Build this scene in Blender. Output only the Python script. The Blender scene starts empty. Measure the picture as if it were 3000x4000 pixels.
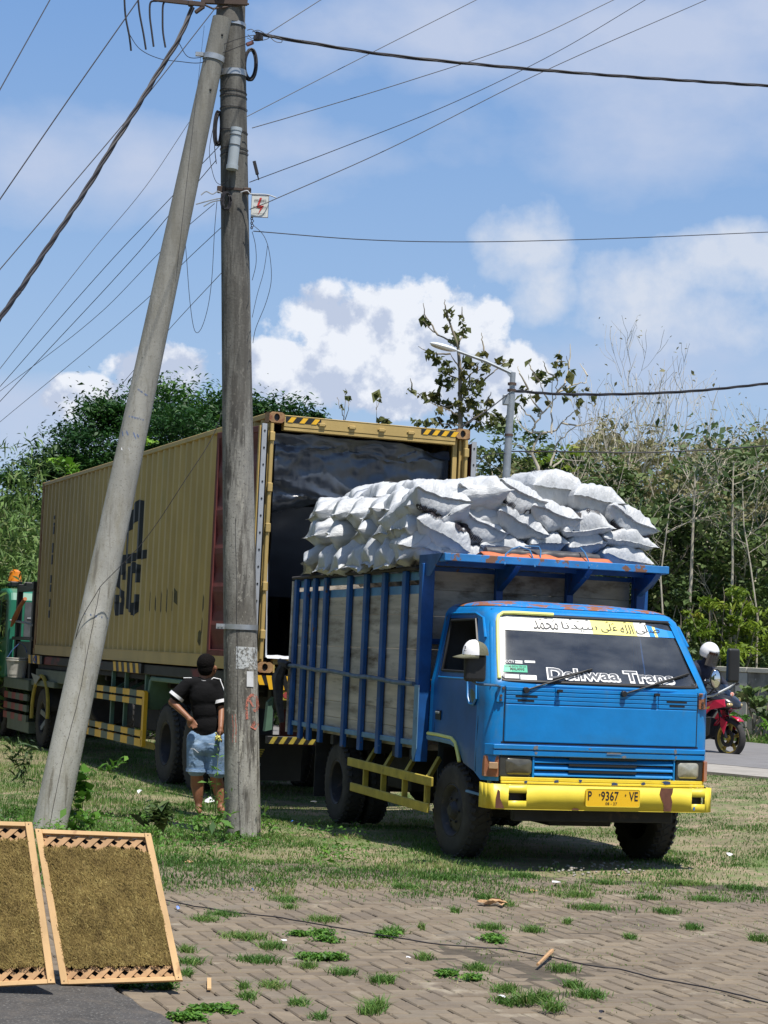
import bpy, bmesh, math, random
import numpy as np
from mathutils import Vector, Matrix, noise
R=math.radians
sc=bpy.context.scene
COL=sc.collection
rnd=random.Random(7)
# ---------------- camera ----------------
F,TH,RO,CH=7660.7079,.072969443,.0441449303,1.75
_c,_s,_cr,_sr=math.cos(TH),math.sin(TH),math.cos(RO),math.sin(RO)
CR=Vector((_cr,-_sr*_s,_sr*_c)); CU=Vector((-_sr,-_cr*_s,_cr*_c)); CF=Vector((0,_c,_s)); CP=Vector((0,0,CH))
cam=bpy.data.cameras.new('camera'); cob=bpy.data.objects.new('camera',cam); COL.objects.link(cob)
cam.sensor_fit='VERTICAL'; cam.sensor_height=24; cam.sensor_width=18; cam.lens=24*F/4000
cam.clip_start=.1; cam.clip_end=3000
m=Matrix((CR,CU,-CF)).transposed().to_4x4(); m.translation=CP; cob.matrix_world=m
sc.camera=cob
def ray(u,v): return CR*((u-1500)/F)-CU*((v-2000)/F)+CF
def aty(u,v,y): r=ray(u,v); return CP+r*(y/r.y)
def atz(u,v,z): r=ray(u,v); return CP+r*((z-CH)/r.z)
def hit(u,v,M,ax,val):
    Mi=M.inverted(); o=Mi@CP; d=Mi.to_3x3()@ray(u,v)
    return o+d*((val-o[ax])/d[ax])
# ---------------- sun, sky ----------------
SD=Vector((.185,-.36,1)).normalized()          # towards the sun
el=math.asin(SD.z); az=math.atan2(SD.x,SD.y)
sl=bpy.data.lights.new('sun','SUN'); sl.energy=5.0; sl.angle=R(.53); sl.color=(1,.95,.87)
so=bpy.data.objects.new('sun',sl); COL.objects.link(so); so.rotation_euler=(-SD).to_track_quat('-Z','Y').to_euler()
w=bpy.data.worlds.new('World'); sc.world=w; w.use_nodes=True
nt=w.node_tree; nt.nodes.clear()
def nd(t,typ,**k):
    n=t.nodes.new(typ)
    for a,b in k.items(): setattr(n,a,b)
    return n
def mth(t,op,a,b=None,c=None,clamp=False):
    n=nd(t,'ShaderNodeMath',operation=op); n.use_clamp=clamp
    for i,x in enumerate((a,b,c)):
        if x is None: continue
        if isinstance(x,(int,float)): n.inputs[i].default_value=x
        else: t.links.new(x,n.inputs[i])
    return n.outputs[0]
L=nt.links.new
sky=nd(nt,'ShaderNodeTexSky'); sky.sky_type='NISHITA'; sky.sun_disc=False; sky.sun_elevation=el; sky.sun_rotation=az
sky.air_density=1.0; sky.dust_density=.6; sky.ozone_density=2.5
tc=nd(nt,'ShaderNodeTexCoord'); sep=nd(nt,'ShaderNodeSeparateXYZ'); L(tc.outputs['Generated'],sep.inputs[0])
X,Y,Z=sep.outputs
azn=mth(nt,'ARCTAN2',X,Y); eln=mth(nt,'ARCSINE',Z)
comb=nd(nt,'ShaderNodeCombineXYZ'); L(azn,comb.inputs[0]); L(eln,comb.inputs[1])
P2=comb.outputs[0]
def nz(scale,detail,rough,vec=P2,dist=0,sx=1,sy=1,off=0):
    mp=nd(nt,'ShaderNodeMapping'); L(vec,mp.inputs[0]); mp.inputs['Scale'].default_value=(sx,sy,1); mp.inputs['Location'].default_value=(off,off*.7,off*.3)
    n=nd(nt,'ShaderNodeTexNoise'); n.inputs['Scale'].default_value=scale; n.inputs['Detail'].default_value=detail; n.inputs['Roughness'].default_value=rough; n.inputs['Distortion'].default_value=dist
    L(mp.outputs[0],n.inputs['Vector']); return n.outputs[0]
nb=nz(26,9,.58); nb2=nz(70,6,.6,off=3)
def dirae(u,v):
    r=ray(u,v).normalized(); return math.atan2(r.x,r.y),math.asin(r.z)
pxr=1/F
def blob(u,v,ru,rv,amp=1.0):
    a,e=dirae(u,v)
    dx=mth(nt,'MULTIPLY',mth(nt,'SUBTRACT',azn,a),1/(ru*pxr)); dy=mth(nt,'MULTIPLY',mth(nt,'SUBTRACT',eln,e),1/(rv*pxr))
    q=mth(nt,'ADD',mth(nt,'MULTIPLY',dx,dx),mth(nt,'MULTIPLY',dy,dy))
    return mth(nt,'MULTIPLY',mth(nt,'SUBTRACT',1.0,q),amp)
def mx(l):
    o=l[0]
    for x in l[1:]: o=mth(nt,'MAXIMUM',o,x)
    return o
# firm cumulus
cum=mx([blob(1450,1330,420,230),blob(1700,1330,300,250),blob(1260,1230,200,140),blob(1150,1420,260,120),blob(1850,1480,380,170),blob(1550,1480,700,170),blob(620,1450,220,130),blob(380,1560,200,100),blob(1900,1250,100,120,.7)])
cumd=mth(nt,'ADD',cum,mth(nt,'MULTIPLY',mth(nt,'SUBTRACT',nb,.5),3.2))
cumd=mth(nt,'ADD',cumd,mth(nt,'MULTIPLY',mth(nt,'SUBTRACT',nb2,.5),1.0))
mr=nd(nt,'ShaderNodeMapRange'); L(cumd,mr.inputs[0]); mr.inputs[1].default_value=.0; mr.inputs[2].default_value=.38; mr.clamp=True
cumm=mr.outputs[0]
sft=mx([blob(2050,960,190,200),blob(2100,1130,150,140),blob(2520,1080,260,150),blob(2880,1020,280,160),blob(2800,1230,520,130,.6)])
sd=mth(nt,'ADD',sft,mth(nt,'MULTIPLY',mth(nt,'SUBTRACT',nb,.5),4.0))
mr=nd(nt,'ShaderNodeMapRange'); L(sd,mr.inputs[0]); mr.inputs[1].default_value=-.1; mr.inputs[2].default_value=1.1; mr.clamp=True
sftm=mth(nt,'MULTIPLY',mr.outputs[0],.85)
# soft veil clouds
veil=mx([blob(300,640,560,230,1.1),blob(700,700,300,200,.8),blob(1150,620,420,180,.8),blob(1900,100,750,240,1.1),blob(2700,230,900,480,1.25),blob(2500,520,700,200,.6),blob(200,1650,600,160,.8),blob(2700,1400,700,300,.7),blob(1300,150,300,150,.5)])
vn=nz(13,7,.55,off=9,sy=1.6)
vd=mth(nt,'ADD',veil,mth(nt,'MULTIPLY',mth(nt,'SUBTRACT',vn,.5),3.4))
mr=nd(nt,'ShaderNodeMapRange'); L(vd,mr.inputs[0]); mr.inputs[1].default_value=-.3; mr.inputs[2].default_value=1.5; mr.clamp=True
veilm=mth(nt,'MULTIPLY',mr.outputs[0],.88)
# general clouds away from the view
gn=nz(2.2,8,.6,vec=tc.outputs['Generated'],sy=1,off=5)
mr=nd(nt,'ShaderNodeMapRange'); L(gn,mr.inputs[0]); mr.inputs[1].default_value=.47; mr.inputs[2].default_value=.62; mr.clamp=True
far=mth(nt,'GREATER_THAN',mth(nt,'ABSOLUTE',azn),.3); hi=mth(nt,'GREATER_THAN',Z,.42)
gm=mth(nt,'MULTIPLY',mth(nt,'MULTIPLY',mr.outputs[0],mth(nt,'MAXIMUM',far,hi)),.55)
# sky colour: Nishita with a little depth
hs=nd(nt,'ShaderNodeHueSaturation'); hs.inputs['Saturation'].default_value=1.0; L(sky.outputs[0],hs.inputs['Color'])
tint=nd(nt,'ShaderNodeMix',data_type='RGBA',blend_type='MULTIPLY'); tint.inputs[0].default_value=1; L(hs.outputs[0],tint.inputs[6])
tint.inputs[7].default_value=(.95,1.0,1.12,1)
def cmix(fac,a,b):
    n=nd(nt,'ShaderNodeMix',data_type='RGBA'); 
    if isinstance(fac,float): n.inputs[0].default_value=fac
    else: L(fac,n.inputs[0])
    for i,x in ((6,a),(7,b)):
        if isinstance(x,tuple): n.inputs[i].default_value=(*x,1)
        else: L(x,n.inputs[i])
    return n.outputs[2]
WS=.08
def wc(r,g,b): return (r/WS,g/WS,b/WS)
shade=mth(nt,'ADD',mth(nt,'MULTIPLY',nb2,.55),mth(nt,'MULTIPLY',nb,.5))
e0=dirae(1500,1560)[1]; e1=dirae(1500,1230)[1]
vg=nd(nt,'ShaderNodeMapRange'); L(eln,vg.inputs[0]); vg.inputs[1].default_value=e0; vg.inputs[2].default_value=e1
nb3=nz(26,9,.58,off=.012)
shade=mth(nt,'ADD',mth(nt,'ADD',mth(nt,'MULTIPLY',vg.outputs[0],.35),mth(nt,'MULTIPLY',mth(nt,'SUBTRACT',nb,nb3),3.0)),mth(nt,'MULTIPLY',nb2,.4))
mr=nd(nt,'ShaderNodeMapRange'); L(shade,mr.inputs[0]); mr.inputs[1].default_value=.20; mr.inputs[2].default_value=.52
ccol=cmix(mr.outputs[0],wc(.42,.48,.61),wc(.68,.71,.77))
er=nd(nt,'ShaderNodeValToRGB'); L(mth(nt,'MULTIPLY',eln,1/1.2),er.inputs[0]); e_=er.color_ramp.elements; e_.new(.3); e_.new(.3)
for k_,(p_,c_) in enumerate(((0.0,(.42,.53,.66)),(.16,(.27,.42,.66)),(.30,(.15,.31,.62)),(1.0,(.06,.14,.36)))): e_[k_].position=p_; e_[k_].color=(*c_,1)
sc_=nd(nt,'ShaderNodeMix',data_type='RGBA',blend_type='MULTIPLY'); sc_.inputs[0].default_value=1; L(er.outputs[0],sc_.inputs[6]); sc_.inputs[7].default_value=(1/WS,1/WS,1/WS,1); sc_.clamp_result=False
c=cmix(.72,tint.outputs[2],sc_.outputs[2])
c=cmix(gm,c,wc(.55,.58,.62))
c=cmix(veilm,c,wc(.44,.50,.64))
c=cmix(sftm,c,wc(.56,.60,.68))
c=cmix(cumm,c,ccol)
bg=nd(nt,'ShaderNodeBackground'); bg.inputs[1].default_value=WS; L(c,bg.inputs[0])
wo=nd(nt,'ShaderNodeOutputWorld'); L(bg.outputs[0],wo.inputs[0])
sc.view_settings.view_transform='Standard'; sc.view_settings.look='None'; sc.view_settings.exposure=.33; sc.view_settings.gamma=1
# ---------------- materials ----------------
def mat(name,col,rough=.6,metal=0,var=.15,vs=4,patches=(),bump=0.,bs=60,spec=.5,attr=None,sub=0,stretch=(1,1,1),coat=0,alpha=None,tl=0,zmix=None):
    """procedural paint/wood/stone: base colour, tonal noise, thresholded patches ((colour,threshold,scale,stretch[,soft])), bump"""
    mt=bpy.data.materials.new(name); mt.use_nodes=True; t=mt.node_tree; t.nodes.clear(); K=t.links.new
    tc=nd(t,'ShaderNodeTexCoord')
    def nse(scale,st=(1,1,1),det=5,ro=.6,off=0):
        mp=nd(t,'ShaderNodeMapping'); K(tc.outputs['Object'],mp.inputs[0]); mp.inputs['Scale'].default_value=st; mp.inputs['Location'].default_value=(off,off,off)
        n=nd(t,'ShaderNodeTexNoise'); n.inputs['Scale'].default_value=scale; n.inputs['Detail'].default_value=det; n.inputs['Roughness'].default_value=ro
        K(mp.outputs[0],n.inputs['Vector']); return n.outputs[0]
    def mixc(f,a,b):
        n=nd(t,'ShaderNodeMix',data_type='RGBA'); K(f,n.inputs[0])
        for i,x in ((6,a),(7,b)):
            if isinstance(x,(tuple,list)): n.inputs[i].default_value=(*x,1)
            else: K(x,n.inputs[i])
        return n.outputs[2]
    if attr:      # per-leaf / per-brick colour from a face attribute between the listed colours
        at=nd(t,'ShaderNodeAttribute'); at.attribute_name='rnd'
        cr=nd(t,'ShaderNodeValToRGB'); K(at.outputs['Fac'],cr.inputs[0]); e=cr.color_ramp.elements
        while len(e)<len(attr): e.new(.5)
        for i,a in enumerate(attr): e[i].position=i/(len(attr)-1); e[i].color=(*a,1)
        c=cr.outputs[0]
        if var:
            f=nse(vs); mul=nd(t,'ShaderNodeMix',data_type='RGBA',blend_type='MULTIPLY'); mul.inputs[0].default_value=1; K(c,mul.inputs[6])
            g=mixc(f,(1-var*1.6,)*3,(1+var*1.6,)*3); K(g,mul.inputs[7]); c=mul.outputs[2]
    else:
        mr=nd(t,'ShaderNodeMapRange'); K(nse(vs,stretch),mr.inputs[0]); mr.inputs[1].default_value=.3; mr.inputs[2].default_value=.7
        c=mixc(mr.outputs[0],tuple(x*(1-var) for x in col),tuple(min(1,x*(1+var)) for x in col))
    for i,p in enumerate(patches):
        pc,thr,scl,st=p[:4]; soft=p[4] if len(p)>4 else .03
        mr=nd(t,'ShaderNodeMapRange'); K(nse(scl,st,6,.65,off=i*7+3),mr.inputs[0]); mr.inputs[1].default_value=thr; mr.inputs[2].default_value=thr+soft
        c=mixc(mr.outputs[0],c,pc)
    if zmix:      # stained part of a tall shaft: colour, from, to (height)
        sz=nd(t,'ShaderNodeSeparateXYZ'); K(tc.outputs['Object'],sz.inputs[0]); mr=nd(t,'ShaderNodeMapRange'); K(mth(t,'ADD',sz.outputs[2],mth(t,'MULTIPLY',mth(t,'SUBTRACT',nse(2.5,(1.5,1.5,.25),5,.6,31),.5),zmix[3])),mr.inputs[0]); mr.inputs[1].default_value=zmix[1]; mr.inputs[2].default_value=zmix[2]
        c=mixc(mth(t,'MULTIPLY',mr.outputs[0],nse(14,(1,1,.12),5,.6,17),None) if False else mth(t,'MULTIPLY',mr.outputs[0],mth(t,'ADD',.35,mth(t,'MULTIPLY',nse(11,(1,1,.10),6,.7,17),.85),clamp=True)),c,zmix[0])
    b=nd(t,'ShaderNodeBsdfPrincipled'); K(c,b.inputs['Base Color']) if not isinstance(c,tuple) else None
    b.inputs['Roughness'].default_value=rough; b.inputs['Metallic'].default_value=metal; b.inputs['Specular IOR Level'].default_value=spec
    if coat: b.inputs['Coat Weight'].default_value=coat; b.inputs['Coat Roughness'].default_value=.15
    if alpha:
        mr=nd(t,'ShaderNodeMapRange'); K(nse(alpha[1],(1,1,1),6,.7,51),mr.inputs[0]); mr.inputs[1].default_value=alpha[0]; mr.inputs[2].default_value=alpha[0]+.12; K(mth(t,'MULTIPLY',mr.outputs[0],alpha[2]),b.inputs['Alpha'])
    if bump:
        bn=nd(t,'ShaderNodeBump'); bn.inputs['Strength'].default_value=1; bn.inputs['Distance'].default_value=bump; K(nse(bs,stretch,4),bn.inputs['Height']); K(bn.outputs[0],b.inputs['Normal'])
    out=nd(t,'ShaderNodeOutputMaterial')
    if tl:
        tr=nd(t,'ShaderNodeBsdfTranslucent'); K(c,tr.inputs[0]); ms=nd(t,'ShaderNodeMixShader'); ms.inputs[0].default_value=tl
        K(b.outputs[0],ms.inputs[1]); K(tr.outputs[0],ms.inputs[2]); K(ms.outputs[0],out.inputs[0])
    else: K(b.outputs[0],out.inputs[0])
    mt['base']=1
    return mt
def glass(name,tint,refl=.08,rough=.03,haze=0):
    mt=bpy.data.materials.new(name); mt.use_nodes=True; t=mt.node_tree; t.nodes.clear(); K=t.links.new
    tr=nd(t,'ShaderNodeBsdfTransparent'); tr.inputs[0].default_value=(*tint,1)
    gl=nd(t,'ShaderNodeBsdfGlossy'); gl.inputs['Roughness'].default_value=rough
    fr=nd(t,'ShaderNodeFresnel'); fr.inputs[0].default_value=1.5
    f=mth(t,'ADD',fr.outputs[0],refl,clamp=True)
    ms=nd(t,'ShaderNodeMixShader'); K(f,ms.inputs[0]); K(tr.outputs[0],ms.inputs[1]); K(gl.outputs[0],ms.inputs[2])
    if haze:  # uneven grey haze put in for the cloudy reflections on the windscreen
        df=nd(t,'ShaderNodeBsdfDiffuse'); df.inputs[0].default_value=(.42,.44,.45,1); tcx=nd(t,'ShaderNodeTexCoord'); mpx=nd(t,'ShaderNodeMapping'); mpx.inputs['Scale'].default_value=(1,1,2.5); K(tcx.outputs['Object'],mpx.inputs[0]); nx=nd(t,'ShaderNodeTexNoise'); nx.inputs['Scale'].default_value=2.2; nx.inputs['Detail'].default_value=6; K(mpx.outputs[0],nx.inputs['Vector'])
        rx=nd(t,'ShaderNodeMapRange'); K(nx.outputs[0],rx.inputs[0]); rx.inputs[1].default_value=.38; rx.inputs[2].default_value=.68; rx.inputs[3].default_value=haze*.4; rx.inputs[4].default_value=haze*2; m2=nd(t,'ShaderNodeMixShader'); K(rx.outputs[0],m2.inputs[0]); K(ms.outputs[0],m2.inputs[1]); K(df.outputs[0],m2.inputs[2]); ms=m2
    o=nd(t,'ShaderNodeOutputMaterial'); K(ms.outputs[0],o.inputs[0]); return mt
# ---------------- mesh builder ----------------
class MB:
    def __init__(s): s.v=[]; s.f=[]; s.m=[]; s.cur=0
    def add(s,vs,fs):
        o=len(s.v); s.v+= [tuple(x) for x in vs]; s.f+=[tuple(i+o for i in f) for f in fs]; s.m+=[s.cur]*len(fs); return o
    def box(s,c,d,rot=None):
        x,y,z=[k/2 for k in d]; vs=[Vector((a*x,b*y,e*z)) for a in(-1,1) for b in(-1,1) for e in(-1,1)]
        if rot is not None: vs=[rot@q for q in vs]
        c=Vector(c); s.add([q+c for q in vs],[(0,1,3,2),(4,6,7,5),(0,4,5,1),(2,3,7,6),(0,2,6,4),(1,5,7,3)]); return s
    def bb(s,x0,x1,y0,y1,z0,z1): return s.box(((x0+x1)/2,(y0+y1)/2,(z0+z1)/2),(abs(x1-x0),abs(y1-y0),abs(z1-z0)))
    def beam(s,p,q,w,h,up=(0,0,1)):
        p,q=Vector(p),Vector(q); d=q-p; l=d.length; y=d/l; u=Vector(up); x=y.cross(u)
        if x.length<1e-4: x=y.cross(Vector((1,0,0)))
        x.normalize(); z=x.cross(y); return s.box((p+q)/2,(w,l,h),Matrix((x,y,z)).transposed())
    def tube(s,pts,r,n=8,cap=True,closed=False):
        pts=[Vector(p) for p in pts]; N=len(pts); rr=r if isinstance(r,(list,tuple)) else [r]*N
        nrm=None; rings=[]
        for i,p in enumerate(pts):
            if closed: d=pts[(i+1)%N]-pts[i-1]
            else: d=pts[min(i+1,N-1)]-pts[max(i-1,0)]
            d.normalize()
            if nrm is None: nrm=d.orthogonal().normalized()
            nrm=(nrm-d*nrm.dot(d)); 
            if nrm.length<1e-5: nrm=d.orthogonal()
            nrm.normalize(); b=d.cross(nrm)
            rings.append([p+(nrm*math.cos(2*math.pi*k/n)+b*math.sin(2*math.pi*k/n))*rr[i] for k in range(n)])
        vs=[v for g in rings for v in g]; fs=[]
        M=N if closed else N-1
        for i in range(M):
            a=i*n; bb=((i+1)%N)*n
            for k in range(n): fs.append((a+k,a+(k+1)%n,bb+(k+1)%n,bb+k))
        if cap and not closed: fs.append(tuple(range(n))[::-1]); fs.append(tuple((N-1)*n+k for k in range(n)))
        s.add(vs,fs); return s
    def cyl(s,p,q,r,n=16,r2=None): return s.tube([p,q],[r,r if r2 is None else r2],n)
    def lathe(s,prof,c,ax,n=32,closed=False):
        """prof: (radius, along axis)"""
        ax=Vector(ax).normalized(); u=ax.orthogonal().normalized(); w_=ax.cross(u); c=Vector(c); vs=[];fs=[]
        for r_,a in prof:
            for k in range(n): t=2*math.pi*k/n; vs.append(c+ax*a+(u*math.cos(t)+w_*math.sin(t))*r_)
        P=len(prof)
        for i in range(P if closed else P-1):
            j=(i+1)%P
            for k in range(n): fs.append((i*n+k,i*n+(k+1)%n,j*n+(k+1)%n,j*n+k))
        s.add(vs,fs); return s
    def poly(s,pts): s.add(pts,[tuple(range(len(pts)))]); return s
    def prism(s,pts,off):
        off=Vector(off); a=[Vector(p) for p in pts]; n=len(a); s.add(a+[p+off for p in a],[tuple(range(n))[::-1],tuple(range(n,2*n))]+[(i,(i+1)%n,n+(i+1)%n,n+i) for i in range(n)]); return s
    def sph(s,c,r,n=16,h=10,sc_=(1,1,1),rot=None):
        vs=[];c=Vector(c)
        for i in range(h+1):
            t=math.pi*i/h
            for k in range(n):
                p=2*math.pi*k/n; q=Vector((math.sin(t)*math.cos(p)*sc_[0],math.sin(t)*math.sin(p)*sc_[1],math.cos(t)*sc_[2]))*r
                if rot is not None: q=rot@q
                vs.append(c+q)
        s.add(vs,[(i*n+k,(i+1)*n+k,(i+1)*n+(k+1)%n,i*n+(k+1)%n) for i in range(h) for k in range(n)]); return s
    def build(s,name,mats,parent=None,smooth=False,bevel=0,seg=1,ang=40,solid=0,sub=0):
        me=bpy.data.meshes.new(name); me.from_pydata(s.v,[],s.f)
        for mm in (mats if isinstance(mats,(list,tuple)) else [mats]): me.materials.append(mm)
        me.polygons.foreach_set('material_index',s.m)
        bm=bmesh.new(); bm.from_mesh(me)
        if smooth: bmesh.ops.remove_doubles(bm,verts=bm.verts,dist=1e-5)
        bmesh.ops.recalc_face_normals(bm,faces=bm.faces); bm.to_mesh(me); bm.free()
        if smooth:
            me.polygons.foreach_set('use_smooth',[True]*len(me.polygons))
            try: me.set_sharp_from_angle(angle=R(ang))
            except Exception: pass
        o=bpy.data.objects.new(name,me); COL.objects.link(o)
        if parent is not None: o.parent=parent
        if solid: q=o.modifiers.new('s','SOLIDIFY'); q.thickness=solid; q.offset=-1
        if bevel: q=o.modifiers.new('b','BEVEL'); q.width=bevel; q.segments=seg; q.limit_method='ANGLE'; q.angle_limit=R(50)
        if sub: q=o.modifiers.new('u','SUBSURF'); q.levels=sub; q.render_levels=sub
        return o
def tag(o,label=None,cat=None,group=None,kind=None):
    if label: o['label']=label
    if cat: o['category']=cat
    if group: o['group']=group
    if kind: o['kind']=kind
    return o
def empty(name,label,cat,M=None,group=None):
    o=bpy.data.objects.new(name,None); COL.objects.link(o); o.empty_display_size=.2
    if M is not None: o.matrix_world=M
    return tag(o,label,cat,group)
def npmesh(name,V,n,mt,parent=None,rndv=None,smooth=False):
    """V: (N*n,3) array, faces of n consecutive verts"""
    N=len(V)//n; me=bpy.data.meshes.new(name); me.vertices.add(len(V)); me.vertices.foreach_set('co',np.ascontiguousarray(V,dtype=np.float32).ravel())
    me.loops.add(N*n); me.loops.foreach_set('vertex_index',np.arange(N*n,dtype=np.int32)); me.polygons.add(N)
    me.polygons.foreach_set('loop_start',np.arange(0,N*n,n,dtype=np.int32))
    try: me.polygons.foreach_set('loop_total',np.full(N,n,dtype=np.int32))
    except Exception: pass
    me.materials.append(mt); me.update(calc_edges=True)
    if rndv is not None: a=me.attributes.new('rnd','FLOAT','FACE'); a.data.foreach_set('value',np.asarray(rndv,dtype=np.float32))
    o=bpy.data.objects.new(name,me); COL.objects.link(o)
    if parent is not None: o.parent=parent
    return o
def text_mb(s,size,res=2,offset=0,ext=0,font=None):
    c=bpy.data.curves.new('t','FONT'); c.body=s; c.size=size; c.resolution_u=res; c.offset=offset; c.extrude=ext
    o=bpy.data.objects.new('t',c); COL.objects.link(o); dg=bpy.context.evaluated_depsgraph_get(); dg.update()
    me=bpy.data.meshes.new_from_object(o.evaluated_get(dg)); vs=[v.co.copy() for v in me.vertices]; fs=[tuple(p.vertices) for p in me.polygons]
    bpy.data.objects.remove(o); bpy.data.curves.remove(c); bpy.data.meshes.remove(me)
    x0=min(v.x for v in vs); x1=max(v.x for v in vs); y0=min(v.y for v in vs); y1=max(v.y for v in vs)
    return vs,fs,(x0,x1,y0,y1)
def put_text(mb,s,fn,w,h,offset=0,res=2):
    """fit text to w x h, map (x,y) in 0..w,0..h through fn -> 3D"""
    vs,fs,(x0,x1,y0,y1)=text_mb(s,1,res,offset)
    mb.add([fn((v.x-x0)/(x1-x0)*w,(v.y-y0)/(y1-y0)*h) for v in vs],fs); return mb
def sm(a,b,x):
    t=max(0,min(1,(x-a)/(b-a))); return t*t*(3-2*t)
def gz(x,y):
    g=.1*(1-sm(18.2,21,y))
    q=(x-4.45)*.89+(y-25.5)*.45
    g+=.4*sm(-6,0,q)*sm(-1,3,x)
    g+=.015*noise.noise((x*.8,y*.8,0))+.008*noise.noise((x*3,y*3,2))
    if y>45: g+= (y-45)*.02
    return g
# ================= materials =================
SIDEP=mat('navy_cab_side',(.004,.085,.30),.32,0,.15,3,[((.22,.10,.05),.74,9,(1,1,1)),((.03,.16,.42),.66,6,(1,1,1),.1)],coat=.15,bump=.0012,bs=7)  # darker blue over the whole cab sides
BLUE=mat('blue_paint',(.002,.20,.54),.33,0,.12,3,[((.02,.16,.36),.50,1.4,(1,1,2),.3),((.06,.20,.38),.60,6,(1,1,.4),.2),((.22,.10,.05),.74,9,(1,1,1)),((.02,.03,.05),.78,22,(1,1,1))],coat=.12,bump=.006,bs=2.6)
BLUEF=mat('blue_frame_paint',(.006,.075,.27),.5,0,.3,5,[((.10,.045,.03),.64,7,(1,1,1)),((.14,.28,.42),.67,4,(1,1,1.5))],bump=.001,bs=60)
RUSTY=mat('rusted_blue_roof',(.02,.20,.52),.5,0,.15,4,[((.28,.11,.05),.50,6,(1,1,1)),((.45,.32,.25),.62,20,(1,1,1))],bump=.002)
LBLUE=mat('pale_blue_paint',(.13,.26,.40),.6,0,.2,5,[((.1,.06,.05),.66,9,(1,1,1))])
YEL=mat('yellow_paint',(.72,.56,.045),.42,0,.1,4,[((.16,.06,.035),.70,8,(1,1,1)),((.25,.3,.3),.74,30,(1,1,1))],bump=.0006)
YELD=mat('dirty_yellow_paint',(.42,.33,.05),.6,0,.25,6,[((.06,.05,.04),.6,9,(1,1,1),.2)],bump=.001)
PALEY=mat('pale_yellow_trim',(.72,.74,.22),.5,0,.1)
BLACK=mat('black_plastic',(.014,.014,.015),.5,0,.2,9)
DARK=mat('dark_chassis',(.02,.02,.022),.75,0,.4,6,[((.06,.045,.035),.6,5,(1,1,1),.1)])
RUB=mat('tyre_rubber',(.035,.033,.032),.85,0,.3,8,[((.09,.08,.07),.58,4,(1,1,1),.25)],bump=.001,bs=80)
RIM=mat('wheel_steel',(.045,.045,.05),.6,.4,.3,8,[((.12,.09,.07),.6,9,(1,1,1),.1)])
STEEL=mat('galvanised_steel',(.42,.44,.46),.45,.6,.15,12)
LAMPM=mat('lamp_glass',(.45,.45,.42),.15,0,.1,30,coat=.6)
LENS=mat('orange_lens',(.45,.12,.02),.3,0,.2,10,coat=.5)
LENSD=mat('dusty_orange_lens',(.35,.14,.07),.4,0,.3,12,[((.5,.4,.3),.6,10,(1,1,1),.2)])
WHITE=mat('white_paint',(.75,.75,.75),.5,0,.06)
INK=mat('dark_ink',(.012,.012,.02),.5,0,.1)
WOOD=mat('weathered_planks',(.47,.42,.35),.85,0,.3,3,[((.12,.09,.06),.50,3,(1,.35,2.2),.2),((.45,.42,.38),.62,12,(.6,.15,3),.1)],bump=.002,bs=22,stretch=(1,.2,3))
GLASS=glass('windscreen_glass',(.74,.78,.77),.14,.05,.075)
DGLASS=glass('side_glass',(.75,.78,.76),.03)
INNER=mat('cab_interior',(.06,.062,.065),.8)
SEATM=mat('seat_cloth',(.05,.045,.04),.9)
GOLD=mat('container_paint',(.46,.325,.115),.55,0,.14,2,[((.44,.20,.08),.67,1.6,(1,1.4,.35),.16),((.14,.09,.05),.735,9,(1,1,.5),.04),((.30,.27,.11),.62,1.1,(1,1,.5),.2)],bump=.0012,bs=8,stretch=(1,1,.4))
CRUST=mat('rusty_casting',(.34,.20,.09),.75,0,.3,10,[((.20,.065,.03),.5,9,(1,1,1),.15)],bump=.002)
REDD=mat('maroon_door',(.13,.032,.03),.55,0,.2,5,[((.07,.02,.02),.6,6,(1,1,1),.1)])
GASK=mat('grey_gasket',(.33,.35,.38),.6)
WARN=mat('warning_yellow',(.80,.45,.02),.5,0,.08)
GREEN=mat('green_paint',(.025,.19,.12),.4,0,.15,4,[((.1,.06,.04),.7,8,(1,1,1))],coat=.3)
GRNB=mat('grey_green_bar',(.11,.14,.10),.6,0,.2)
GRNP=mat('dull_green_steel',(.09,.17,.12),.6,0,.2)
REDP=mat('faded_red',(.30,.05,.045),.6,0,.2)
LINER=mat('black_plastic_sheet',(.055,.068,.095),.30,0,.25,3,spec=.8)
LINW=mat('liner_white_underside',(.6,.63,.68),.5)
CONC=mat('pole_concrete',(.34,.33,.295),.9,0,.25,3,zmix=((.05,.049,.046),1.0,5.6,5.0),patches=[((.13,.12,.10),.44,3,(1,1,.22),.2),((.11,.10,.085),.50,13,(1,1,.09),.10),((.44,.42,.36),.60,10,(1,1,.12),.06),((.10,.09,.08),.58,60,(1,1,1),.06),((.065,.06,.052),.55,9,(1.3,1.3,.16),.12),((.38,.36,.31),.58,30,(1,1,.5),.1),((.03,.028,.025),.66,34,(1,1,1),.03)],bump=.003,bs=45)
CONC2=mat('prop_concrete',(.44,.43,.39),.9,0,.16,3,zmix=((.14,.135,.12),1.5,6.5,6.0),patches=[((.32,.30,.24),.48,9,(1,1,.3),.2),((.20,.185,.15),.56,14,(1,1,.12),.12),((.25,.235,.20),.58,70,(1,1,1),.06),((.12,.11,.09),.60,2.4,(1.6,1.6,.2),.12),((.46,.445,.39),.60,40,(1,1,.6),.1),((.06,.055,.05),.68,26,(1,1,1),.03)],bump=.002,bs=45)
CONCD=mat('dark_concrete',(.13,.12,.105),.9,0,.35,5,[((.045,.04,.035),.5,4,(1.2,1.2,.25),.2),((.3,.28,.24),.62,12,(1,1,.4),.06)],bump=.0025,bs=45)  # darker concrete for the sleeve at the pole top
CABLE=mat('cable_black',(.016,.014,.018),.6,0,.1)
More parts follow.
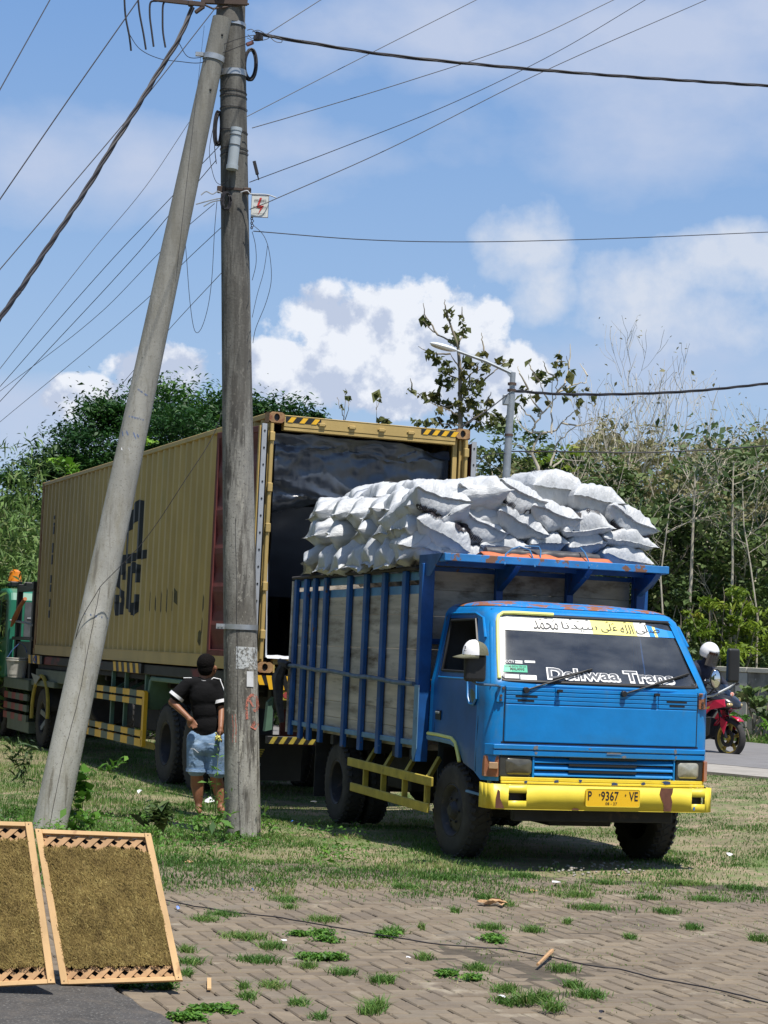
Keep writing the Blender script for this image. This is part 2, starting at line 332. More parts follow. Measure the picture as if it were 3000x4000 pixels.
PVC=mat('grey_pvc',(.34,.38,.41),.5,0,.08)
RUST=mat('rust_iron',(.07,.045,.035),.8,0,.3)
BARKM=mat('bark',(.22,.19,.14),.9,0,.3,5,[((.10,.08,.05),.55,6,(1,1,.3),.15)],bump=.004)
BARKL=mat('pale_bark',(.42,.38,.30),.9,0,.25,6,[((.2,.17,.12),.58,8,(1,1,.4),.12)],bump=.003)
def leafm(name,cols,tl=.25,rough=.55): return mat(name,(0,0,0),rough,0,.12,1.2,attr=cols,tl=tl,spec=.35)
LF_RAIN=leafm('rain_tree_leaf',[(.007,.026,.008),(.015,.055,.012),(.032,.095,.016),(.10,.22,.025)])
LF_BAM=leafm('bamboo_leaf',[(.028,.065,.014),(.075,.15,.03),(.15,.24,.06),(.20,.22,.10)])
LF_MIX=leafm('mixed_leaf',[(.035,.06,.022),(.08,.135,.038),(.135,.19,.06),(.20,.20,.10)])
LF_DK=leafm('dark_leaf',[(.026,.05,.018),(.06,.105,.032),(.10,.155,.048),(.15,.165,.075)])
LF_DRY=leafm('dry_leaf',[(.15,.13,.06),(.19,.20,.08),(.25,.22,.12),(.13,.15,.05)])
LF_TEAK=leafm('teak_leaf',[(.05,.075,.02),(.09,.11,.03),(.12,.13,.035),(.15,.10,.035)],.35)
LF_YG=leafm('yellow_green_leaf',[(.06,.12,.015),(.14,.22,.02),(.22,.30,.035),(.28,.22,.04)],.35)
LF_WEED=leafm('weed_leaf',[(.03,.09,.015),(.06,.16,.02),(.11,.25,.03),(.17,.30,.05)],.3)
GRASSM=leafm('grass_blade',[(.05,.13,.02),(.09,.20,.035),(.16,.25,.055),(.29,.28,.12),(.38,.32,.18)],.3)
PLASTW=mat('sack_weave',(.47,.485,.50),.5,0,.08,6,spec=.45,bump=.022,bs=6,stretch=(1,2.8,1.3),patches=[((.36,.37,.39),.60,7,(1,2,1),.12)])
# ================= ground =================
def groundsheet():
    xs=[-300,-120,-60,-30,-16,-10]+[ -8+.4*i for i in range(41)]+[9.5,12,18,30,60,120,300]
    ys=[-40,-5,3,7]+[8.6+.35*i for i in range(80)]+[37,38,40,43,47,52,60,80,120,250,500]
    mb=MB(); nx=len(xs)
    mb.add([(x,y,gz(x,y)-(.02 if y<16 else 0)) for y in ys for x in xs],[(j*nx+i,j*nx+i+1,(j+1)*nx+i+1,(j+1)*nx+i) for j in range(len(ys)-1) for i in range(nx-1)])
    GR=mat('soil_and_turf',(.19,.165,.095),.95,0,.25,1.5,[((.10,.14,.04),.50,1.1,(1,1,1),.12),((.28,.215,.145),.53,2.3,(1,1,1),.08),((.12,.18,.05),.52,9,(1,1,1),.15)],bump=.02,bs=14)
    tag(mb.build('ground',GR,smooth=True),kind='structure')
groundsheet()
# unseen dark bank beside and behind the camera, added to block sky light
HB=mat('sky_block_bank',(.03,.05,.018),.95,0,.5,1.2,[((.06,.09,.03),.5,3,(1,1,1),.1)],bump=.25,bs=3)
mb=MB(); vs=[]; nb_=60
for j,(rr_,hh) in enumerate(((13,0),(14,3.2),(15.5,6.0),(18,7.6),(24,8.5),(40,9))):
    for i in range(nb_+1):
        a=R(lerp(118,330,i/nb_)) if False else R(112+ (330-112)*i/nb_); x=math.cos(a)*rr_*1.0-1; y=math.sin(a)*rr_*1.35+10; vs.append((x,y,hh*(1+.25*noise.noise((x*.25,y*.25,hh)))))
mb.add(vs,[(j*(nb_+1)+i,j*(nb_+1)+i+1,(j+1)*(nb_+1)+i+1,(j+1)*(nb_+1)+i) for j in range(5) for i in range(nb_)]); tag(mb.build('hill',HB,smooth=True),kind='structure')
# ---- herringbone pavers, one sheet of bricks
def bottom_y(x): # front asphalt patch bottom left
    return 0
def pavers():
    A,B=.22,.11; ang=R(20); ca,sa=math.cos(ang),math.sin(ang); V=[];rn=[];g=.0046; rr=random.Random(3)
    o=Vector((.5,12.0))
    for i in range(-60,61):
        for j in range(-60,61):
            # herringbone: offsets (i: step along (B,B)), (j: (2A... ) 
            for k in (0,1):
                bx=i*B+j*2*A*1.0; by=i*B
                if k==0: cx,cy,w_,h_=bx+A/2,by+B/2,A,B
                else: cx,cy,w_,h_=bx+A+B/2,by+B-A/2 ,B,A
                x=o.x+cx*ca-cy*sa; y=o.y+cx*sa+cy*ca
                if not(-3.6<x<4.6 and 8.7<y<16.2): continue
                if y>15.1+.5*noise.noise((x*.9,y*.9,5)): continue
                px=-.95+(y-9.4)*.02
                z=.1+.006*noise.noise((x*1.5,y*1.5,1))+rr.uniform(-.003,.003)+.012*noise.noise((x*.5,y*.5,8))
                tx,ty=rr.uniform(-.015,.015),rr.uniform(-.015,.015); a2=rr.uniform(-.012,.012)
                hw,hh=w_/2-g-rr.random()*.002,h_/2-g-rr.random()*.002
                c2,s2=math.cos(ang+a2),math.sin(ang+a2)
                def P(a,b,dz): return (x+a*c2-b*s2,y+a*s2+b*c2,z+tx*a+ty*b+dz)
                ch=.006
                top=[P(-hw+ch,-hh+ch,0),P(hw-ch,-hh+ch,0),P(hw-ch,hh-ch,0),P(-hw+ch,hh-ch,0)]
                bot=[P(-hw,-hh,-.007),P(hw,-hh,-.007),P(hw,hh,-.007),P(-hw,hh,-.007)]
                low=[P(-hw,-hh,-.04),P(hw,-hh,-.04),P(hw,hh,-.04),P(-hw,hh,-.04)]
                q=max(0,min(1,.5+.35*noise.noise((x*.9,y*.9,3))+rr.uniform(-.28,.28)))
                V+=top; rn.append(q)
                for e in range(4):
                    V+=[bot[e],bot[(e+1)%4],top[(e+1)%4],top[e]]; V+=[low[e],low[(e+1)%4],bot[(e+1)%4],bot[e]]; rn+=[q,q]
    PM=mat('paver',(0,0,0),.9,0,.22,9,attr=[(.115,.09,.065),(.155,.122,.086),(.195,.155,.108),(.145,.124,.097)],patches=[((.13,.105,.08),.50,1.3,(1,1,1),.22),((.27,.23,.17),.58,4,(1,1,1),.12),((.10,.085,.065),.60,9,(1,1,1),.1)],bump=.002,bs=90)
    npmesh('paving',np.array(V),4,PM,rndv=rn)
    tag(bpy.data.objects['paving'],kind='structure')
pavers()
SOIL=mat('joint_soil',(.075,.06,.042),.95,0,.35,12,[((.05,.08,.025),.6,6,(1,1,1),.1)],bump=.006,bs=60)
mb=MB(); mb.add([(x,y,.1-.011) for y in (8.6,15.4) for x in (-3.7,4.7)],[(0,1,3,2)]); tag(mb.build('paving_soil',SOIL),kind='structure')
# asphalt patch bottom left
ASPH=mat('old_asphalt',(.055,.052,.05),.9,0,.25,5,[((.14,.135,.125),.56,70,(1,1,1),.05),((.09,.08,.07),.5,9,(1,1,1),.2),((.03,.028,.026),.6,3,(1,1,1),.2)],bump=.006,bs=80)
mb=MB(); e=[atz(u,v,.125) for u,v in((-300,3800),(440,3838),(455,3870),(520,3898),(560,3935),(640,3962),(700,4010),(760,4200),(-300,4200))]
mb.prism([(p.x,p.y,.03) for p in e],(0,0,.095)); tag(mb.build('asphalt_patch',ASPH,bevel=.01),kind='structure')
# ---- road on the right
def strip(name,a,b,n0,n1,dz,mt,cross=6,curb=0):
    """strip between perpendicular offsets n0..n1 from the near road edge"""
    d=Vector((-.6,.8)); nn=Vector((.8,.6)); P1=Vector((4.45,25.5)); mb=MB(); ts=[a+(b-a)*i/60 for i in range(61)]; vs=[]
    for t in ts:
        for k in range(cross+1):
            p=P1+d*t+nn*(n0+(n1-n0)*k/cross); vs.append((p.x,p.y,gz(p.x,p.y)+dz))
    w_=cross+1
    mb.add(vs,[(i*w_+k,(i+1)*w_+k,(i+1)*w_+k+1,i*w_+k+1) for i in range(60) for k in range(cross)])
    if curb:
        for k in (0,cross):
            f=[vs[i*w_+k] for i in range(61)]; mb.add(f+[(x,y,z-curb) for x,y,z in f],[(i,i+1,61+i+1,61+i) for i in range(60)])
    return tag(mb.build(name,mt,smooth=True),kind='structure')
ROADM=mat('road_asphalt',(.17,.165,.165),.9,0,.12,3,[((.24,.235,.23),.6,50,(1,1,1),.06)],bump=.003,bs=60)
APR=mat('road_edge_concrete',(.30,.28,.25),.9,0,.15,3,[((.2,.18,.15),.6,6,(1,1,1),.1)],bump=.003)
strip('road',-30,60,1.5,8.6,.045,ROADM,curb=.12)
strip('road_shoulder',-30,60,0,1.55,.04,APR,curb=.12)
# ================= grass =================
def blades(name,pts,h,wd,mt,rv,lean=.6,seed=1,parent=None):
    rg=np.random.default_rng(seed); N=len(pts); P=np.array(pts); a=rg.uniform(0,2*np.pi,N); hh=np.asarray(h)*rg.uniform(.5,1.3,N); ww=wd*rg.uniform(.6,1.3,N)
    d=np.stack([np.cos(a),np.sin(a),np.zeros(N)],1); b=rg.uniform(0,2*np.pi,N); ln=np.stack([np.cos(b),np.sin(b),np.zeros(N)],1)*(hh*rg.uniform(0,lean,N)*1.2)[:,None]
    V=np.empty((N,4,3)); V[:,0]=P-d*ww[:,None]/2; V[:,1]=P+d*ww[:,None]/2
    mid=P+ln*.35+np.array([0,0,1])*(hh*.62)[:,None]; V[:,2]=mid+d*ww[:,None]*.42; V[:,3]=mid-d*ww[:,None]*.42
    V2=np.empty((N,4,3)); V2[:,0]=V[:,3]; V2[:,1]=V[:,2]; tip=P+ln+np.array([0,0,1])*(hh)[:,None]; V2[:,2]=tip+d*ww[:,None]*.08; V2[:,3]=tip-d*ww[:,None]*.08
    VV=np.concatenate([V,V2],1).reshape(-1,3)
    return npmesh(name,VV,4,mt,parent,np.repeat(rv,2))
def grass():
    rg=np.random.default_rng(5); pts=[];hs=[];rv=[]
    def nsn(x,y,s,o): return noise.noise((x*s,y*s,o))
    tries=330000
    U=rg.random((tries,3))
    for i in range(tries):
        # sample in image-like density: nearer = denser, by drawing the distance as 1/d
        y=1/(1/12.6+(1/36-1/12.6)*U[i,0]); x=(U[i,1]-.5)*y*.50
        if x>5.6 and y<20: continue
        q=(x-4.45)*.8+(y-25.5)*.6
        if q>-.05: continue
        edge=13.85+1.1*nsn(x,y,.7,5)+.35*nsn(x,y,2.5,6)+(.25 if x>1 else -.5*(x<-.5))
        if y<edge and U[i,2]>.02: continue
        if y<edge+1.3 and U[i,2]>.25+.5*(y-edge)/1.3: continue
        dn=nsn(x,y,.9,1)+.6*nsn(x,y,3,2)
        bare=.42+.75*dn
        if y<16.6 and x>0: bare=.30+.7*dn+.0*(y<15.4)
        if y>20: bare+=.25
        # worn, shaded soil below the vehicles
        if U[i,2]>max(.06,min(1,bare)): continue
        pts.append((x,y,gz(x,y)-.004)); left=sm(0,-3,x)*sm(13,15,y)
        hs.append((.020+.02*max(0,dn)+.045*left*(.6+nsn(x,y,1.5,3)))*(1.15 if y<18 else 1))
        dry=.30-.14*sm(1.5,3.5,x)+.5*nsn(x,y,1.1,4)+.15*nsn(x,y,5,8)-.15*left
        rv.append(min(1,max(0,dry+rg.normal(0,.2))))
    # far right verge beyond the road
    o=blades('grass',pts,hs,.007,GRASSM,np.array(rv),.9,11); tag(o,'short green and straw coloured grass covering the ground around the vehicles','grass',kind='stuff')
    print('grass',len(pts))
    # verge behind the road
    pts=[];hs=[];rv=[]
    for i in range(26000):
        t=rg.uniform(-10,16); n=8.7+rg.uniform(0,1)**1.4*3.5; x=4.45-.6*t+.8*n; y=25.5+.8*t+.6*n
        pts.append((x,y,gz(x,y))); hs.append(.16+.14*nsn(x,y,1,2)); rv.append(min(1,max(0,.38+.3*nsn(x,y,1,1)+rg.normal(0,.15))))
    o=blades('verge_grass',pts,hs,.016,GRASSM,np.array(rv),1.1,12); tag(o,'taller green grass on the verge beyond the road','grass',kind='stuff')
grass()
def tuft(u,v,wpx,n,h,broad=False,seed=0,dryv=.25,name='weed_clump',label=None,group=None,z=None):
    """a weed clump growing from a joint: a thing of its own"""
    rg=np.random.default_rng(seed); c=atz(u,v,.1 if z is None else z); wr=wpx/2/F*c.y
    root=None; pts=[];
    k=max(3,int(wr/.05))
    cs=[(rg.normal(0,wr*.55),rg.normal(0,.05+wr*.18)) for _ in range(k)]
    for i in range(n):
        q=cs[rg.integers(k)]; pts.append((q[0]+rg.normal(0,wr*.14+.012),q[1]+rg.normal(0,.03),0))
    rv=np.clip(rg.normal(dryv,.16,n),0,1)
    if broad:
        o=leafq(name,np.array(pts)+np.stack([np.zeros(n),np.zeros(n),rg.random(n)*h],1),.022,LF_WEED,None,rv*1.6,up=.7,seed=seed,asp=.5)
    else: o=blades(name,pts,h,.006,GRASSM,rv,1.5,seed+1)
    o.location=(c.x,c.y,gz(c.x,c.y) if z is None else z); return tag(o,label,'weed',group)
def leafq(name,P,size,mt,parent=None,rv=None,up=.4,seed=0,asp=.45,droop=0,jit=.35):
    """leaf-shaped quads (rhombus) centred on P"""
    rg=np.random.default_rng(seed+77); N=len(P); P=np.asarray(P,float)
    n=rg.normal(0,1,(N,3)); n[:,2]=np.abs(n[:,2])+up*2; n/=np.linalg.norm(n,axis=1)[:,None]
    a=rg.normal(0,1,(N,3)); a[:,2]-=droop; a-=n*(a*n).sum(1)[:,None]; a/=np.linalg.norm(a,axis=1)[:,None]+1e-9; b=np.cross(n,a)
    s=(size*np.exp(rg.normal(0,jit,N)))[:,None]
    V=np.empty((N,4,3)); V[:,0]=P-a*s*.5; V[:,2]=P+a*s*.5-np.array([0,0,1])*s*.12; V[:,1]=P+b*s*asp*.5+n*s*.06; V[:,3]=P-b*s*asp*.5+n*s*.06
    if rv is None: rv=rg.random(N)
    return npmesh(name,V.reshape(-1,3),4,mt,parent,rv)
# ================= blue cargo truck (frame: x right, y back, z up, scaled .94) =================
_k=.94
TM=Matrix.Translation((1.96466507*_k,16.957375*_k,CH-CH*_k-.0048*_k))@Matrix.Rotation(.3245,4,'Z')@Matrix.Scale(_k,4)
def T(u,v,ax,val): return hit(u,v,TM,ax,val)
truck=empty('cargo_truck','old blue and yellow flatbed cargo truck with wooden-sided bed, loaded with white sacks','truck',TM)
def lerp(a,b,t): return a+(b-a)*t
def prof(tab,z):
    for (z0,a),(z1,b) in zip(tab,tab[1:]):
        if z<=z1: return lerp(a,b,max(0,(z-z0)/(z1-z0)))
    return tab[-1][1]
Y0=[(.74,.06),(1.05,.035),(1.54,.035),(1.585,.055),(2.17,.44),(2.215,.50),(2.25,.60),(2.28,.80),(2.29,.95)]
WX=[(.74,1.045),(1.05,1.055),(1.54,1.05),(1.60,1.035),(2.17,.935),(2.22,.905),(2.25,.86),(2.28,.72),(2.29,.55)]
YR=[(.74,1.47),(2.2,1.47),(2.25,1.44),(2.28,1.32),(2.29,1.2)]
RC=[(.74,.12),(1.54,.11),(1.6,.10),(2.17,.13),(2.29,.2)]
tS=[1,.94,.86,.72,.58,.44,.32,.21,.12]      # side fractions rear -> front
fX=[0,.035,.5,1,1.5,1.965,2]
def cabpt(z,col):
    y0,w_,yr,r=prof(Y0,z),prof(WX,z),prof(YR,z),prof(RC,z)
    nS=len(tS)
    def side(i): return (-w_, y0+r+(yr-y0-r)*tS[i])
    n=2*nS+2*5+len(fX)
    if col<nS: x,y=side(col)
    elif col<nS+5:
        a=(col-nS)/4*math.pi/2; x=-w_+r-r*math.cos(a); y=y0+r-r*math.sin(a)
    elif col<nS+5+len(fX):
        t=fX[col-nS-5]-1; x=t*(w_-r); y=y0
    elif col<nS+10+len(fX):
        a=(col-nS-5-len(fX))/4*math.pi/2; x=w_-r+r*math.sin(a); y=y0+r-r*math.cos(a)
    else:
        x,y=side(2*nS+9+len(fX)-col+0) if False else side(n-1-col); x=-x
    y+= -.028*(1-(x/w_)**2)*(1 if y<y0+.02 else 0)
    if z<=1.55: y+= .0
    return Vector((x,y,z))
NC=2*len(tS)+10+len(fX)
def zbot(x,y):
    if y>.80: return 1.035
    if y>.62: return lerp(.86,1.035,sm(.62,.80,y))
    return lerp(.755,.86,max(0,(y-.1)/.52))
ZL=[.74,.86,1.0,1.04,1.2,1.38,1.54,1.585,1.64,1.9,2.12,2.165,2.19,2.215,2.235,2.25,2.265,2.28,2.29]
mb=MB(); vs=[]
for zi,z in enumerate(ZL):
    for c_ in range(NC):
        p=cabpt(z,c_)
        if c_<len(tS) or c_>=NC-len(tS): zb=zbot(p.x,p.y); p.z=max(p.z,zb)
        vs.append(p)
fs=[];fm=[]
nS=len(tS)
for zi in range(len(ZL)-1):
    for c_ in range(NC-1):
        zc=(ZL[zi]+ZL[zi+1])/2
        fr=nS+4<c_+1 and c_<nS+5+len(fX)-1+1
        if nS+5<=c_<nS+5+len(fX)-1 and 1.585<zc<2.165: continue
        if c_ in (nS+4,nS+5+len(fX)-1) and 1.585<zc<2.165: continue
        sd=c_ if c_<nS else NC-2-c_
        if 2<=sd<=7 and 1.64<zc<2.12: continue
        if nS+5<=c_<nS+5+len(fX)-1 and zc<1.0: continue
        q=(zi*NC+c_,zi*NC+c_+1,(zi+1)*NC+c_+1,(zi+1)*NC+c_)
        if len({tuple(round(k,4) for k in vs[i]) for i in q})<3: continue
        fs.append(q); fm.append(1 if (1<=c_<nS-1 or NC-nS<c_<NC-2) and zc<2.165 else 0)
mb.add(vs,fs); mb.m=fm
top=[(len(ZL)-1)*NC+c_ for c_ in range(NC)]; mb.f.append(tuple(top)); mb.m.append(0)
# rear wall
bw=[cabpt(z,0) for z in ZL[3:]]+[cabpt(z,NC-1) for z in ZL[3:]][::-1]; mb.poly(bw)
cab=mb.build('cab',[BLUE,SIDEP],truck,smooth=True,ang=38)
# worn rusty roof skin, 4 mm proud
mb=MB(); g=[]
for zi,z in enumerate([2.228,2.24,2.255,2.272,2.285,2.293]):
    for c_ in range(2,NC-2):
        p=cabpt(min(2.29,z),c_); p.z=z+.006; g.append(p)
k=NC-4; mb.add(g,[(i*k+j,i*k+j+1,(i+1)*k+j+1,(i+1)*k+j) for i in range(5) for j in range(k-1)]+[tuple(5*k+j for j in range(k))])
mb.build('roof_skin',RUSTY,truck,smooth=True,ang=60)
# windscreen surface: s in -1..1, t in 0..1
def WSP(s,t,off=0):
    z=lerp(1.575,2.175,t); y0=prof(Y0,z); w_=prof(WX,z)-prof(RC,z)*.45
    return Vector((s*w_,y0-.028*(1-s*s)+.03*max(0,abs(s)-.86)/.14-off*.85,z+off*.5))
def rrect(s0,s1,t0,t1,rs,rt,n=5):
    o=[]
    for cx,cy,a0 in ((s1-rs,t0+rt,-90),(s1-rs,t1-rt,0),(s0+rs,t1-rt,90),(s0+rs,t0+rt,180)):
        for i in range(n+1):
            a=R(a0+90*i/n); o.append((cx+rs*math.cos(a),cy+rt*math.sin(a)))
    return o
def dens(l,k=5): return [ (lerp(l[i][0],l[(i+1)%len(l)][0],j/k),lerp(l[i][1],l[(i+1)%len(l)][1],j/k)) for i in range(len(l)) for j in range(k)]
def ringmb(a,b,offa,offb,fn=WSP):
    mb=MB(); n=len(a); mb.add([fn(*p,offa) for p in a]+[fn(*p,offb) for p in b],[(i,(i+1)%n,n+(i+1)%n,n+i) for i in range(n)]); return mb
La=dens(rrect(-1.03,1.03,-.06,1.06,.01,.01)); Lb=dens(rrect(-.985,.985,-.005,.99,.07,.12)); Lc=dens(rrect(-.95,.95,.035,.955,.07,.11))
mb=ringmb(La,Lb,.004,.006); mb.build('windscreen_surround',BLUE,truck,smooth=True,solid=.01)
mb=ringmb(Lb,Lc,.012,.014); mb.build('windscreen_rubber',BLACK,truck,smooth=True,solid=.02)
# pale yellow seal on the left and top-left
mb=MB(); path=[(-.962,.03+.0),(-.965,.3),(-.965,.6),(-.962,.86),(-.95,.93),(-.91,.975),(-.8,.985),(-.6,.985),(-.38,.985)]
mb.tube([WSP(s,t,.024) for s,t in path],.017,6); mb.build('windscreen_seal',PALEY,truck,smooth=True)
mb=MB(); N1,N2=24,8
mb.add([WSP(-.985+1.97*i/N1,t/N2,.0) for t in range(N2+1) for i in range(N1+1)],[(t*(N1+1)+i,t*(N1+1)+i+1,(t+1)*(N1+1)+i+1,(t+1)*(N1+1)+i) for t in range(N2) for i in range(N1)])
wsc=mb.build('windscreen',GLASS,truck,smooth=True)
# sun strip banner
def wpatch(name,s0,s1,tb,tt,mt,off=.0035,par=None,n=12):
    mb=MB(); f=lambda v,s: v(s) if callable(v) else v
    mb.add([WSP(lerp(s0,s1,i/n),lerp(f(tb,lerp(s0,s1,i/n)),f(tt,lerp(s0,s1,i/n)),j/2),off) for j in range(3) for i in range(n+1)],[(j*(n+1)+i,j*(n+1)+i+1,(j+1)*(n+1)+i+1,(j+1)*(n+1)+i) for j in range(2) for i in range(n)])
    return mb.build(name,mt,par or wsc)
tb=lambda s:.745-.0*s
BW=mat('banner_white',(.80,.79,.72),.5,0,.03); BY=mat('banner_yellow',(.82,.74,.22),.5,0,.04); BB=mat('banner_blue',(.01,.24,.66),.45,0,.05)
tt=lambda s:.955-(.0 if s<.45 else .11*sm(.45,.95,s))
wpatch('sun_strip',-.945,.02,tb,.955,BW); wpatch('sun_strip',.02,.50,tb,.955,BY); wpatch('sun_strip',.50,.64,tb,.95,BW); wpatch('sun_strip',.64,.70,tb,tt,BB); wpatch('sun_strip',.70,.73,tb,tt,BY); wpatch('sun_strip',.73,.945,tb,tt,BB)
# calligraphy: presentation forms in visual order
words=['\ufeaa\ufee4\ufea4\ufee3','\ufe8e\ufee7\ufeaa\ufef4\ufeb3','\ufef0\ufee0\ufecb','\ufeea\ufee0\ufedf\ufe8d','\ufef0\ufee0\ufebb']
spans=[(-.60,-.34),(-.30,.08),(.12,.30),(.33,.47),(.50,.77)]
for wd,(a,b) in zip(words,spans):
    mb=MB(); put_text(mb,wd,lambda x,y:WSP(a+x,.775+y,.008),b-a,.13,offset=-.006,res=2); mb.build('calligraphy',INK,wsc)
mb=MB()
for s,t in ((-.52,.91),(-.46,.93),(-.2,.93),(-.12,.91),(-.02,.93),(.2,.92),(.26,.90),(.40,.93),(.58,.93),(.63,.91),(-.38,.9)):
    mb.tube([WSP(s-.012,t,.008),WSP(s,t+.012,.008),WSP(s+.016,t+.008,.008)],.0022,4)
mb.build('calligraphy',INK,wsc)
# "Dehwaa Trans" lettering: white outline letters with dark faces
def wtxt(s,sa,sb,ta,tb_,off,mt,offset,nm):
    mb=MB(); put_text(mb,s,lambda x,y:WSP(sa+x,ta+y,off),sb-sa,tb_-ta,offset=offset,res=3); return mb.build(nm,mt,wsc)
for s,a,b in (('Dehwaa',-.505,.18),('Trans',.235,.72)):
    wtxt(s,a-.016,b+.004,.055 if s=='Dehwaa' else .05,.232,.0035,WHITE,.07,'lettering')
    wtxt(s,a-.002,b-.012,.082,.222,.0065,mat('letter_face',(.05,.06,.08),.5),.012,'lettering')
# small stickers bottom left
STG=mat('sticker_green',(.03,.42,.25),.5)
def flat_txt(s,s0,s1,t0,t1,mt,off=.007):
    mb=MB(); put_text(mb,s,lambda x,y:WSP(s0+x,t0+y,off),s1-s0,t1-t0,offset=.01,res=1); return mb.build('sticker_text',mt,wsc)
flat_txt('CCTV',-.90,-.82,.27,.31,WHITE); wpatch('sticker',-.81,-.74,.27,.285,WHITE,n=2); wpatch('sticker',-.81,-.74,.295,.31,WHITE,n=2); wpatch('sticker',-.72,-.62,.285,.315,WHITE,n=2)
wpatch('sticker',-.92,-.70,.145,.245,STG,n=3); flat_txt('KOMUNITAS TRUCK',-.90,-.71,.215,.235,INK); flat_txt('MALANG',-.86,-.73,.17,.208,INK); wpatch('sticker',-.91,-.78,.055,.115,mat('sticker_worn',(.55,.55,.56),.6),n=2); wpatch('sticker',-.77,-.62,.045,.11,WHITE,n=3)
# side window glass, rubbers, interior
for sg in (-1,1):
    def SP(y,z,o=0): return Vector((sg*(prof(WX,z)+o),y,z))
    mb=MB(); r_=[(.34,1.64),(1.20,1.64),(1.24,2.12),(.66,2.12)]
    if sg==1: mb.poly([SP(y,z,-.012) for y,z in [(.30,1.63),(1.25,1.63),(1.27,2.13),(.60,2.13)]]); mb.build('side_window',DGLASS,truck)
    mb=MB(); fr=[(.335,1.645),(1.245,1.645),(1.26,1.9),(1.265,2.10),(.66,2.11)]
    mb.tube([SP(y,z,.004) for y,z in fr],.013,6,closed=True); mb.build('window_seal',BLACK,truck,smooth=True)
    # door edge seams and beltline crease
    mb=MB()
    for pth in ([(1.33,1.05),(1.33,1.6),(1.32,2.16)],[(.30,1.62),(.26,1.2),(.30,.80)],):
        mb.tube([SP(y,z,.0) for y,z in pth],.0045,4)
    mb.build('door_seam',BLACK,truck)
    mb=MB(); mb.tube([SP(y,1.585-.02*(y<.4),.002) for y in (.34,.5,.8,1.1,1.3)],.010,6); mb.tube([SP(y,z,.002) for y,z in [(1.30,2.165),(.7,2.165),(.5,2.12),(.36,1.95)]],.012,6)
    mb.build('door_crease',BLUE,truck,smooth=True)
    # quarter window below the belt
    mb=MB(); qp=[(.36,1.60),(.30,1.42),(.36,1.37),(.45,1.375),(.50,1.43),(.56,1.60)]
    mb.prism([SP(y,z,.006) for y,z in qp],(sg*-.012,0,0)); mb.build('quarter_window',mat('quarter_glass',(.10,.13,.12),.12,0,.3,8),truck)
    mb=MB(); mb.tube([SP(y,z,.012) for y,z in qp],.011,6); mb.build('quarter_window_trim',BLUE if sg<0 else BLACK,truck,smooth=True)
    # handle
    mb=MB(); mb.bb(sg*1.052,sg*1.066,1.16,1.29,1.20,1.285); mb.cur=1; mb.bb(sg*1.062,sg*1.074,1.175,1.275,1.255,1.275); mb.build('door_handle',[BLACK,STEEL],truck,bevel=.004)
    # arch trim
    mb=MB(); ar=[(1.47,1.065),(1.2,1.065),(.86,1.055),(.76,1.02),(.70,.93),(.66,.86)]
    mb.tube([SP(y,z,.008) for y,z in ar],.016,6); mb.cur=1
    mb.tube([SP(y,z-.035 if y>.8 else z-.02,-.005) for y,z in ar[:4]],.03,6); mb.build('wheel_arch_trim',[PALEY,LBLUE],truck,smooth=True)
mb=MB(); mb.bb(-.95,.95,.12,.40,1.40,1.60); mb.bb(-.95,.95,1.40,1.43,1.0,2.15); mb.bb(-1,1,.1,1.45,1.02,1.05); mb.build('dashboard',INNER,truck,bevel=.02)
mb=MB(); mb.bb(-.9,.9,.95,1.38,1.15,1.38); 
for x in (-.55,.5): mb.box((x,1.32,1.62),(.5,.12,.5)); mb.box((x,1.33,1.95),(.28,.1,.16))
mb.build('seats',SEATM,truck,bevel=.03,seg=2)
mb=MB(); c_=Vector((.50,.52,1.62)); axv=Vector((0,-.55,.83)).normalized(); u_=axv.orthogonal().normalized(); w2=axv.cross(u_)
mb.tube([c_+(u_*math.cos(t)+w2*math.sin(t))*.2 for t in [2*math.pi*i/24 for i in range(24)]],.014,6,closed=True); mb.cyl(c_,c_-axv*.3,.03); mb.beam(c_-u_*.19,c_+u_*.19,.03,.015); mb.build('steering_wheel',BLACK,truck,smooth=True)
# --- front panels
def FY(x): return .035-.028*(1-(x/1.05)**2)
def curved(name,x0,x1,z0,z1,off,mt,th=.02,par=truck,n=14,bev=.004,zs=None):
    mb=MB(); a=[]
    for k,z in enumerate((z0,z1)):
        for i in range(n+1):
            x=lerp(x0,x1,i/n); a.append(Vector((x,FY(x)-off,z)))
    for k,z in enumerate((z0,z1)):
        for i in range(n+1):
            x=lerp(x0,x1,i/n); a.append(Vector((x,FY(x)-off+th,z)))
    m_=n+1; f=[]
    for i in range(n):
        f+=[(i,i+1,m_+i+1,m_+i),(2*m_+i,3*m_+i,3*m_+i+1,2*m_+i+1),(i,2*m_+i,2*m_+i+1,i+1),(m_+i,m_+i+1,3*m_+i+1,3*m_+i)]
    f+=[(0,m_,3*m_,2*m_),(n,2*m_+n,3*m_+n,m_+n)]
    mb.add(a,f); return mb.build(name,mt,par,bevel=bev)
curved('front_panel',-.905,.905,1.075,1.392,.014,BLUE,bev=.006)
fp=bpy.data.objects['front_panel']
for i in range(4):
    z=1.400+i*.036
    for (a,b) in ((-.905,-.462),(-.456,.516),(.522,.905)): curved('louvre_rib',a,b,z,z+.030,.014,BLUE,bev=.003,n=6)
curved('panel_gap',-.93,.93,1.062,1.075,.002,BLACK,bev=0)
mb=MB()
for x in (-.912,.912): mb.tube([(x,FY(x)-.001,1.07),(x,FY(x)-.001,1.545)],.005,4)
mb.build('panel_seam',BLACK,truck)
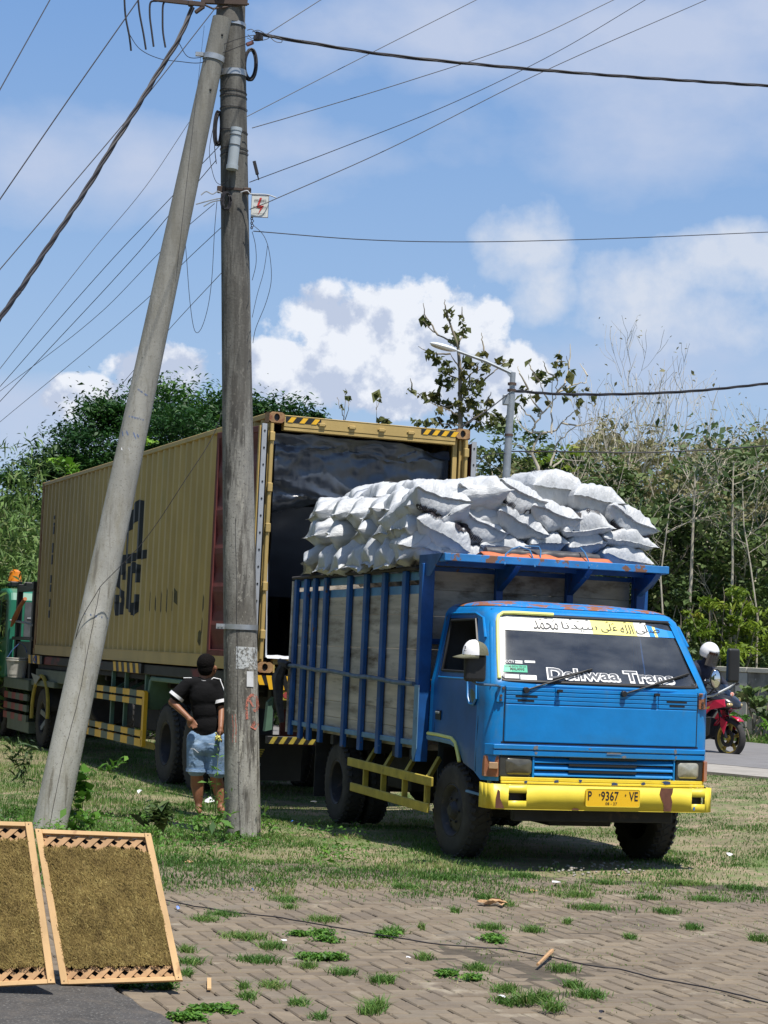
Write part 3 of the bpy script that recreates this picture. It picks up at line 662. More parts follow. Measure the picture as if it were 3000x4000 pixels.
for s in (-1,1):
    for z,a,b in ((1.461,.60,.80),(1.425,.63,.78)): curved('louvre_slot',min(s*a,s*b)-.02*(s<0),max(s*a,s*b)-.02*(s<0),z-.007,z+.006,.0165,BLACK,bev=0,n=3)
# upper grille strip
curved('grille_strip',-1.0,1.0,1.010,1.052,.018,BLUE,bev=.006); curved('grille_strip',-1.0,1.0,.958,1.004,.012,BLUE,bev=.006)
mb=MB()
for s in (-1,1): mb.prism([(s*.99,.02,.958),(s*1.045,.10,.958),(s*1.045,.10,1.052),(s*.99,.01,1.052)],(0,.03,0))
mb.build('corner_trim',BLUE,truck,bevel=.004)
# paint chips
CHIP=mat('bare_primer',(.16,.16,.17),.7,0,.2,20)
def chip(cx,cz,w_,h_,off,sd,mt=CHIP,par=truck,nm='paint_chip'):
    rr=random.Random(sd); mb=MB(); n=11; P=[]
    for i in range(n):
        a=2*math.pi*i/n; q=rr.uniform(.6,1.15); x=cx+math.cos(a)*w_/2*q; z=cz+math.sin(a)*h_/2*q; P.append((x,FY(x)-off,z))
    mb.poly(P); mb.build(nm,mt,par)
chip(-.62,1.03,.05,.045,.0195,1); chip(-.615,.985,.025,.03,.0135,2); chip(.10,1.0,.20,.018,.0195,3); chip(.21,.975,.05,.03,.0135,4); chip(.70,1.03,.03,.04,.0195,5); chip(.71,.98,.02,.035,.0135,6); chip(-.12,1.035,.03,.015,.0195,8)
# grille: dark backing, three slats
mb=MB(); mb.bb(-.62,.70,.06,.075,.79,.955); mb.build('grille_backing',BLACK,truck)
for i in range(3):
    z=.925-i*.056
    mb=MB(); mb.prism([(-.615,.022,z-.022),(-.615,.022,z-.012),(-.615,.05,z+.018),(-.615,.06,z+.018),(-.615,.06,z-.022)],(1.31,0,0)); mb.build('grille_slat',BLUE,truck,bevel=.002)
    mb=MB(); mb.bb(-.30,.34,.018,.03,z+.012,z+.030); mb.build('grille_gap',BLACK,truck)
for a_,b_ in ((-.635,-.617),(.697,.712)): mb=MB(); mb.bb(a_,b_,.02,.07,.775,.955); mb.build('grille_frame',BLUE,truck,bevel=.003)
# headlights
for s,x0,x1 in ((-1,-.935,-.645),(1,.725,1.0)):
    mb=MB(); mb.bb(x0,x1,.028,.09,.782,.952); mb.build('headlight_bezel',mat('bezel',(.035,.035,.03),.5,0,.3,10),truck,bevel=.006)
    mb=MB(); cx=(x0+x1)/2+(.03 if s<0 else -.02); L_=rrect(cx-(.10 if s>0 else .12),cx+(.10 if s>0 else .12),.80,.935,.03,.03,4); n=len(L_)
    mb.add([(x,.026,z) for x,z in L_]+[(cx+(x-cx)*.8,.012,.867+(z-.867)*.8) for x,z in L_]+[(cx,.008,.867)],[(i,(i+1)%n,n+(i+1)%n,n+i) for i in range(n)]+[(n+i,n+(i+1)%n,2*n) for i in range(n)])
    mb.build('headlight',mat('headlamp_face',(.085,.08,.06) if s<0 else (.34,.33,.27),.22,.2,.3,14,coat=.6),truck,smooth=True)  # left lens darker than the right one
    xa,xb=(-1.045,-.94) if s<0 else (.985,1.062)
    mb=MB(); mb.prism([(xa,.10 if s<0 else .0,.775),(xb,.03 if s<0 else .09,.775),(xb,.03 if s<0 else .09,.95),(xa,.10 if s<0 else .0,.95)],(0,.05,0)); mb.build('indicator',LENSD if s<0 else LENS,truck,bevel=.004)
    if s<0:
        mb=MB(); mb.box((-.985,.038,.87),(.075,.03,.055),Matrix.Rotation(-.6,3,'Z')); mb.build('indicator',mat('pale_lens',(.5,.32,.18),.3,0,.2),truck,bevel=.004)
# yellow valance and bumper
curved('lower_valance',-.92,1.0,.748,.778,.004,YEL,bev=.003); curved('lower_valance',-.92,1.0,.724,.744,.016,YEL,bev=.003)
for x,w_,sd in ((-.42,.05,1),(-.2,.03,2),(.12,.08,3),(.4,.05,4),(.62,.09,5),(-.7,.03,6)): chip(x,.75+.01*(sd%3-1),w_,.03,.0185,sd,mat('navy_chip',(.02,.05,.14),.6),nm='paint_chip')
mb=MB(); BZ0,BZ1=.515,.722
xs_=[-1.0,-.875,-.71,.845,.975,1.0]
def by(x): return -.05-.012*(1-x*x)
segs=[]
def slab(x0,x1,z0,z1,n=6):
    for i in range(n):
        a,b=lerp(x0,x1,i/n),lerp(x0,x1,(i+1)/n); mb.add([(a,by(a),z0),(b,by(b),z0),(b,by(b),z1),(a,by(a),z1)],[(0,1,2,3)])
slab(-1.0,-.875,BZ0,BZ1,2); slab(-.875,-.71,BZ0,.585,1); slab(-.875,-.71,.65,BZ1,1); slab(-.71,.845,BZ0,BZ1,10); slab(.845,.975,BZ0,.585,1); slab(.845,.975,.645,BZ1,1); slab(.975,1.0,BZ0,BZ1,1)
for s in (-1,1):
    pa=[(s*1.0,by(1)),(s*1.03,-.04),(s*1.052,-.01),(s*1.062,.05),(s*1.062,.14)]
    for (a,b),(c2,d2) in zip(pa,pa[1:]): mb.add([(a,b,BZ0),(c2,d2,BZ0),(c2,d2,BZ1+.004),(a,b,BZ1)],[(0,1,2,3)])
# top and bottom flanges
for z in (BZ0,BZ1):
    P=[(x,by(x)) for x in [-1+.1*i for i in range(21)]]
    for (a,b),(c2,d2) in zip(P,P[1:]): mb.add([(a,b,z),(c2,d2,z),(c2,d2+.07,z-.004),(a,b+.07,z-.004)],[(0,1,2,3)])
bump=mb.build('bumper',YEL,truck,smooth=True,ang=30,solid=.004)
for a_,b_ in ((-.87,-.715),(.85,.97)): mb=MB(); mb.bb(a_,b_,.01,.03,.575,.66); mb.build('bumper_opening',BLACK,truck)
RPATCH=mat('rust_patch',(.13,.05,.03),.85,0,.35,14)
def bchip(pts,nm='rust_patch',mt=RPATCH):
    mb=MB(); mb.poly([(x,by(x)-.0035,z) for x,z in pts]); mb.build(nm,mt,bump)
bchip([(.54,.718),(.66,.72),(.655,.68),(.64,.65),(.655,.60),(.645,.52),(.575,.518),(.57,.58),(.545,.63),(.53,.67)])
bchip([(-.99,.60),(-.975,.68),(-.955,.66),(-.95,.60),(-.93,.56),(-.91,.52),(-.99,.519)]); bchip([(-.30,.517),(-.22,.517),(-.24,.53),(-.28,.532)]); bchip([(.86,.56),(.88,.56),(.875,.53),(.86,.535)],mt=mat('blue_fleck',(.03,.15,.4),.5))
# number plate
PL=mat('plate_yellow',(.85,.50,.015),.4,0,.03); px0,px1,pz0,pz1=-.175,.335,.548,.702
mb=MB(); L_=rrect(px0,px1,pz0,pz1,.015,.015,3); mb.prism([(x,-.078,z) for x,z in L_],(0,.012,0)); pl=mb.build('number_plate',PL,truck)
mb=MB(); n=len(L_); inn=rrect(px0+.006,px1-.006,pz0+.006,pz1-.006,.012,.012,3); mb.add([(x,-.080,z) for x,z in L_]+[(x,-.080,z) for x,z in inn],[(i,(i+1)%n,n+(i+1)%n,n+i) for i in range(n)]); mb.build('plate_rim',mat('plate_rim',(.75,.6,.05),.4),pl)
mb=MB()
for s,a,w_ in (('P',.020,.035),('9367',.142,.165),('VE',.405,.085)):
    put_text(mb,s,lambda x,y:(px0+a+x,-.0805,pz0+.055+y),w_,.078,offset=.012,res=3)
for x in (.128,.372): mb.cyl((px0+x,-.0803,pz0+.105),(px0+x,-.083,pz0+.105),.006,8)
put_text(mb,'08 - 27',lambda x,y:(px0+.185+x,-.0805,pz0+.018+y),.11,.024,offset=.005,res=2); mb.build('plate_number',INK,pl)
# wipers, knobs
def wiper(sx,tip,par=truck):
    a=Vector((sx,FY(sx)-.03,1.515)); p=WSP(*tip,.03); mb=MB(); mb.cyl(a+Vector((0,.03,0)),a+Vector((0,-.02,0)),.026,12); mb.beam(a,a.lerp(p,.55)+Vector((0,-.02,.0)),.016,.012); mb.beam(a.lerp(p,.5)+Vector((0,-.02,0)),p,.009,.009)
    e=(p-a).normalized(); q0=a.lerp(p,.42); mb.beam(WSP(tip[0]-.36,tip[1]-.155,.017),WSP(tip[0]+.04,tip[1]+.012,.017),.008,.02); mb.build('wiper',BLACK,par,bevel=.003)
wiper(-.735,(-.12,.205)); wiper(.175,(.86,.20))
for x in (-.435,.485):
    mb=MB(); mb.cyl((x,FY(x)-.012,1.515),(x,FY(x)-.055,1.52),.014,10); mb.box((x,FY(x)-.055,1.52),(.05,.012,.022)); mb.build('washer_nozzle',BLACK,truck)
# mirror bracket plates
for s in (-1,1):
    mb=MB(); mb.box((s*.955,FY(.955)-.012,1.475),(.07,.012,.14)); mb.build('hinge_plate',BLUE if s<0 else RUSTY,truck,bevel=.004)
    mb=MB()
    for z in (1.525,1.46,1.425): mb.cyl((s*.955+(.0 if z<1.5 else -.02*s),FY(.955)-.02,z),(s*.955+(.0 if z<1.5 else -.02*s),FY(.955)-.03,z),.012,8)
    mb.build('hinge_bolt',RUST,truck)
# left mirror
ml=T(1855,2608,1,-.10); mlz=ml.z
mb=MB(); mb.box((ml.x,-.10,mlz),(.19,.07,.235)); lm=mb.build('mirror',BLACK,truck,bevel=.03,seg=3)
mb=MB(); mb.tube([(-.965,FY(.96)-.02,1.535),(-1.02,-.06,1.545),(ml.x+.03,-.085,1.55),(ml.x-.01,-.08,mlz-.11)],.011,6); mb.build('mirror_arm',mat('arm_paint',(.07,.12,.18),.5,.2,.3,20),truck,smooth=True)
# right mirrors
mrr=T(2863,2600,1,-.02); mb=MB(); mb.box((mrr.x,-.02,mrr.z),(.115,.06,.30)); mb.build('mirror',BLACK,truck,bevel=.022,seg=3)
r2=T(2796,2652,1,-.06); mb=MB(); mb.tube([(.985,.0,1.52),(r2.x,-.02,1.53),(mrr.x-.03,-.03,mrr.z-.19),(mrr.x+.02,-.03,mrr.z-.15)],.010,6); mb.build('mirror_arm',STEEL,truck,smooth=True)
mb=MB(); mb.sph((r2.x,-.06,r2.z),.05,16,10,(.95,.3,1.6)); mb.build('round_mirror',mat('chrome',(.8,.8,.8),.05,1,.02),truck,smooth=True)
mb=MB(); mb.tube([(r2.x+.052*math.cos(t),-.06,r2.z+.085*math.sin(t)) for t in [2*math.pi*i/20 for i in range(20)]],.006,5,closed=True); mb.beam((r2.x,-.04,r2.z-.08),(r2.x-.03,-.0,1.54),.012,.012); mb.build('round_mirror_rim',BLACK,truck,smooth=True)
# --- wheels
def wheel(par,c,R_,wd,side,name='wheel',rimd=.30,mt_r=RIM,dual=False,steer=0,dish=.05,front=True,lugs=36,gauge=None):
    """axis along x; side -1 outer face towards -x"""
    o=bpy.data.objects.new
    mb=MB(); rr=R_*.56
    prof_=[(rr*.99,-wd*.42),(rr*1.04,-wd*.46),(R_*.80,-wd*.5),(R_*.93,-wd*.47),(R_*.985,-wd*.40),(R_,-wd*.28),(R_,wd*.28),(R_*.985,wd*.40),(R_*.93,wd*.47),(R_*.80,wd*.5),(rr*1.04,wd*.46),(rr*.99,wd*.42)]
    rim=MB(); s=side; hub=R_*.56
    if front: pr=[(hub,-wd*.44),(hub*.97,-wd*.46),(hub*.90,-wd*.40),(hub*.86,-wd*.28),(hub*.82,-wd*.22),(hub*.60,-wd*.30),(hub*.42,-wd*.36),(hub*.36,-wd*.34),(hub*.30,-wd*.45),(hub*.2,-wd*.55),(0.001,-wd*.56)]
    else: pr=[(hub,-wd*.44),(hub*.97,-wd*.46),(hub*.90,-wd*.40),(hub*.85,wd*.05),(hub*.80,wd*.32),(hub*.5,wd*.36),(hub*.36,wd*.30),(hub*.34,-wd*.05),(hub*.22,-wd*.08),(0.001,-wd*.08)]
    rim.lathe([(a,b) for a,b in pr],(0,0,0),(-s,0,0) if False else (1,0,0),36)
    rim.lathe([(hub,-wd*.44),(hub,wd*.44)],(0,0,0),(1,0,0),36)
    ro=rim.build(name,mt_r,par,smooth=True,ang=35)
    if front:
        h=MB(); h.cur=0
        for i in range(5):
            a=2*math.pi*i/5+.3; h.cyl((-wd*.20,math.cos(a)*hub*.71,math.sin(a)*hub*.71),(-wd*.272,math.cos(a)*hub*.71,math.sin(a)*hub*.71),hub*.10,10)
        h.build('rim_hole',BLACK,ro)
        h=MB()
        for i in range(6):
            a=2*math.pi*i/6; h.cyl((-wd*.3,math.cos(a)*hub*.48,math.sin(a)*hub*.48),(-wd*.42,math.cos(a)*hub*.48,math.sin(a)*hub*.48),hub*.05,6)
        h.build('wheel_nut',RIM,ro)
    ty=MB(); ty.lathe(prof_,(0,0,0),(1,0,0),64,closed=True)
    for i in range(lugs):
        a=2*math.pi*(i+.5)/lugs; 
        for sd in (-1,1):
            aa=a+(0 if sd<0 else math.pi/lugs); rot=Matrix.Rotation(aa,3,'X'); 
            ty.box(rot@Vector((sd*wd*.36,0,R_*.992)),(wd*.22,2*math.pi*R_/lugs*.55,R_*.05),rot@Matrix.Rotation(sd*.35,3,'Z')@Matrix.Rotation(-sd*-.55,3,'Y') )
        rot=Matrix.Rotation(a,3,'X'); ty.box(rot@Vector((0,0,R_*1.0)),(wd*.34,2*math.pi*R_/lugs*.62,R_*.022),rot@Matrix.Rotation(.5,3,'Z'))
    ty.build('tyre',RUB,ro,smooth=True,ang=30)
    ro.location=c; 
    if side>0: ro.rotation_euler=(0,0,math.pi+steer)
    else: ro.rotation_euler=(0,0,steer)
    return ro
wheel(truck,(-.90,.95,.415),.415,.225,-1,steer=.06); wheel(truck,(.90,.95,.415),.415,.225,1,steer=.06)
for s in (-1,1):
    wheel(truck,(s*.92,4.31,.41),.415,.22,s,front=False); wheel(truck,(s*.66,4.31,.41),.415,.22,s,front=False)
# chassis
mb=MB(); 
for x in (-.38,.38): mb.bb(x-.04,x+.04,.3,5.4,.60,.80)
mb.cyl((-.9,.95,.415),(.9,.95,.415),.06,10); mb.cyl((-.9,4.31,.41),(.9,4.31,.41),.09,12); mb.sph((0,4.31,.42),.22)
mb.bb(-.45,.45,.3,1.3,.42,.9); mb.bb(-.75,.75,.12,.2,.40,.52); mb.bb(-.9,.9,1.5,1.6,.5,.95); mb.bb(-.3,.3,.4,1.4,.34,.5)
for x in (-.62,.62): mb.bb(x-.04,x+.04,.45,1.5,.45,.52)
mb.bb(.5,.85,1.9,2.9,.42,.75); mb.bb(-.8,-.45,2.6,3.3,.45,.8); mb.bb(-.95,.95,.18,.22,.60,.76)
mb.build('chassis',DARK,truck,bevel=.01)
for s in (-1,1):
    mb=MB(); mb.bb(s*.78-.16,s*.78+.16,1.50,1.515,.28,1.0); mb.build('mud_flap',mat('flap',(.03,.045,.06),.7,0,.3),truck)
    mb=MB(); mb.bb(s*.80-.22,s*.80+.22,5.1,5.115,.20,.85); mb.build('mud_flap',DARK,truck)
    mb=MB(); mb.tube([(s*1.0,.12,.80),(s*.93,.18,.6),(s*.9,.22,.5)],.02,5); mb.beam((s*.98,.2,.60),(s*1.04,.5,.62),.02,.02); mb.build('step_bracket',LBLUE,truck)
# --- cargo bed
bed=truck
BXW=1.12
mb=MB()
zs=[.955,1.086,1.253,1.551,1.827,2.155,2.35]
for s in (-1,1):
    for a,b in zip(zs,zs[1:]): mb.bb(s*1.035,s*1.065,1.66,5.9,a+.0012,b-.0012)
    mb.build('side_planks',WOOD,truck,bevel=.004); mb=MB()
for a,b in ((.96,1.25),(1.25,1.55),(1.55,1.83),(1.83,2.14),(2.14,2.385),(2.385,2.60)): mb.bb(-1.03,1.03,1.70,1.74,a+.001,b-.001)
hb=mb.build('headboard',WOOD,truck,bevel=.004)
mb=MB(); mb.bb(-1.03,1.03,1.66,5.9,.90,.95); mb.build('bed_floor',WOOD,truck)
mb=MB()
for y in [1.9+.5*i for i in range(8)]: mb.bb(-1.06,1.06,y-.05,y+.05,.80,.895)
mb.bb(-.46,-.36,1.6,5.8,.79,.80); mb.build('bed_bearers',DARK,truck)
# posts
PY=[(5.86,.09,.82),(5.47,.11,.80),(5.13,.10,.80),(4.72,.10,.80),(3.90,.10,.80),(3.34,.10,.80),(2.77,.10,.80),(2.16,.10,.80)]
for s in (-1,1):
    for k,(y,w_,zb) in enumerate(PY):
        mb=MB(); mb.bb(s*1.075,s*1.118,y-w_/2,y+w_/2,zb,2.565 if k else 2.60); mb.build('bed_post',BLUEF,truck,bevel=.006)
    mb=MB(); mb.bb(s*1.068,s*1.12,1.60,1.72,.80,2.60); mb.build('bed_post',BLUEF,truck,bevel=.006)
    mb=MB(); mb.bb(s*1.03,s*1.15,1.545,1.597,.80,2.62); mb.build('corner_post',BLUEF,truck,bevel=.004)
    mb=MB(); mb.prism([(s*1.152,1.50,1.50),(s*1.152,1.62,1.50),(s*1.152,1.62,.86),(s*1.152,1.58,.80),(s*1.152,1.50,.92)],(s*.006,0,0)); mb.build('corner_plate',LBLUE,truck)
    for z0,z1 in ((2.475,2.555),(2.325,2.43)):
        mb=MB(); mb.bb(s*1.045,s*1.062,1.80,5.9,z0,z1); mb.build('top_rail',mat('rail_blue',(.11,.27,.50),.5,0,.2,6) if s<0 and z0>2.4 else bpy.data.materials['rail_blue'] ,truck,bevel=.003)
    mb=MB(); mb.bb(s*1.04,s*1.10,1.6,5.95,.935,.985); mb.build('bottom_rail',LBLUE,truck,bevel=.004)
    mb=MB(); mb.bb(s*1.05,s*1.14,1.78,5.95,2.567,2.60); mb.build('top_edge',mat('edge_rubber',(.05,.045,.045),.9,0,.4,8),truck,bevel=.01)
    mb=MB(); pts=[(s*1.165,y,lerp(1.50,1.60,(y-1.6)/4.2)+.006*math.sin(y*5)) for y in (1.62,2.2,2.8,3.4,4.1,4.8,5.4,5.9)]; mb.tube(pts,.022,8); mb.build('side_rod',mat('rod_paint',(.10,.15,.22),.5,.3,.4,10),truck,smooth=True)
    # under-ride guard
    mb=MB()
    for z0,z1,ya,yb in ((.615,.70,1.14,3.62),(.375,.455,1.22,3.50)):
        p=Vector((s*1.12,ya,z0+.03)); q=Vector((s*1.12,yb,z1-.03)); mb.beam(p,q,.022,.085)
    mb.build('side_guard',YELD,truck,bevel=.006)
    for y in (1.32,1.93,2.55,3.1):
        mb=MB(); mb.beam((s*1.10,y,.38),(s*1.10,y,.66),.03,.05); mb.beam((s*1.10,y,.66),(s*.95,y+.12,.84),.03,.05); mb.build('guard_strut',YELD,truck)
mb=MB(); mb.bb(-1.12,1.12,5.93,5.99,.85,2.55)
mb.build('tailgate',WOOD,truck); 
mb=MB(); mb.tube([(-1.2,5.9,1.62),(-1.24,5.98,1.45),(-1.20,6.04,1.2),(-1.16,6.0,.95)],[.04,.07,.05,.03],6); mb.tube([(-1.17,5.8,1.60),(-1.22,5.95,1.63),(-1.16,6.05,1.56)],.045,6); mb.build('tied_rag',mat('rag',(.045,.045,.05),.9,0,.4,12),truck,smooth=True)
# rack over the cab
RK=BLUEF
mb=MB()
zf,zb_=2.665,2.655
for x in (-1.10,1.10): mb.beam((x,1.08,zf),(x,1.75,zb_),.03,.075)
mb.bb(-1.12,1.12,1.06,1.10,2.632,2.700); rk=mb.build('roof_rack',mat('rack_paint',(.025,.19,.48),.5,0,.2,5,[((.20,.10,.06),.56,7,(1,1,1)),((.25,.35,.38),.63,12,(1,1,1))]),truck,bevel=.004)
mb=MB(); mb.bb(-1.12,1.12,1.10,1.72,2.652,2.658); mb.bb(-1.12,1.12,1.40,1.44,2.60,2.65); mb.build('rack_floor',BLUEF,truck)
RSM=None
for s in (-1,1):
    RSM=RSM or mat('rack_side',(.03,.10,.25),.55,0,.3,6,[((.10,.05,.05),.6,6,(1,1,1),.1)])
    mb=MB(); mb.prism([(s*1.118,1.11,2.70),(s*1.118,1.72,2.70),(s*1.118,1.72,2.50),(s*1.118,1.42,2.50)],(s*.008,0,0)); mb.build('rack_gusset',RSM,truck)
for x in (-.36,.36,1.06):
    mb=MB(); mb.bb(x-.035,x+.035,1.60,1.66,2.28-.3,2.64); mb.prism([(x-.03,1.60,2.63),(x-.03,1.15,2.63),(x-.03,1.25,2.56),(x-.03,1.60,2.40)],(.06,0,0)); mb.build('rack_brace',BLUEF,truck,bevel=.004)
mb=MB(); mb.bb(-1.05,1.05,1.655,1.69,2.56,2.60); mb.bb(-1.05,1.05,1.655,1.69,1.88,1.93); mb.build('headboard_rail',BLUEF,truck)
# extinguisher-like bottle behind the cab
mb=MB(); p=T(1689,2720,1,1.56); mb.cyl((p.x,1.58,1.22),(p.x,1.58,1.45),.04,12); mb.cur=1; mb.cyl((p.x,1.58,1.45),(p.x,1.58,1.50),.03,8); mb.build('bottle',[BLACK,mat('red_cap',(.6,.03,.02),.4)],truck,smooth=True)
# --- cap on the left mirror
cp_=TM@Vector((ml.x,-.10,mlz+.105))
cap=empty('trucker_cap','white and olive trucker cap hung over the left door mirror','cap',Matrix.Translation(cp_)@Matrix.Rotation(.3245,4,'Z'))
OL=mat('olive_mesh',(.13,.13,.085),.9,0,.2,60,bump=.001,bs=200); CW=mat('cap_white',(.82,.82,.84),.8,0,.02)
mb=MB(); ns,nh=24,8
def capp(a,h,o=0): 
    t=h*math.pi/2; r_=(math.cos(t)**.72); return Vector((math.cos(a)*(.108+o)*r_,math.sin(a)*(.085+o)*r_,.115*math.sin(t)**1.0*(1+.06*math.cos(a+math.pi))+o))
for h in range(nh):
    for k in range(ns):
        a0,a1=2*math.pi*k/ns,2*math.pi*(k+1)/ns; mb.cur=1 if math.cos((a0+a1)/2)<-.1 else 0
        mb.add([capp(a0,h/nh),capp(a1,h/nh),capp(a1,(h+1)/nh),capp(a0,(h+1)/nh)],[(0,1,2,3)])
mb.build('crown',[OL,CW],cap,smooth=True,ang=60)
mb=MB(); n=10; A_=[];B_=[]
for i in range(n+1):
    a=math.pi/2+math.pi*i/n; A_.append(Vector((math.cos(a)*.106,math.sin(a)*.083,.004))); 
    B_.append(Vector((math.cos(a)*.106-.085*abs(math.cos(a))**.5-.0,math.sin(a)*.080,-.018-.012*abs(math.sin(a))+.0)))
mb.add(A_+B_,[(i,i+1,n+2+i,n+1+i) for i in range(n)]); mb.build('brim',OL,cap,smooth=True,solid=.004)
mb=MB()
for k in range(5): mb.box((-.108+.004*k,-.028+.009*k-.02,.062-.012*(k%2)),(.006,.008,.012))
mb.tube([(-.112,-.04,.035),(-.108,-.05,.028),(-.10,-.058,.032)],.003,4); mb.build('cap_print',INK,cap)
# ================= shipping container (x right along the door end, y away, z up from its base) =================
CM=Matrix.Translation((-1.31645206,21.66881922,CH+2.64939877-2.896))@Matrix.Rotation(.3750805,4,'Z')
HC,WC,LC=2.896,2.438,12.192
def C_(u,v,ax,val): return hit(u,v,CM,ax,val)
cont=empty('shipping_container','tall mustard-coloured forty foot shipping container with its rear doors swung open','container',CM)
def corr(b):
    p=.278; t=(b%p)/p; d=.036
    if t<.26: return .0
    if t<.50: return d*(t-.26)/.24
    if t<.76: return d
    return d*(1-(t-.76)/.24)
def corr_breaks(a,b):
    p=.278; o={a,b}
    k=math.floor(a/p)-1
    while k*p<b:
        for t in (0,.26,.5,.76):
            q=k*p+t*p
            if a<q<b: o.add(q)
        k+=1
    return sorted(o)
zb,zt=.166,HC-.055
for s,X0 in ((0,.012),(1,WC-.012)):
    mb=MB(); br=corr_breaks(.10,LC-.16); sgn=1 if s==0 else -1
    vs=[(X0+sgn*corr(b),b,z) for z in (zb,zt) for b in br]; n=len(br)
    mb.add(vs,[(i,i+1,n+i+1,n+i) for i in range(n-1)]); mb.build('side_wall',GOLD,cont)
    mb=MB(); x=0 if s==0 else WC
    mb.bb(x,x+sgn*.06,.12,LC-.12,HC-.065,HC-.004); mb.build('top_rail',GOLD,cont,bevel=.006)
    mb=MB(); mb.bb(x,x+sgn*.045,.12,LC-.12,.012,.165); mb.bb(x-sgn*.004,x+sgn*.02,.12,LC-.12,.158,.170)
    mb.build('bottom_rail',GOLD,cont,bevel=.003)
mb=MB(); br=corr_breaks(.1,LC-.1); n=len(br); mb.add([(x,b,HC-.03-.5*corr(b)) for x in (.03,WC-.03) for b in br],[(i,i+1,n+i+1,n+i) for i in range(n-1)]); mb.build('roof',GOLD,cont)
mb=MB(); mb.bb(.04,WC-.04,.1,LC-.1,.13,.15); mb.build('floor',DARK,cont)
mb=MB(); 
for i in range(9): x0=.06+i*.26; mb.bb(x0,x0+.13,LC-.05,LC-.03,.15,HC-.06); mb.bb(x0+.13,x0+.26,LC-.08,LC-.06,.15,HC-.06)
mb.bb(.04,WC-.04,LC-.1,LC-.06,.1,HC-.05); mb.build('front_wall',GOLD,cont)
# corner castings with openings
def casting(x0,z0,y0,dy=.162,face=True):
    mb=MB(); w_,h_=.178,.118; cx,cz_=x0+w_/2,z0+h_/2; n=16
    hole=[(cx+(.034+.0)*math.cos(2*math.pi*i/n),cz_+.043*math.sin(2*math.pi*i/n)) for i in range(n)]
    sq=[]
    for i in range(n):
        a=2*math.pi*i/n; c,s=math.cos(a),math.sin(a); k=min(w_/2/abs(c) if abs(c)>1e-6 else 9,h_/2/abs(s) if abs(s)>1e-6 else 9); sq.append((cx+k*c,cz_+k*s))
    ya,yb=(y0,y0+dy)
    mb.add([(x,ya,z) for x,z in sq]+[(x,ya,z) for x,z in hole]+[(x,ya+.03,z) for x,z in hole],[(i,(i+1)%n,n+(i+1)%n,n+i) for i in range(n)]+[(n+i,n+(i+1)%n,2*n+(i+1)%n,2*n+i) for i in range(n)])
    mb.bb(x0,x0+w_,ya+.03,yb,z0,z0+h_); 
    for xx in (x0,x0+w_): mb.add([(xx,ya,z0),(xx,ya+.03,z0),(xx,ya+.03,z0+h_),(xx,ya,z0+h_)],[(0,1,2,3)])
    for zz in (z0,z0+h_): mb.add([(x0,ya,zz),(x0+w_,ya,zz),(x0+w_,ya+.03,zz),(x0,ya+.03,zz)],[(0,1,2,3)])
    mb.bb(cx-.04,cx+.04,ya+.028,ya+.029,cz_-.045,cz_+.045)
    o=mb.build('corner_casting',CRUST,cont,bevel=.0); 
    m2=MB(); m2.poly([(x,ya+.024,z) for x,z in hole]); m2.build('casting_hole',BLACK,o)
for x in (-.003,WC-.175):
    casting(x,HC-.118,-.004); casting(x,0,-.004)
    mb=MB(); mb.bb(x,x+.178,LC-.16,LC,HC-.118,HC); mb.bb(x,x+.178,LC-.16,LC,0,.118); mb.build('corner_casting',CRUST,cont,bevel=.01)
    mb=MB(); mb.bb(x+.01,x+.168,LC-.09,LC-.01,.118,HC-.118) if False else mb.bb((x+.005 if x<1 else x+.1),(x+.075 if x<1 else x+.17),LC-.15,LC-.01,.118,HC-.118); mb.build('front_post',CRUST,cont,bevel=.006)
# door posts
for s in (0,1):
    x=lambda q:(q if s==0 else WC-q)
    mb=MB(); mb.bb(x(.005),x(.055),.03,.11,.118,HC-.118); mb.bb(x(.055),x(.085),.07,.11,.118,HC-.118) 
    mb.build('door_post',GOLD,cont,bevel=.004)
    mb=MB(); mb.cyl((x(.035),.005,.15),(x(.035),.005,HC-.13),.021,8); mb.build('hinge_rod',GOLD,cont,smooth=True)
    if s==1: mb=MB(); mb.bb(WC-.17,WC-.115,.08,.12,.118,HC-.118); mb.bb(WC-.10,WC-.085,.05,.09,.118,HC-.118); mb.build('door_jamb',GOLD,cont,bevel=.003)
    for z in (.42,.95,1.60,2.05,2.62):
        mb=MB(); mb.bb(x(.010),x(.066),-.03,.02,z-.05,z+.05); mb.build('hinge',GOLD,cont,bevel=.006)
# header and sill
mb=MB(); mb.bb(.175,WC-.175,0,.10,HC-.155,HC-.03); mb.bb(.175,WC-.175,.005,.10,HC-.195,HC-.157); mb.bb(.175,WC-.175,-.004,.02,HC-.038,HC-.026); mb.build('header',GOLD,cont,bevel=.004)
for i in range(4):
    mb=MB(); x=.62+i*.36; mb.bb(x-.035,x+.035,-.022,0,HC-.118,HC-.082); mb.bb(x-.05,x+.05,-.012,0,HC-.10,HC-.09); mb.build('lock_lug',GOLD,cont,bevel=.004)
for x0 in (.19,WC-.19-.42):
    mb=MB(); mb.bb(x0,x0+.42,-.0035,0,HC-.105,HC-.043); o=mb.build('hazard_label',BLACK,cont)
    mb=MB()
    for i in range(3 if x0<1 else 4):
        a=x0+.02+i*(.14 if x0<1 else .115); mb.poly([(a,-.0065,HC-.104),(a+.06,-.0065,HC-.104),(a+.105,-.0065,HC-.044),(a+.045,-.0065,HC-.044)])
    mb.build('hazard_stripe',WARN,o)
mb=MB(); mb.bb(.178,WC-.178,0,.1,.095,.150); mb.bb(.178,WC-.178,-.02,.06,.145,.158); mb.bb(.178,.20,0,.08,.0,.095); mb.bb(.42,.46,0,.08,.0,.095)
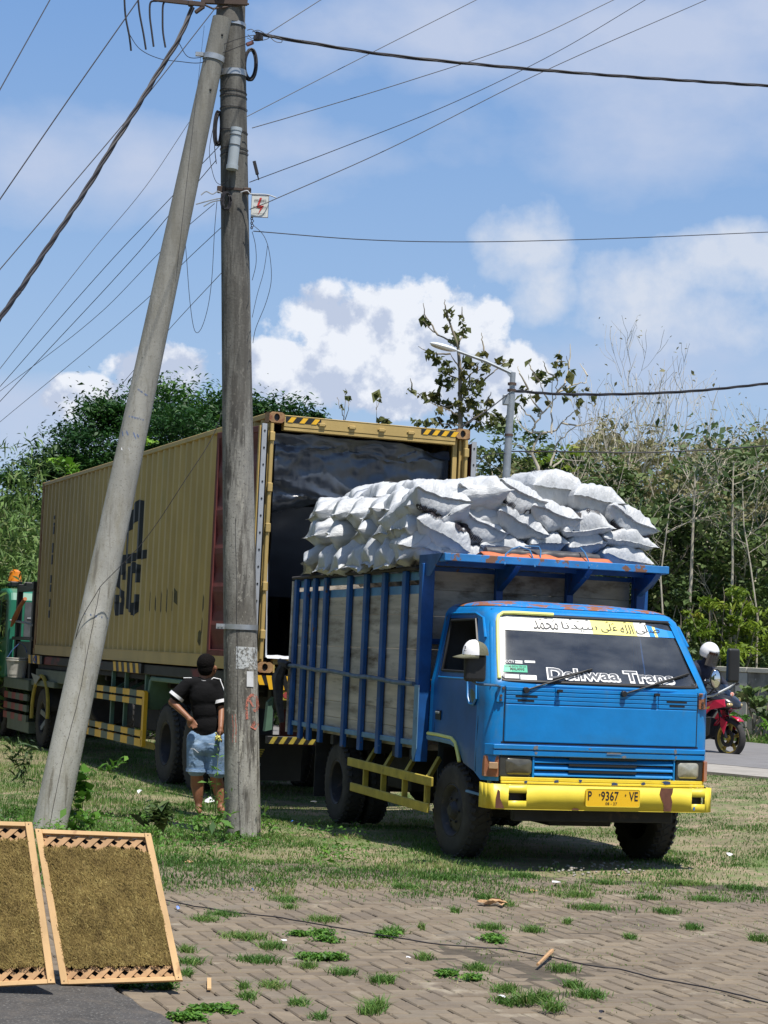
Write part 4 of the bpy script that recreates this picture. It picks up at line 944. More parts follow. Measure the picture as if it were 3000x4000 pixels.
for a,b in ((.50,.95),(1.0,1.45),(1.5,2.2)): mb.bb(a,b,.02,.08,.0,.095)
mb.build('sill',GOLD,cont,bevel=.004)
# open doors: leaf folded back along the side
def leaf(side):
    x=-.035 if side==0 else WC+.035; dirx=-1 if side==0 else 1
    a=Vector((x,.0,0)); b=Vector((x+dirx*(.17 if side==0 else .03),1.10 if side==0 else 1.16,0)); d=(b-a).normalized(); nn=Vector((dirx*1,0,0)); nn=(nn-d*nn.dot(d)).normalized()
    z0,z1=.16,HC-.16
    def Q(u_,w_,z): return a+d*u_+nn*w_+Vector((0,0,z))
    mb=MB()
    for (u0,u1,za,zb2) in ((0,.06,z0,z1),(1.10,1.16,z0,z1),(.06,1.10,z0,z0+.07),(.06,1.10,z1-.07,z1)):
        mb.add([Q(u,w_,z) for u in (u0,u1) for w_ in (0,.045) for z in (za,zb2)],[(0,1,3,2),(4,6,7,5),(0,4,5,1),(2,3,7,6),(0,2,6,4),(1,5,7,3)])
    # horizontal corrugation
    k=0; zz=z0+.07; rows=[]
    while zz<z1-.07: rows.append((zz,.034 if (k//2)%2 else .008)); zz+= .06 if k%2==0 else .16; k+=1
    rows.append((z1-.07,rows[-1][1]))
    vs=[Q(u,w_,z) for z,w_ in rows for u in (.06,1.10)]; mb.add(vs,[(2*i,2*i+1,2*i+3,2*i+2) for i in range(len(rows)-1)])
    o=mb.build('door_leaf',REDD,cont,bevel=.003)
    g=MB(); g.add([Q(u,w_,z) for u in (.0,-.014) for w_ in (-.006,.052) for z in (z0-.02,z1+.02)],[(0,1,3,2),(4,6,7,5),(0,4,5,1),(2,3,7,6),(0,2,6,4),(1,5,7,3)]); go=g.build('door_gasket',GASK,o)
    g=MB()
    for i in range(14): z=z0+.06+i*(z1-z0-.12)/13; q=Q(-.014,.022,z); g.cyl(q,q-d*.006,.011,6)
    g.build('gasket_rivet',BLACK,go)
    g=MB(); g.add([Q(u,w_,z) for u in (.02,.05) for w_ in (.048,.066) for z in (z0,z1)],[(0,1,3,2),(4,6,7,5),(0,4,5,1),(2,3,7,6),(0,2,6,4),(1,5,7,3)]); g.build('door_edge',GOLD,o)
leaf(0); leaf(1)
# letters on the corrugated wall
def clip(poly,ax,v,keep_lt):
    out=[]; n=len(poly)
    for i in range(n):
        p,q=poly[i],poly[(i+1)%n]; pi=(p[ax]<=v) if keep_lt else (p[ax]>=v); qi=(q[ax]<=v) if keep_lt else (q[ax]>=v)
        if pi: out.append(p)
        if pi!=qi: t=(v-p[ax])/(q[ax]-p[ax]); out.append((lerp(p[0],q[0],t),lerp(p[1],q[1],t)))
    return out
def wall_shape(mb,poly,off=.0035):
    bs=[p[0] for p in poly]; br=corr_breaks(min(bs),max(bs))
    for a,b in zip(br,br[1:]):
        q=clip(clip(poly,0,a,False),0,b,True)
        if len(q)>2 and b-a>1e-5:
            def xx(bb):
                e=min(max(bb,a+1e-5),b-1e-5); return .012+corr(e)-off
            mb.poly([(xx(p[0]),p[0],p[1]) for p in q])
LK=mat('logo_ink',(.012,.014,.02),.5,0,.15,8)
# local drawing coords: x 0..1.36 rightwards (b decreases), z up; letters m over s c
B0=6.80
def mk(name,polys):
    mb=MB()
    for P in polys: wall_shape(mb,[(B0-x,z) for x,z in P])
    return mb.build(name,LK,cont)
mt_,mb_=2.26,1.40
def arch(x0,x1,w_,zt_,zb_,n=6):
    """outer shoulder: slanted top"""
    return [[(x0,zb_),(x0+w_,zb_),(x0+w_,zt_-.10),(x0,zt_-.03)],[(x0+w_,zt_-.44),(x0+w_,zt_-.14),(x1-w_,zt_),(x1-w_,zt_-.33)],[(x1-w_,zb_+.02),(x1,zb_+.02),(x1,zt_-.06),(x1-w_,zt_)]]
polys=[[(.0,mb_),(.20,mb_),(.20,mt_-.08),(.0,mt_-.02)],[(.20,mt_-.42),(.20,mt_-.15),(.46,mt_),(.46,mt_-.32)],[(.46,mb_),(.68,mb_),(.68,mt_-.06),(.46,mt_)],
 [(.68,mt_-.44),(.68,mt_-.16),(1.06,mt_),(1.06,mt_-.30)],[(1.06,mb_+.02),(1.34,mb_+.02),(1.34,mt_-.05),(1.06,mt_)],
 [(.50,mb_-.05),(1.34,mb_+.02),(1.34,mb_+.12),(.68,mb_+.10)],[(1.34,mb_-.02),(1.62,mb_+.02),(1.66,mb_+.14),(1.34,mb_+.12)],[(-.2,mb_-.02),(.46,mb_-.02),(.46,mb_+.10),(-.2,mb_+.10)]]
mk('container_logo',polys)
zs1,zs0=1.385,.68; zm=(zs1+zs0)/2; h=zs1-zs0
S=[[(.10,zs1-.02),(.50,zs1),(.62,zs1-.12),(.62,zs1-.17),(.10,zs1-.17),(.0,zs1-.12)],[(.0,zs1-.12),(.22,zs1-.12),(.22,zs1-.27),(.40,zm-.02),(.60,zm-.10),(.64,zm-.16),(.44,zm-.16),(.10,zm+.04),(.0,zm+.12)],
 [(.42,zs1-.12),(.64,zs1-.12),(.66,zs1-.24),(.42,zs1-.24)],[(.42,zm-.12),(.64,zm-.14),(.64,zs0+.10),(.42,zs0+.12)],[(.0,zs0+.26),(.20,zs0+.26),(.20,zs0+.13),(.0,zs0+.13)],[(.0,zs0+.16),(.64,zs0+.14),(.50,zs0-.02),(.14,zs0-.04)]]
mk('container_logo',S)
Cc=[[(.70,zs0+.06),(.98,zs0-.0),(.98,zs1),(.70,zs1-.06)],[(.98,zs1-.16),(.98,zs1),(1.32,zs1-.05),(1.32,zs1-.16)],[(1.10,zs1-.10),(1.32,zs1-.10),(1.32,zm+.06),(1.10,zm+.06)],[(1.10,zs0+.04),(1.32,zs0+.04),(1.32,zm-.10),(1.10,zm-.10)],[(.98,zs0-.03),(1.20,zs0-.05),(1.32,zs0+.02),(1.32,zs0+.15),(.98,zs0+.14)]]
mk('container_logo',Cc)
# dark scrape marks beside the logo and near the door
SCR=mat('scrape',(.10,.085,.04),.7,0,.4,20)
rr=random.Random(4); mb=MB()
for i,(b,zc,hh) in enumerate([(5.12,.82,.26),(4.80,.84,.3),(4.50,.80,.22),(4.23,.82,.3),(3.95,.84,.34),(3.70,.84,.30),(3.58,.88,.22)]):
    x=B0-b; wall_shape(mb,[(b-.03,zc-hh/2),(b+.03,zc-hh/2+.04),(b+.035,zc+hh/2),(b-.02,zc+hh/2-.05)])
mb.build('scrape_mark',SCR,cont)
mb=MB()
for (b,zc,w_,hh) in [(2.30,.78,.10,.22),(2.02,.84,.11,.26),(2.32,.50,.10,.24),(2.04,.55,.12,.26),(2.45,.36,.06,.2),(1.95,.95,.05,.2)]:
    wall_shape(mb,[(b-w_*.5,zc-hh*.3),(b,zc-hh*.5),(b+w_*.5,zc-hh*.2),(b+w_*.4,zc+hh*.35),(b,zc+hh*.5),(b-w_*.5,zc+hh*.3)])
mb.build('scrape_mark',SCR,cont)
mb=MB()
for zc,hh in ((2.26,.06),(2.15,.05),(2.05,.13),(1.76,.16),(1.57,.16),(1.25,.13),(1.10,.12),(.86,.13),(.68,.12)):
    wall_shape(mb,[(11.10,zc-hh/2),(11.18,zc-hh/2),(11.18,zc+hh/2),(11.10,zc+hh/2)])
mb.build('container_number',LK,cont)
# plastic liner hung inside: crumpled sheet
def liner():
    V=[];Fc=[]; NX,NY,NZ=90,60,60; rr=random.Random(2)
    def fold(a,b,s=1): 
        n1=noise.noise((a*1.6,b*2.4,s)); n2=noise.noise((a*4.5+n1,b*7,s+5)); n3=abs(noise.noise((a*9,b*13+n2*2,s+9))); return n1*.10+n2*.022+ (0.015-n3*.028)
    mb=MB()
    def sheet(P,na,nb):
        mb.add([P(i/na,j/nb) for j in range(nb+1) for i in range(na+1)],[(j*(na+1)+i,j*(na+1)+i+1,(j+1)*(na+1)+i+1,(j+1)*(na+1)+i) for j in range(nb) for i in range(na)])
    x0,x1=.11,WC-.17
    # sagging ceiling, starts at the header and slopes inward
    def top(a,b):
        x=lerp(x0,x1,a); y=.12+.30*b+.06*noise.noise((x*2.2,b*4,6))+4.2*sm(.35,1,b); edge=.02*noise.noise((x*5,0,7)); corner=.15*sm(.7,1,a)*(1-sm(0,.12,b))
        z=HC-.215-.72*sm(0,.42,b)*(1-.25*a)-.22*b+fold(x*1.0,b*3.5,1)*.9*(.25+sm(0,.1,b))+edge-corner; y+=.9*abs(fold(x*1.3,b*5,4))*sm(0,.1,b); return (x,y,z)
    sheet(top,NX,90)
    def wallp(s):
        def f(a,b):
            y=.09+a**1.2*6; z=lerp(.16,HC-.35,b); d=fold(y*1.2,z*1.0,3+s)*.8*(.2+sm(0,.1,a))
            x=(x0+abs(d)+.02*a) if s==0 else (x1-abs(d)*1.3-.05*sm(.3,1,b)); return (x,y,z)
        return f
    sheet(wallp(0),60,40); sheet(wallp(1),60,40)
    sheet(lambda a,b:(lerp(x0,x1,a),.62+.10*noise.noise((a*2.5,b*2,3))+.05*noise.noise((a*7,b*2.5,9))+1.4*(1-b),lerp(.9,HC-1.02+.12*a,b)),70,50)
    sheet(lambda a,b:(lerp(x0,x1,a),6.0-.3*fold(a,b,8),lerp(.16,HC-.5,b)),20,20)
    sheet(lambda a,b:(lerp(x0,x1,a),lerp(.15,6,b),.17+.01*noise.noise((a*9,b*30,0))),20,30)
    mb.build('plastic_liner',LINER,cont,smooth=True,ang=70)
    mb=MB()
    n=40; A=[(lerp(.10,1.3,i/n),-.025+.01*noise.noise((i*.4,0,0)),.160) for i in range(n+1)]; B=[(lerp(.12,1.3,i/n),.14,.195+.012*noise.noise((i*.3,2,0))) for i in range(n+1)]
    mb.add(A+B,[(i,i+1,n+2+i,n+1+i) for i in range(n)])
    mb.poly([(.09,.02,.165),(.135,.10,.18),(.10,.11,1.2),(.085,.10,1.3)])
    mb.build('liner_edge',LINW,cont)
    mb=MB(); rr=random.Random(8)
    for (a,z) in ((.30,1.62),(.62,1.66),(.95,1.82),(1.22,1.9),(.5,2.0),(1.5,1.85)):
        y=2.6+rr.random(); x=a; c=Vector((.35+x*.8,y,z)); mb.poly([c,c+Vector((.05,0,.012)),c+Vector((.075,0,-.20)),c+Vector((.02,0,-.19))])
    mb.build('tape_strip',mat('tape',(.14,.14,.15),.4),cont)
liner()
# ================= green container lorry below it (same frame; z measured from the container top) =================
GM=CM.copy(); GM.translation.z=0.0
def gzz(z): return z+2.64939877+CH         # measured (below camera-frame container top) -> height above ground
lorry=empty('container_lorry','long green lorry with yellow striped guards carrying the mustard container','truck',GM)
def Q(z): return gzz(z)
mb=MB(); 
for x in (.75,1.60): mb.bb(x-.06,x+.06,.0,14.5,1.05,1.30)
for y in (.3,1.5,2.9,4.5,6.2,8,10,11.8): mb.bb(.25,2.2,y-.06,y+.06,1.20,1.32)
mb.bb(.10,.20,.3,12.2,1.28,1.36); mb.bb(2.2,2.3,.3,12.2,1.28,1.36); mb.build('chassis',DARK,lorry,bevel=.01)
mb=MB(); mb.bb(.02,2.42,.05,12.3,1.36,1.492); mb.build('deck_frame',mat('deck_frame',(.03,.03,.03),.7,0,.3,4,[((.18,.035,.04),.55,1.5,(1,.4,1),.05)]),lorry,bevel=.01)
def stripes_box(name,b0,b1,z0,z1,n,x=.0,sl=.06,m1=WARN,m2=BLACK,par=lorry):
    mb=MB(); mb.bb(x-.005,x+.03,b0,b1,z0,z1); o=mb.build(name,m2,par); mb=MB(); w_=(b1-b0)/(2*n)
    for i in range(n):
        a=b1-i*2*w_; mb.poly([(x-.009,a,z1),(x-.009,a-w_,z1),(x-.009,max(b0,a-w_-sl),z0),(x-.009,max(b0,a-sl),z0)])
    mb.build('warning_stripe',m1,o); return o
stripes_box('marker_plate',4.95,6.50,Q(-3.03),Q(-2.90),5,x=-.015)
stripes_box('marker_plate',11.35,12.45,Q(-3.04),Q(-2.90),3,x=-.015)
mb=MB(); mb.tube([(-.026,11.85+.10*math.cos(t),Q(-2.97)+.05*math.sin(t)) for t in [2*math.pi*i/20 for i in range(20)]],.012,5,closed=True); mb.build('plate_ring',mat('ring_blue',(.08,.12,.4),.5),lorry)
# side guards with yellow / grey-green blocks
def block_rail(b0,b1,z0,z1,n,x=-.03,colors=(WARN,GRNB)):
    ms=[]; 
    for i in range(n):
        mb=MB(); a=b0+(b1-b0)*i/n; c=b0+(b1-b0)*(i+1)/n; mb.bb(x,x+.05,a,c-.001,z0,z1); mb.cur=0; ms.append((mb,colors[i%2]))
    big=MB(); big.m=[]; 
    for i,(q,_) in enumerate(ms): o=len(big.v); big.v+=q.v; big.f+=[tuple(k+o for k in f) for f in q.f]; big.m+=[i%2]*len(q.f)
    return big.build('side_guard',list(colors),lorry)
for z0,z1 in ((-3.335,-3.255),(-3.445,-3.365),(-3.86,-3.78),(-3.99,-3.89)):
    block_rail(4.70,8.10,gzz(z0)-.0,gzz(z1),9)
mb=MB(); mb.bb(-.03,.02,4.66,4.76,Q(-3.98),Q(-3.27)); mb.build('guard_post',WARN,lorry)
for y in (4.95,6.05,6.8): mb=MB(); mb.bb(.05,.10,y-.03,y+.03,Q(-3.9),Q(-2.95)); mb.beam((.08,y,Q(-3.3)),(.6,y+.1,Q(-3.02)),.04,.04); mb.build('guard_strut',GRNP,lorry)
mb=MB(); mb.bb(.3,.34,4.4,7.4,Q(-4.06),Q(-3.97)); mb.build('lower_rail',YELD,lorry)
mb=MB(); mb.bb(.03,.55,2.0,4.62,Q(-3.12),Q(-3.06)); mb.prism([(.03,4.62,Q(-3.06)),(.03,4.70,Q(-3.12)),(.03,4.83,Q(-3.5)),(.03,4.78,Q(-3.5)),(.03,4.60,Q(-3.12))],(.5,0,0)); mb.build('wheel_guard',GRNP,lorry,bevel=.01)
mb=MB(); mb.bb(.5,1.9,5.0,7.2,.55,1.1); mb.cyl((.4,8.3,.8),(.4,9.6,.8),.28,18); mb.bb(.2,1.0,9.7,10.6,.5,1.2); mb.build('tank',DARK,lorry,bevel=.02)
# rear axles (dual), front axles
for y in (3.85,2.55):
    for s,xs2 in ((-1,(.18,.48)),(1,(2.26,1.96))):
        for x in xs2: wheel(lorry,(x,y,.505),.505,.26,s,front=False,lugs=40)
WH2=mat('spoke_grey',(.22,.24,.23),.6,.2,.2)
for s,xx in ((-1,.16),(1,2.3)):
    w_=wheel(lorry,(xx,11.40,.49),.49,.25,s,front=False,lugs=36)
    g=MB()
    for i in range(5):
        a=2*math.pi*i/5+.4; g.beam((-.02,math.cos(a)*.06,math.sin(a)*.06),(-.08,math.cos(a)*.25,math.sin(a)*.25),.09,.03,up=(1,0,0))
    g.build('wheel_spoke',WH2,w_)
    wheel(lorry,(xx,14.9,.49),.49,.25,s,front=False,lugs=30)
# front wheel fender, yellow edge
mb=MB(); n=14; A=[];
P=[(11.38+.62*math.cos(math.pi*i/n),.62+.55*math.sin(math.pi*i/n)) for i in range(n+1)]
mb.add([(x,y,z) for x in (.02,.55) for y,z in P],[(i,i+1,n+2+i,n+1+i) for i in range(n)]); mb.build('mudguard',DARK,lorry,smooth=True,solid=.01)
mb=MB(); P=[(.0,12.0,.45)]+[(.0,y,z) for y,z in P]+[(.0,10.76,.5)]; mb.tube(P,.032,6); mb.build('mudguard_edge',YELD,lorry,smooth=True)
# side bars in front of the wheel, boxes
for i,z in enumerate((-3.62,-3.80,-3.97)):
    q=MB(); n=6
    for k in range(n): q.cur=k%2; a=12.35+k*.34; q.bb(-.02,.02,a,a+.338,gzz(z)-.06,gzz(z)+.05)
    q.build('side_bar',[GRNB,REDP],lorry)
mb=MB(); mb.bb(.02,.35,12.3,14.2,Q(-4.22),Q(-4.02)); mb.build('tool_box',GRNB,lorry,bevel=.01)
mb=MB(); mb.bb(-.04,.1,12.2,14.4,Q(-3.50),Q(-3.32)); mb.bb(.0,2.3,10.4,14.5,Q(-3.40),Q(-3.30)); mb.bb(.05,2.2,9,12.1,Q(-3.32),Q(-3.12)); mb.build('deck',GRNB,lorry,bevel=.01)
mb=MB(); mb.prism([(-.04,12.05,Q(-3.20)),(-.04,11.3,Q(-3.24)),(-.04,11.65,Q(-3.38))],(.01,0,0)); mb.build('triangle_plate',mat('grey_plate',(.30,.31,.28),.6),lorry)
# black headache rack
mb=MB()
for x,y in ((.02,13.9),(.02,12.55),(1.2,12.5),(2.3,12.5),(2.3,13.9)): mb.bb(x,x+.09,y-.07,y+.07,Q(-3.35),Q(-1.68))
mb.bb(.02,.11,12.5,13.95,Q(-1.82),Q(-1.72)); mb.bb(.0,2.4,12.45,12.6,Q(-1.80),Q(-1.66)); mb.bb(.02,.2,12.4,14.2,Q(-2.66),Q(-2.60)); mb.bb(.05,2.3,12.5,13.9,Q(-3.30),Q(-2.68)); mb.build('headache_rack',BLACK,lorry,bevel=.008)
mb=MB(); mb.tube([(.0,14.3,Q(-2.32)),(.0,13.0,Q(-2.36)),(.0,12.4,Q(-2.40))],.022,6); mb.build('rack_rail',GASK,lorry)
mb=MB(); mb.tube([(-.02,13.0,Q(-1.95)),(-.03,13.4,Q(-2.1)),(-.03,13.8,Q(-2.3)),(-.02,14.1,Q(-2.42))],[.035,.04,.05,.02],7); mb.build('orange_strap',mat('strap_orange',(.40,.14,.06),.8),lorry,smooth=True)
# cab
mb=MB(); pf=[(14.35,Q(-3.35)),(14.35,Q(-1.95)),(14.42,Q(-1.82)),(14.7,Q(-1.74)),(15.9,Q(-1.72)),(16.2,Q(-1.86)),(16.55,Q(-2.5)),(16.6,Q(-3.6)),(15.6,Q(-3.7)),(15.5,Q(-3.35))]
mb.prism([(-.03,y,z) for y,z in pf],(2.5,0,0)); mb.build('cab',GREEN,lorry,bevel=.07,seg=3)
for (a,b,c,d) in ((14.55,15.0,-2.62,-1.95),(15.15,16.1,-2.62,-1.95)):
    mb=MB(); mb.prism([(-.036,a,Q(c)),(-.036,b,Q(c)),(-.036,b-(.15 if b>16 else 0),Q(d)),(-.036,a,Q(d))],(.01,0,0)); mb.build('side_window',mat('window_dark',(.03,.035,.04),.1,0,.2),lorry,bevel=.01)
mb=MB(); mb.bb(.25,2.2,14.335,14.345,Q(-2.62),Q(-1.98)); mb.build('rear_window',mat('rear_window_glass',(.10,.11,.12),.1,0,.3),lorry)
mb=MB(); mb.bb(.3,2.1,14.325,14.335,Q(-2.28),Q(-2.25)); mb.build('window_rail',GASK,lorry)
mb=MB(); mb.bb(.05,2.35,15.0,15.25,Q(-1.70),Q(-1.60)); mb.build('beacon_base',BLACK,lorry,bevel=.02)
mb=MB(); mb.cyl((.2,15.15,Q(-1.60)),(.2,15.15,Q(-1.42)),.13,14,r2=.10); mb.cyl((.2,15.15,Q(-1.42)),(.2,15.15,Q(-1.38)),.10,14,r2=.04); mb.build('beacon',mat('beacon_orange',(.7,.22,.02),.2,0,.1,coat=.5),lorry,smooth=True)
# rear end: striped bumper, lower bar, mudflap with emblem and lettering
mb=MB(); mb.prism([(-.03,-.02,Q(-2.93)),(1.6,-.02,Q(-2.90)),(1.6,-.02,Q(-3.08)),(.20,-.02,Q(-3.08)),(.12,-.02,Q(-3.03)),(-.03,-.02,Q(-3.03))],(0,.05,0)); rb=mb.build('rear_beam',BLACK,lorry)
mb=MB()
for i in range(4): a=-.02+i*.117; mb.poly([(a,-.024,Q(-2.925)),(a+.062,-.024,Q(-2.925)),(a+.105,-.024,Q(-3.03) if i==0 else Q(-3.078)),(a+.043,-.024,Q(-3.03) if i==0 else Q(-3.078))])
mb.build('warning_stripe',WARN,rb)
mb=MB(); mb.prism([(.20,-.01,Q(-3.085)),(1.6,-.01,Q(-3.085)),(1.6,-.01,Q(-3.19)),(.25,-.01,Q(-3.19)),(.23,-.01,Q(-3.17))],(0,.03,0)); lb=mb.build('lamp_board',YELD,lorry)
for k,(a,mm) in enumerate(((.30,REDP),(.355,mat('grey_chevron',(.3,.3,.28),.5)),(.41,REDP),(.52,REDP))):
    mb=MB(); mb.poly([(a+.03,-.014,Q(-3.10)),(a+.075,-.014,Q(-3.10)),(a+.045,-.014,Q(-3.135)),(a+.075,-.014,Q(-3.17)),(a+.03,-.014,Q(-3.17)),(a,-.014,Q(-3.135))]); mb.build('chevron',mm,lb)
mb=MB(); mb.prism([(.16,.05,Q(-3.22)),(.22,.05,Q(-3.16)),(.22,.05,Q(-3.52)),(.14,.05,Q(-3.54))],(0,.08,0)); mb.build('corner_strut',GRNP,lorry)
mb=MB(); mb.bb(.155,2.3,.0,.08,Q(-3.675),Q(-3.59)); lo=mb.build('under_run_bar',BLACK,lorry,bevel=.005)
mb=MB()
for i in range(14): a=.17+i*.115; mb.poly([(a,-.0035,Q(-3.672)),(a+.055,-.0035,Q(-3.672)),(a+.105,-.0035,Q(-3.593)),(a+.05,-.0035,Q(-3.593))])
mb.build('warning_stripe',YELD,lo)
mb=MB(); mb.bb(1.6,2.42,.62,.64,Q(-4.12),Q(-3.60)); mb.build('mud_flap',BLACK,lorry); mb=MB(); mb.bb(-.02,.78,.62,.64,Q(-4.12),Q(-3.60)); fl=mb.build('mud_flap',BLACK,lorry)
mb=MB(); put_text(mb,'KEDAMEAN',lambda x,y:(-.02+x,.615,Q(-3.955)+y),.31,.030,offset=.01,res=2); mb.build('flap_lettering',GASK,fl)
mb=MB(); ec=Vector((.13,.614,Q(-3.80))); ringp=[(ec.x+.10*math.cos(t),ec.y,ec.z+.10*math.sin(t)) for t in [2*math.pi*i/28 for i in range(28)]]; mb.tube(ringp,.012,5,closed=True); mb.cur=1
for i in range(4): mb.bb(ec.x+.07,ec.x+.20-.012*i,.612,.616,ec.z+.02-i*.024,ec.z+.034-i*.024)
mb.build('emblem',[REDP,YELD],fl)
mb=MB(); mb.bb(.4,2.0,.3,.34,.7,1.1); mb.build('tail_panel',mat('tail_red',(.10,.02,.02),.7),lorry)
# bucket on the lorry deck
bp=C_(85,2640,0,-.06); bw=CM@Vector((-.10,12.95,0)); 
buck=empty('bucket','dirty white plastic bucket with a blue handle on the green lorry deck','bucket',Matrix.Translation((bw.x,bw.y,Q(-3.30)))@Matrix.Rotation(.375,4,'Z'))
mb=MB(); mb.lathe([(.001,.0),(.15,.0),(.185,.28),(.20,.285),(.20,.30),(.185,.305),(.18,.32),(.20,.322),(.20,.335),(.18,.336),(.16,.05),(.001,.03)],(0,0,0),(0,0,1),24); mb.build('pail',mat('dirty_white',(.50,.49,.45),.6,0,.2,6,[((.25,.22,.18),.6,9,(1,1,1),.2)]),buck,smooth=True,ang=35)
mb=MB(); mb.tube([(-.19,0,.31),(-.12,-.05,.45),(.02,-.04,.60),(.12,0,.52),(.19,0,.31)],.006,5); mb.build('handle',mat('handle_blue',(.08,.15,.4),.5),buck,smooth=True)
# ================= sacks of charcoal =================
BEAR=mat('sack_print',(.02,.015,.02),.6,0,.2,10)
def sackfn(L_,W_,T_,sd,sagx=0.,nose=.5):
    """pillow surface: returns P(u,v,side) u,v in -1..1; flat sewn edge around the rim"""
    off=sd*3.17
    def P(u,v,s):
        # rounded-rectangle footprint pulled in a little between the ears
        x=u*L_/2*(1-.05*(1-u*u)*0-.06*(1-abs(u))*0)*(1-.07*(1-v*v)*-0)
        pin=1-.10*(1-(abs(v)**2))*sm(.75,1,abs(u)); px=u*L_/2*pin
        py=v*W_/2*(1-.10*(1-abs(u)**2)*sm(.6,1,abs(v)))
        e=max(0,1-abs(u)**8)**.5*max(0,1-abs(v)**2.5)**.62
        z=s*T_/2*e
        w1=noise.noise((px*5+off,py*5,s*2)); w2=noise.noise((px*13+off,py*9+w1,s*3)); w3=abs(noise.noise((px*4+w1*1.2,py*17+off,s*2)))
        r=abs(noise.noise((px*2.6+off,py*3.4+w1*.8,s)))
        pl=noise.noise((v*7+off,u*1.3,s*2.2))*.034*sm(.2,.95,abs(u)); z+=s*(w1*.035*e+(.02-r*.09)*e+w2*.012*e+(.008-w3*.022)*(.15+e)+pl*(.1+e)*.8)
        rim=(1-e)**2; z+=rim*(.030*noise.noise((px*4+off,py*4,7))+.008*noise.noise((px*17,py*17+off,1)))
        py+=.018*noise.noise((px*9,v*2,off)); px+=.018*noise.noise((u*2,py*9,off+4))
        z-=sagx*(px*px)*1.0
        return Vector((px,py,z))
    return P
def make_sack(L_,W_,T_,sd,sag=0.,prt=None,n=40,m=30):
    P=sackfn(L_,W_,T_,sd,sag); mb=MB()
    for s in (1,-1):
        vs=[P((lambda t:math.copysign(1-(1-abs(t))**1.8,t))(-1+2*i/n),(lambda t:math.copysign(1-(1-abs(t))**1.6,t))(-1+2*j/m),s) for j in range(m+1) for i in range(n+1)]
        mb.add(vs,[(j*(n+1)+i,j*(n+1)+i+1,(j+1)*(n+1)+i+1,(j+1)*(n+1)+i) for j in range(m) for i in range(n)])
    # sewn hem at the two short ends
    for u in (-1,1):
        a=[];b=[]
        for j in range(m+1):
            v=-1+2*j/m; q=(P(u,v,1)+P(u,v,-1))/2; a.append(q-Vector((u*.012,0,0))); b.append(q+Vector((u*(.032+.012*noise.noise((v*3,sd,2))),0,.006*noise.noise((v*9,sd,1)))))
        mb.add(a+b,[(j,j+1,m+2+j,m+1+j) for j in range(m)])
    return mb,P
def prints(P,par,kind,L_,W_):
    def surf(s,flip=1,k=1.0,du=0,dv=0):
        # x,y in metres on the face -> surface point lifted 4 mm
        def f(x,y):
            u=max(-.995,min(.995,(x+du)/(L_/2))); v=max(-.97,min(.97,(y+dv)/(W_/2))); e=.02
            p=P(u,v,s); a=P(min(1,u+e),v,s)-p; b=P(u,min(1,v+e),s)-p; nn=a.cross(b); nn=nn.normalized()*(1 if nn.z*s>0 else -1)
            return p+nn*.010
        return f
    s=kind.get('side',-1); f=surf(s)
    mb=MB(); U=kind.get('u',.30)
    def quad(x0,x1,y0,y1,k=3):
        for i in range(k):
            for j in range(2):
                xa,xb=lerp(x0,x1,i/k),lerp(x0,x1,(i+1)/k); ya,yb=lerp(y0,y1,j/2),lerp(y0,y1,(j+1)/2)
                mb.poly([f(xa,ya),f(xb,ya),f(xb,yb),f(xa,yb)])
    sg=-1
    if kind.get('bar',1):
        rr=random.Random(int(U*100)); y=kind.get('by',.02)
        for i in range(15): wd=rr.choice([.003,.005,.008]); quad(-U-.035,-U+.035,y,y+wd,2); y+=wd+rr.choice([.003,.004])
    if kind.get('blob',1):
        by_=kind.get('ly',-.12)
        rr=random.Random(3); n=22; c_=Vector((-U+.0,by_)); pts=[]
        for i in range(n):
            a=2*math.pi*i/n; r1=.058*(1+.18*math.cos(a*2+.4)+(.16 if i%2 else -.10)*(math.sin(a)<-.2)); pts.append((c_.x+math.cos(a)*r1*.75,c_.y+math.sin(a)*r1*1.25))
        for i in range(n): a,b=pts[i],pts[(i+1)%n]; mb.poly([f(*c_),f(*a),f(*b)])
        c2=(-U+.02,by_+.30); 
        for i in range(10): a0,a1=2*math.pi*i/10,2*math.pi*(i+1)/10; mb.poly([f(*c2),f(c2[0]+.045*math.cos(a0),c2[1]+.06*math.sin(a0)),f(c2[0]+.045*math.cos(a1),c2[1]+.06*math.sin(a1))])
    if mb.v: mb.build('print',BEAR,par)
    if kind.get('text'):
        f2=surf(1); mb=MB(); tu=kind.get('tu',-.18)
        for k,sx in enumerate(('100% NATURAL','High Quality')):
            put_text(mb,sx,lambda x,y:f2(tu+k*.075-y*1.0,-.16+x if False else .16-x),.32,.045,offset=.006,res=1)
        mb.build('print_text',BEAR,par)
TR3=TM.to_3x3().normalized()
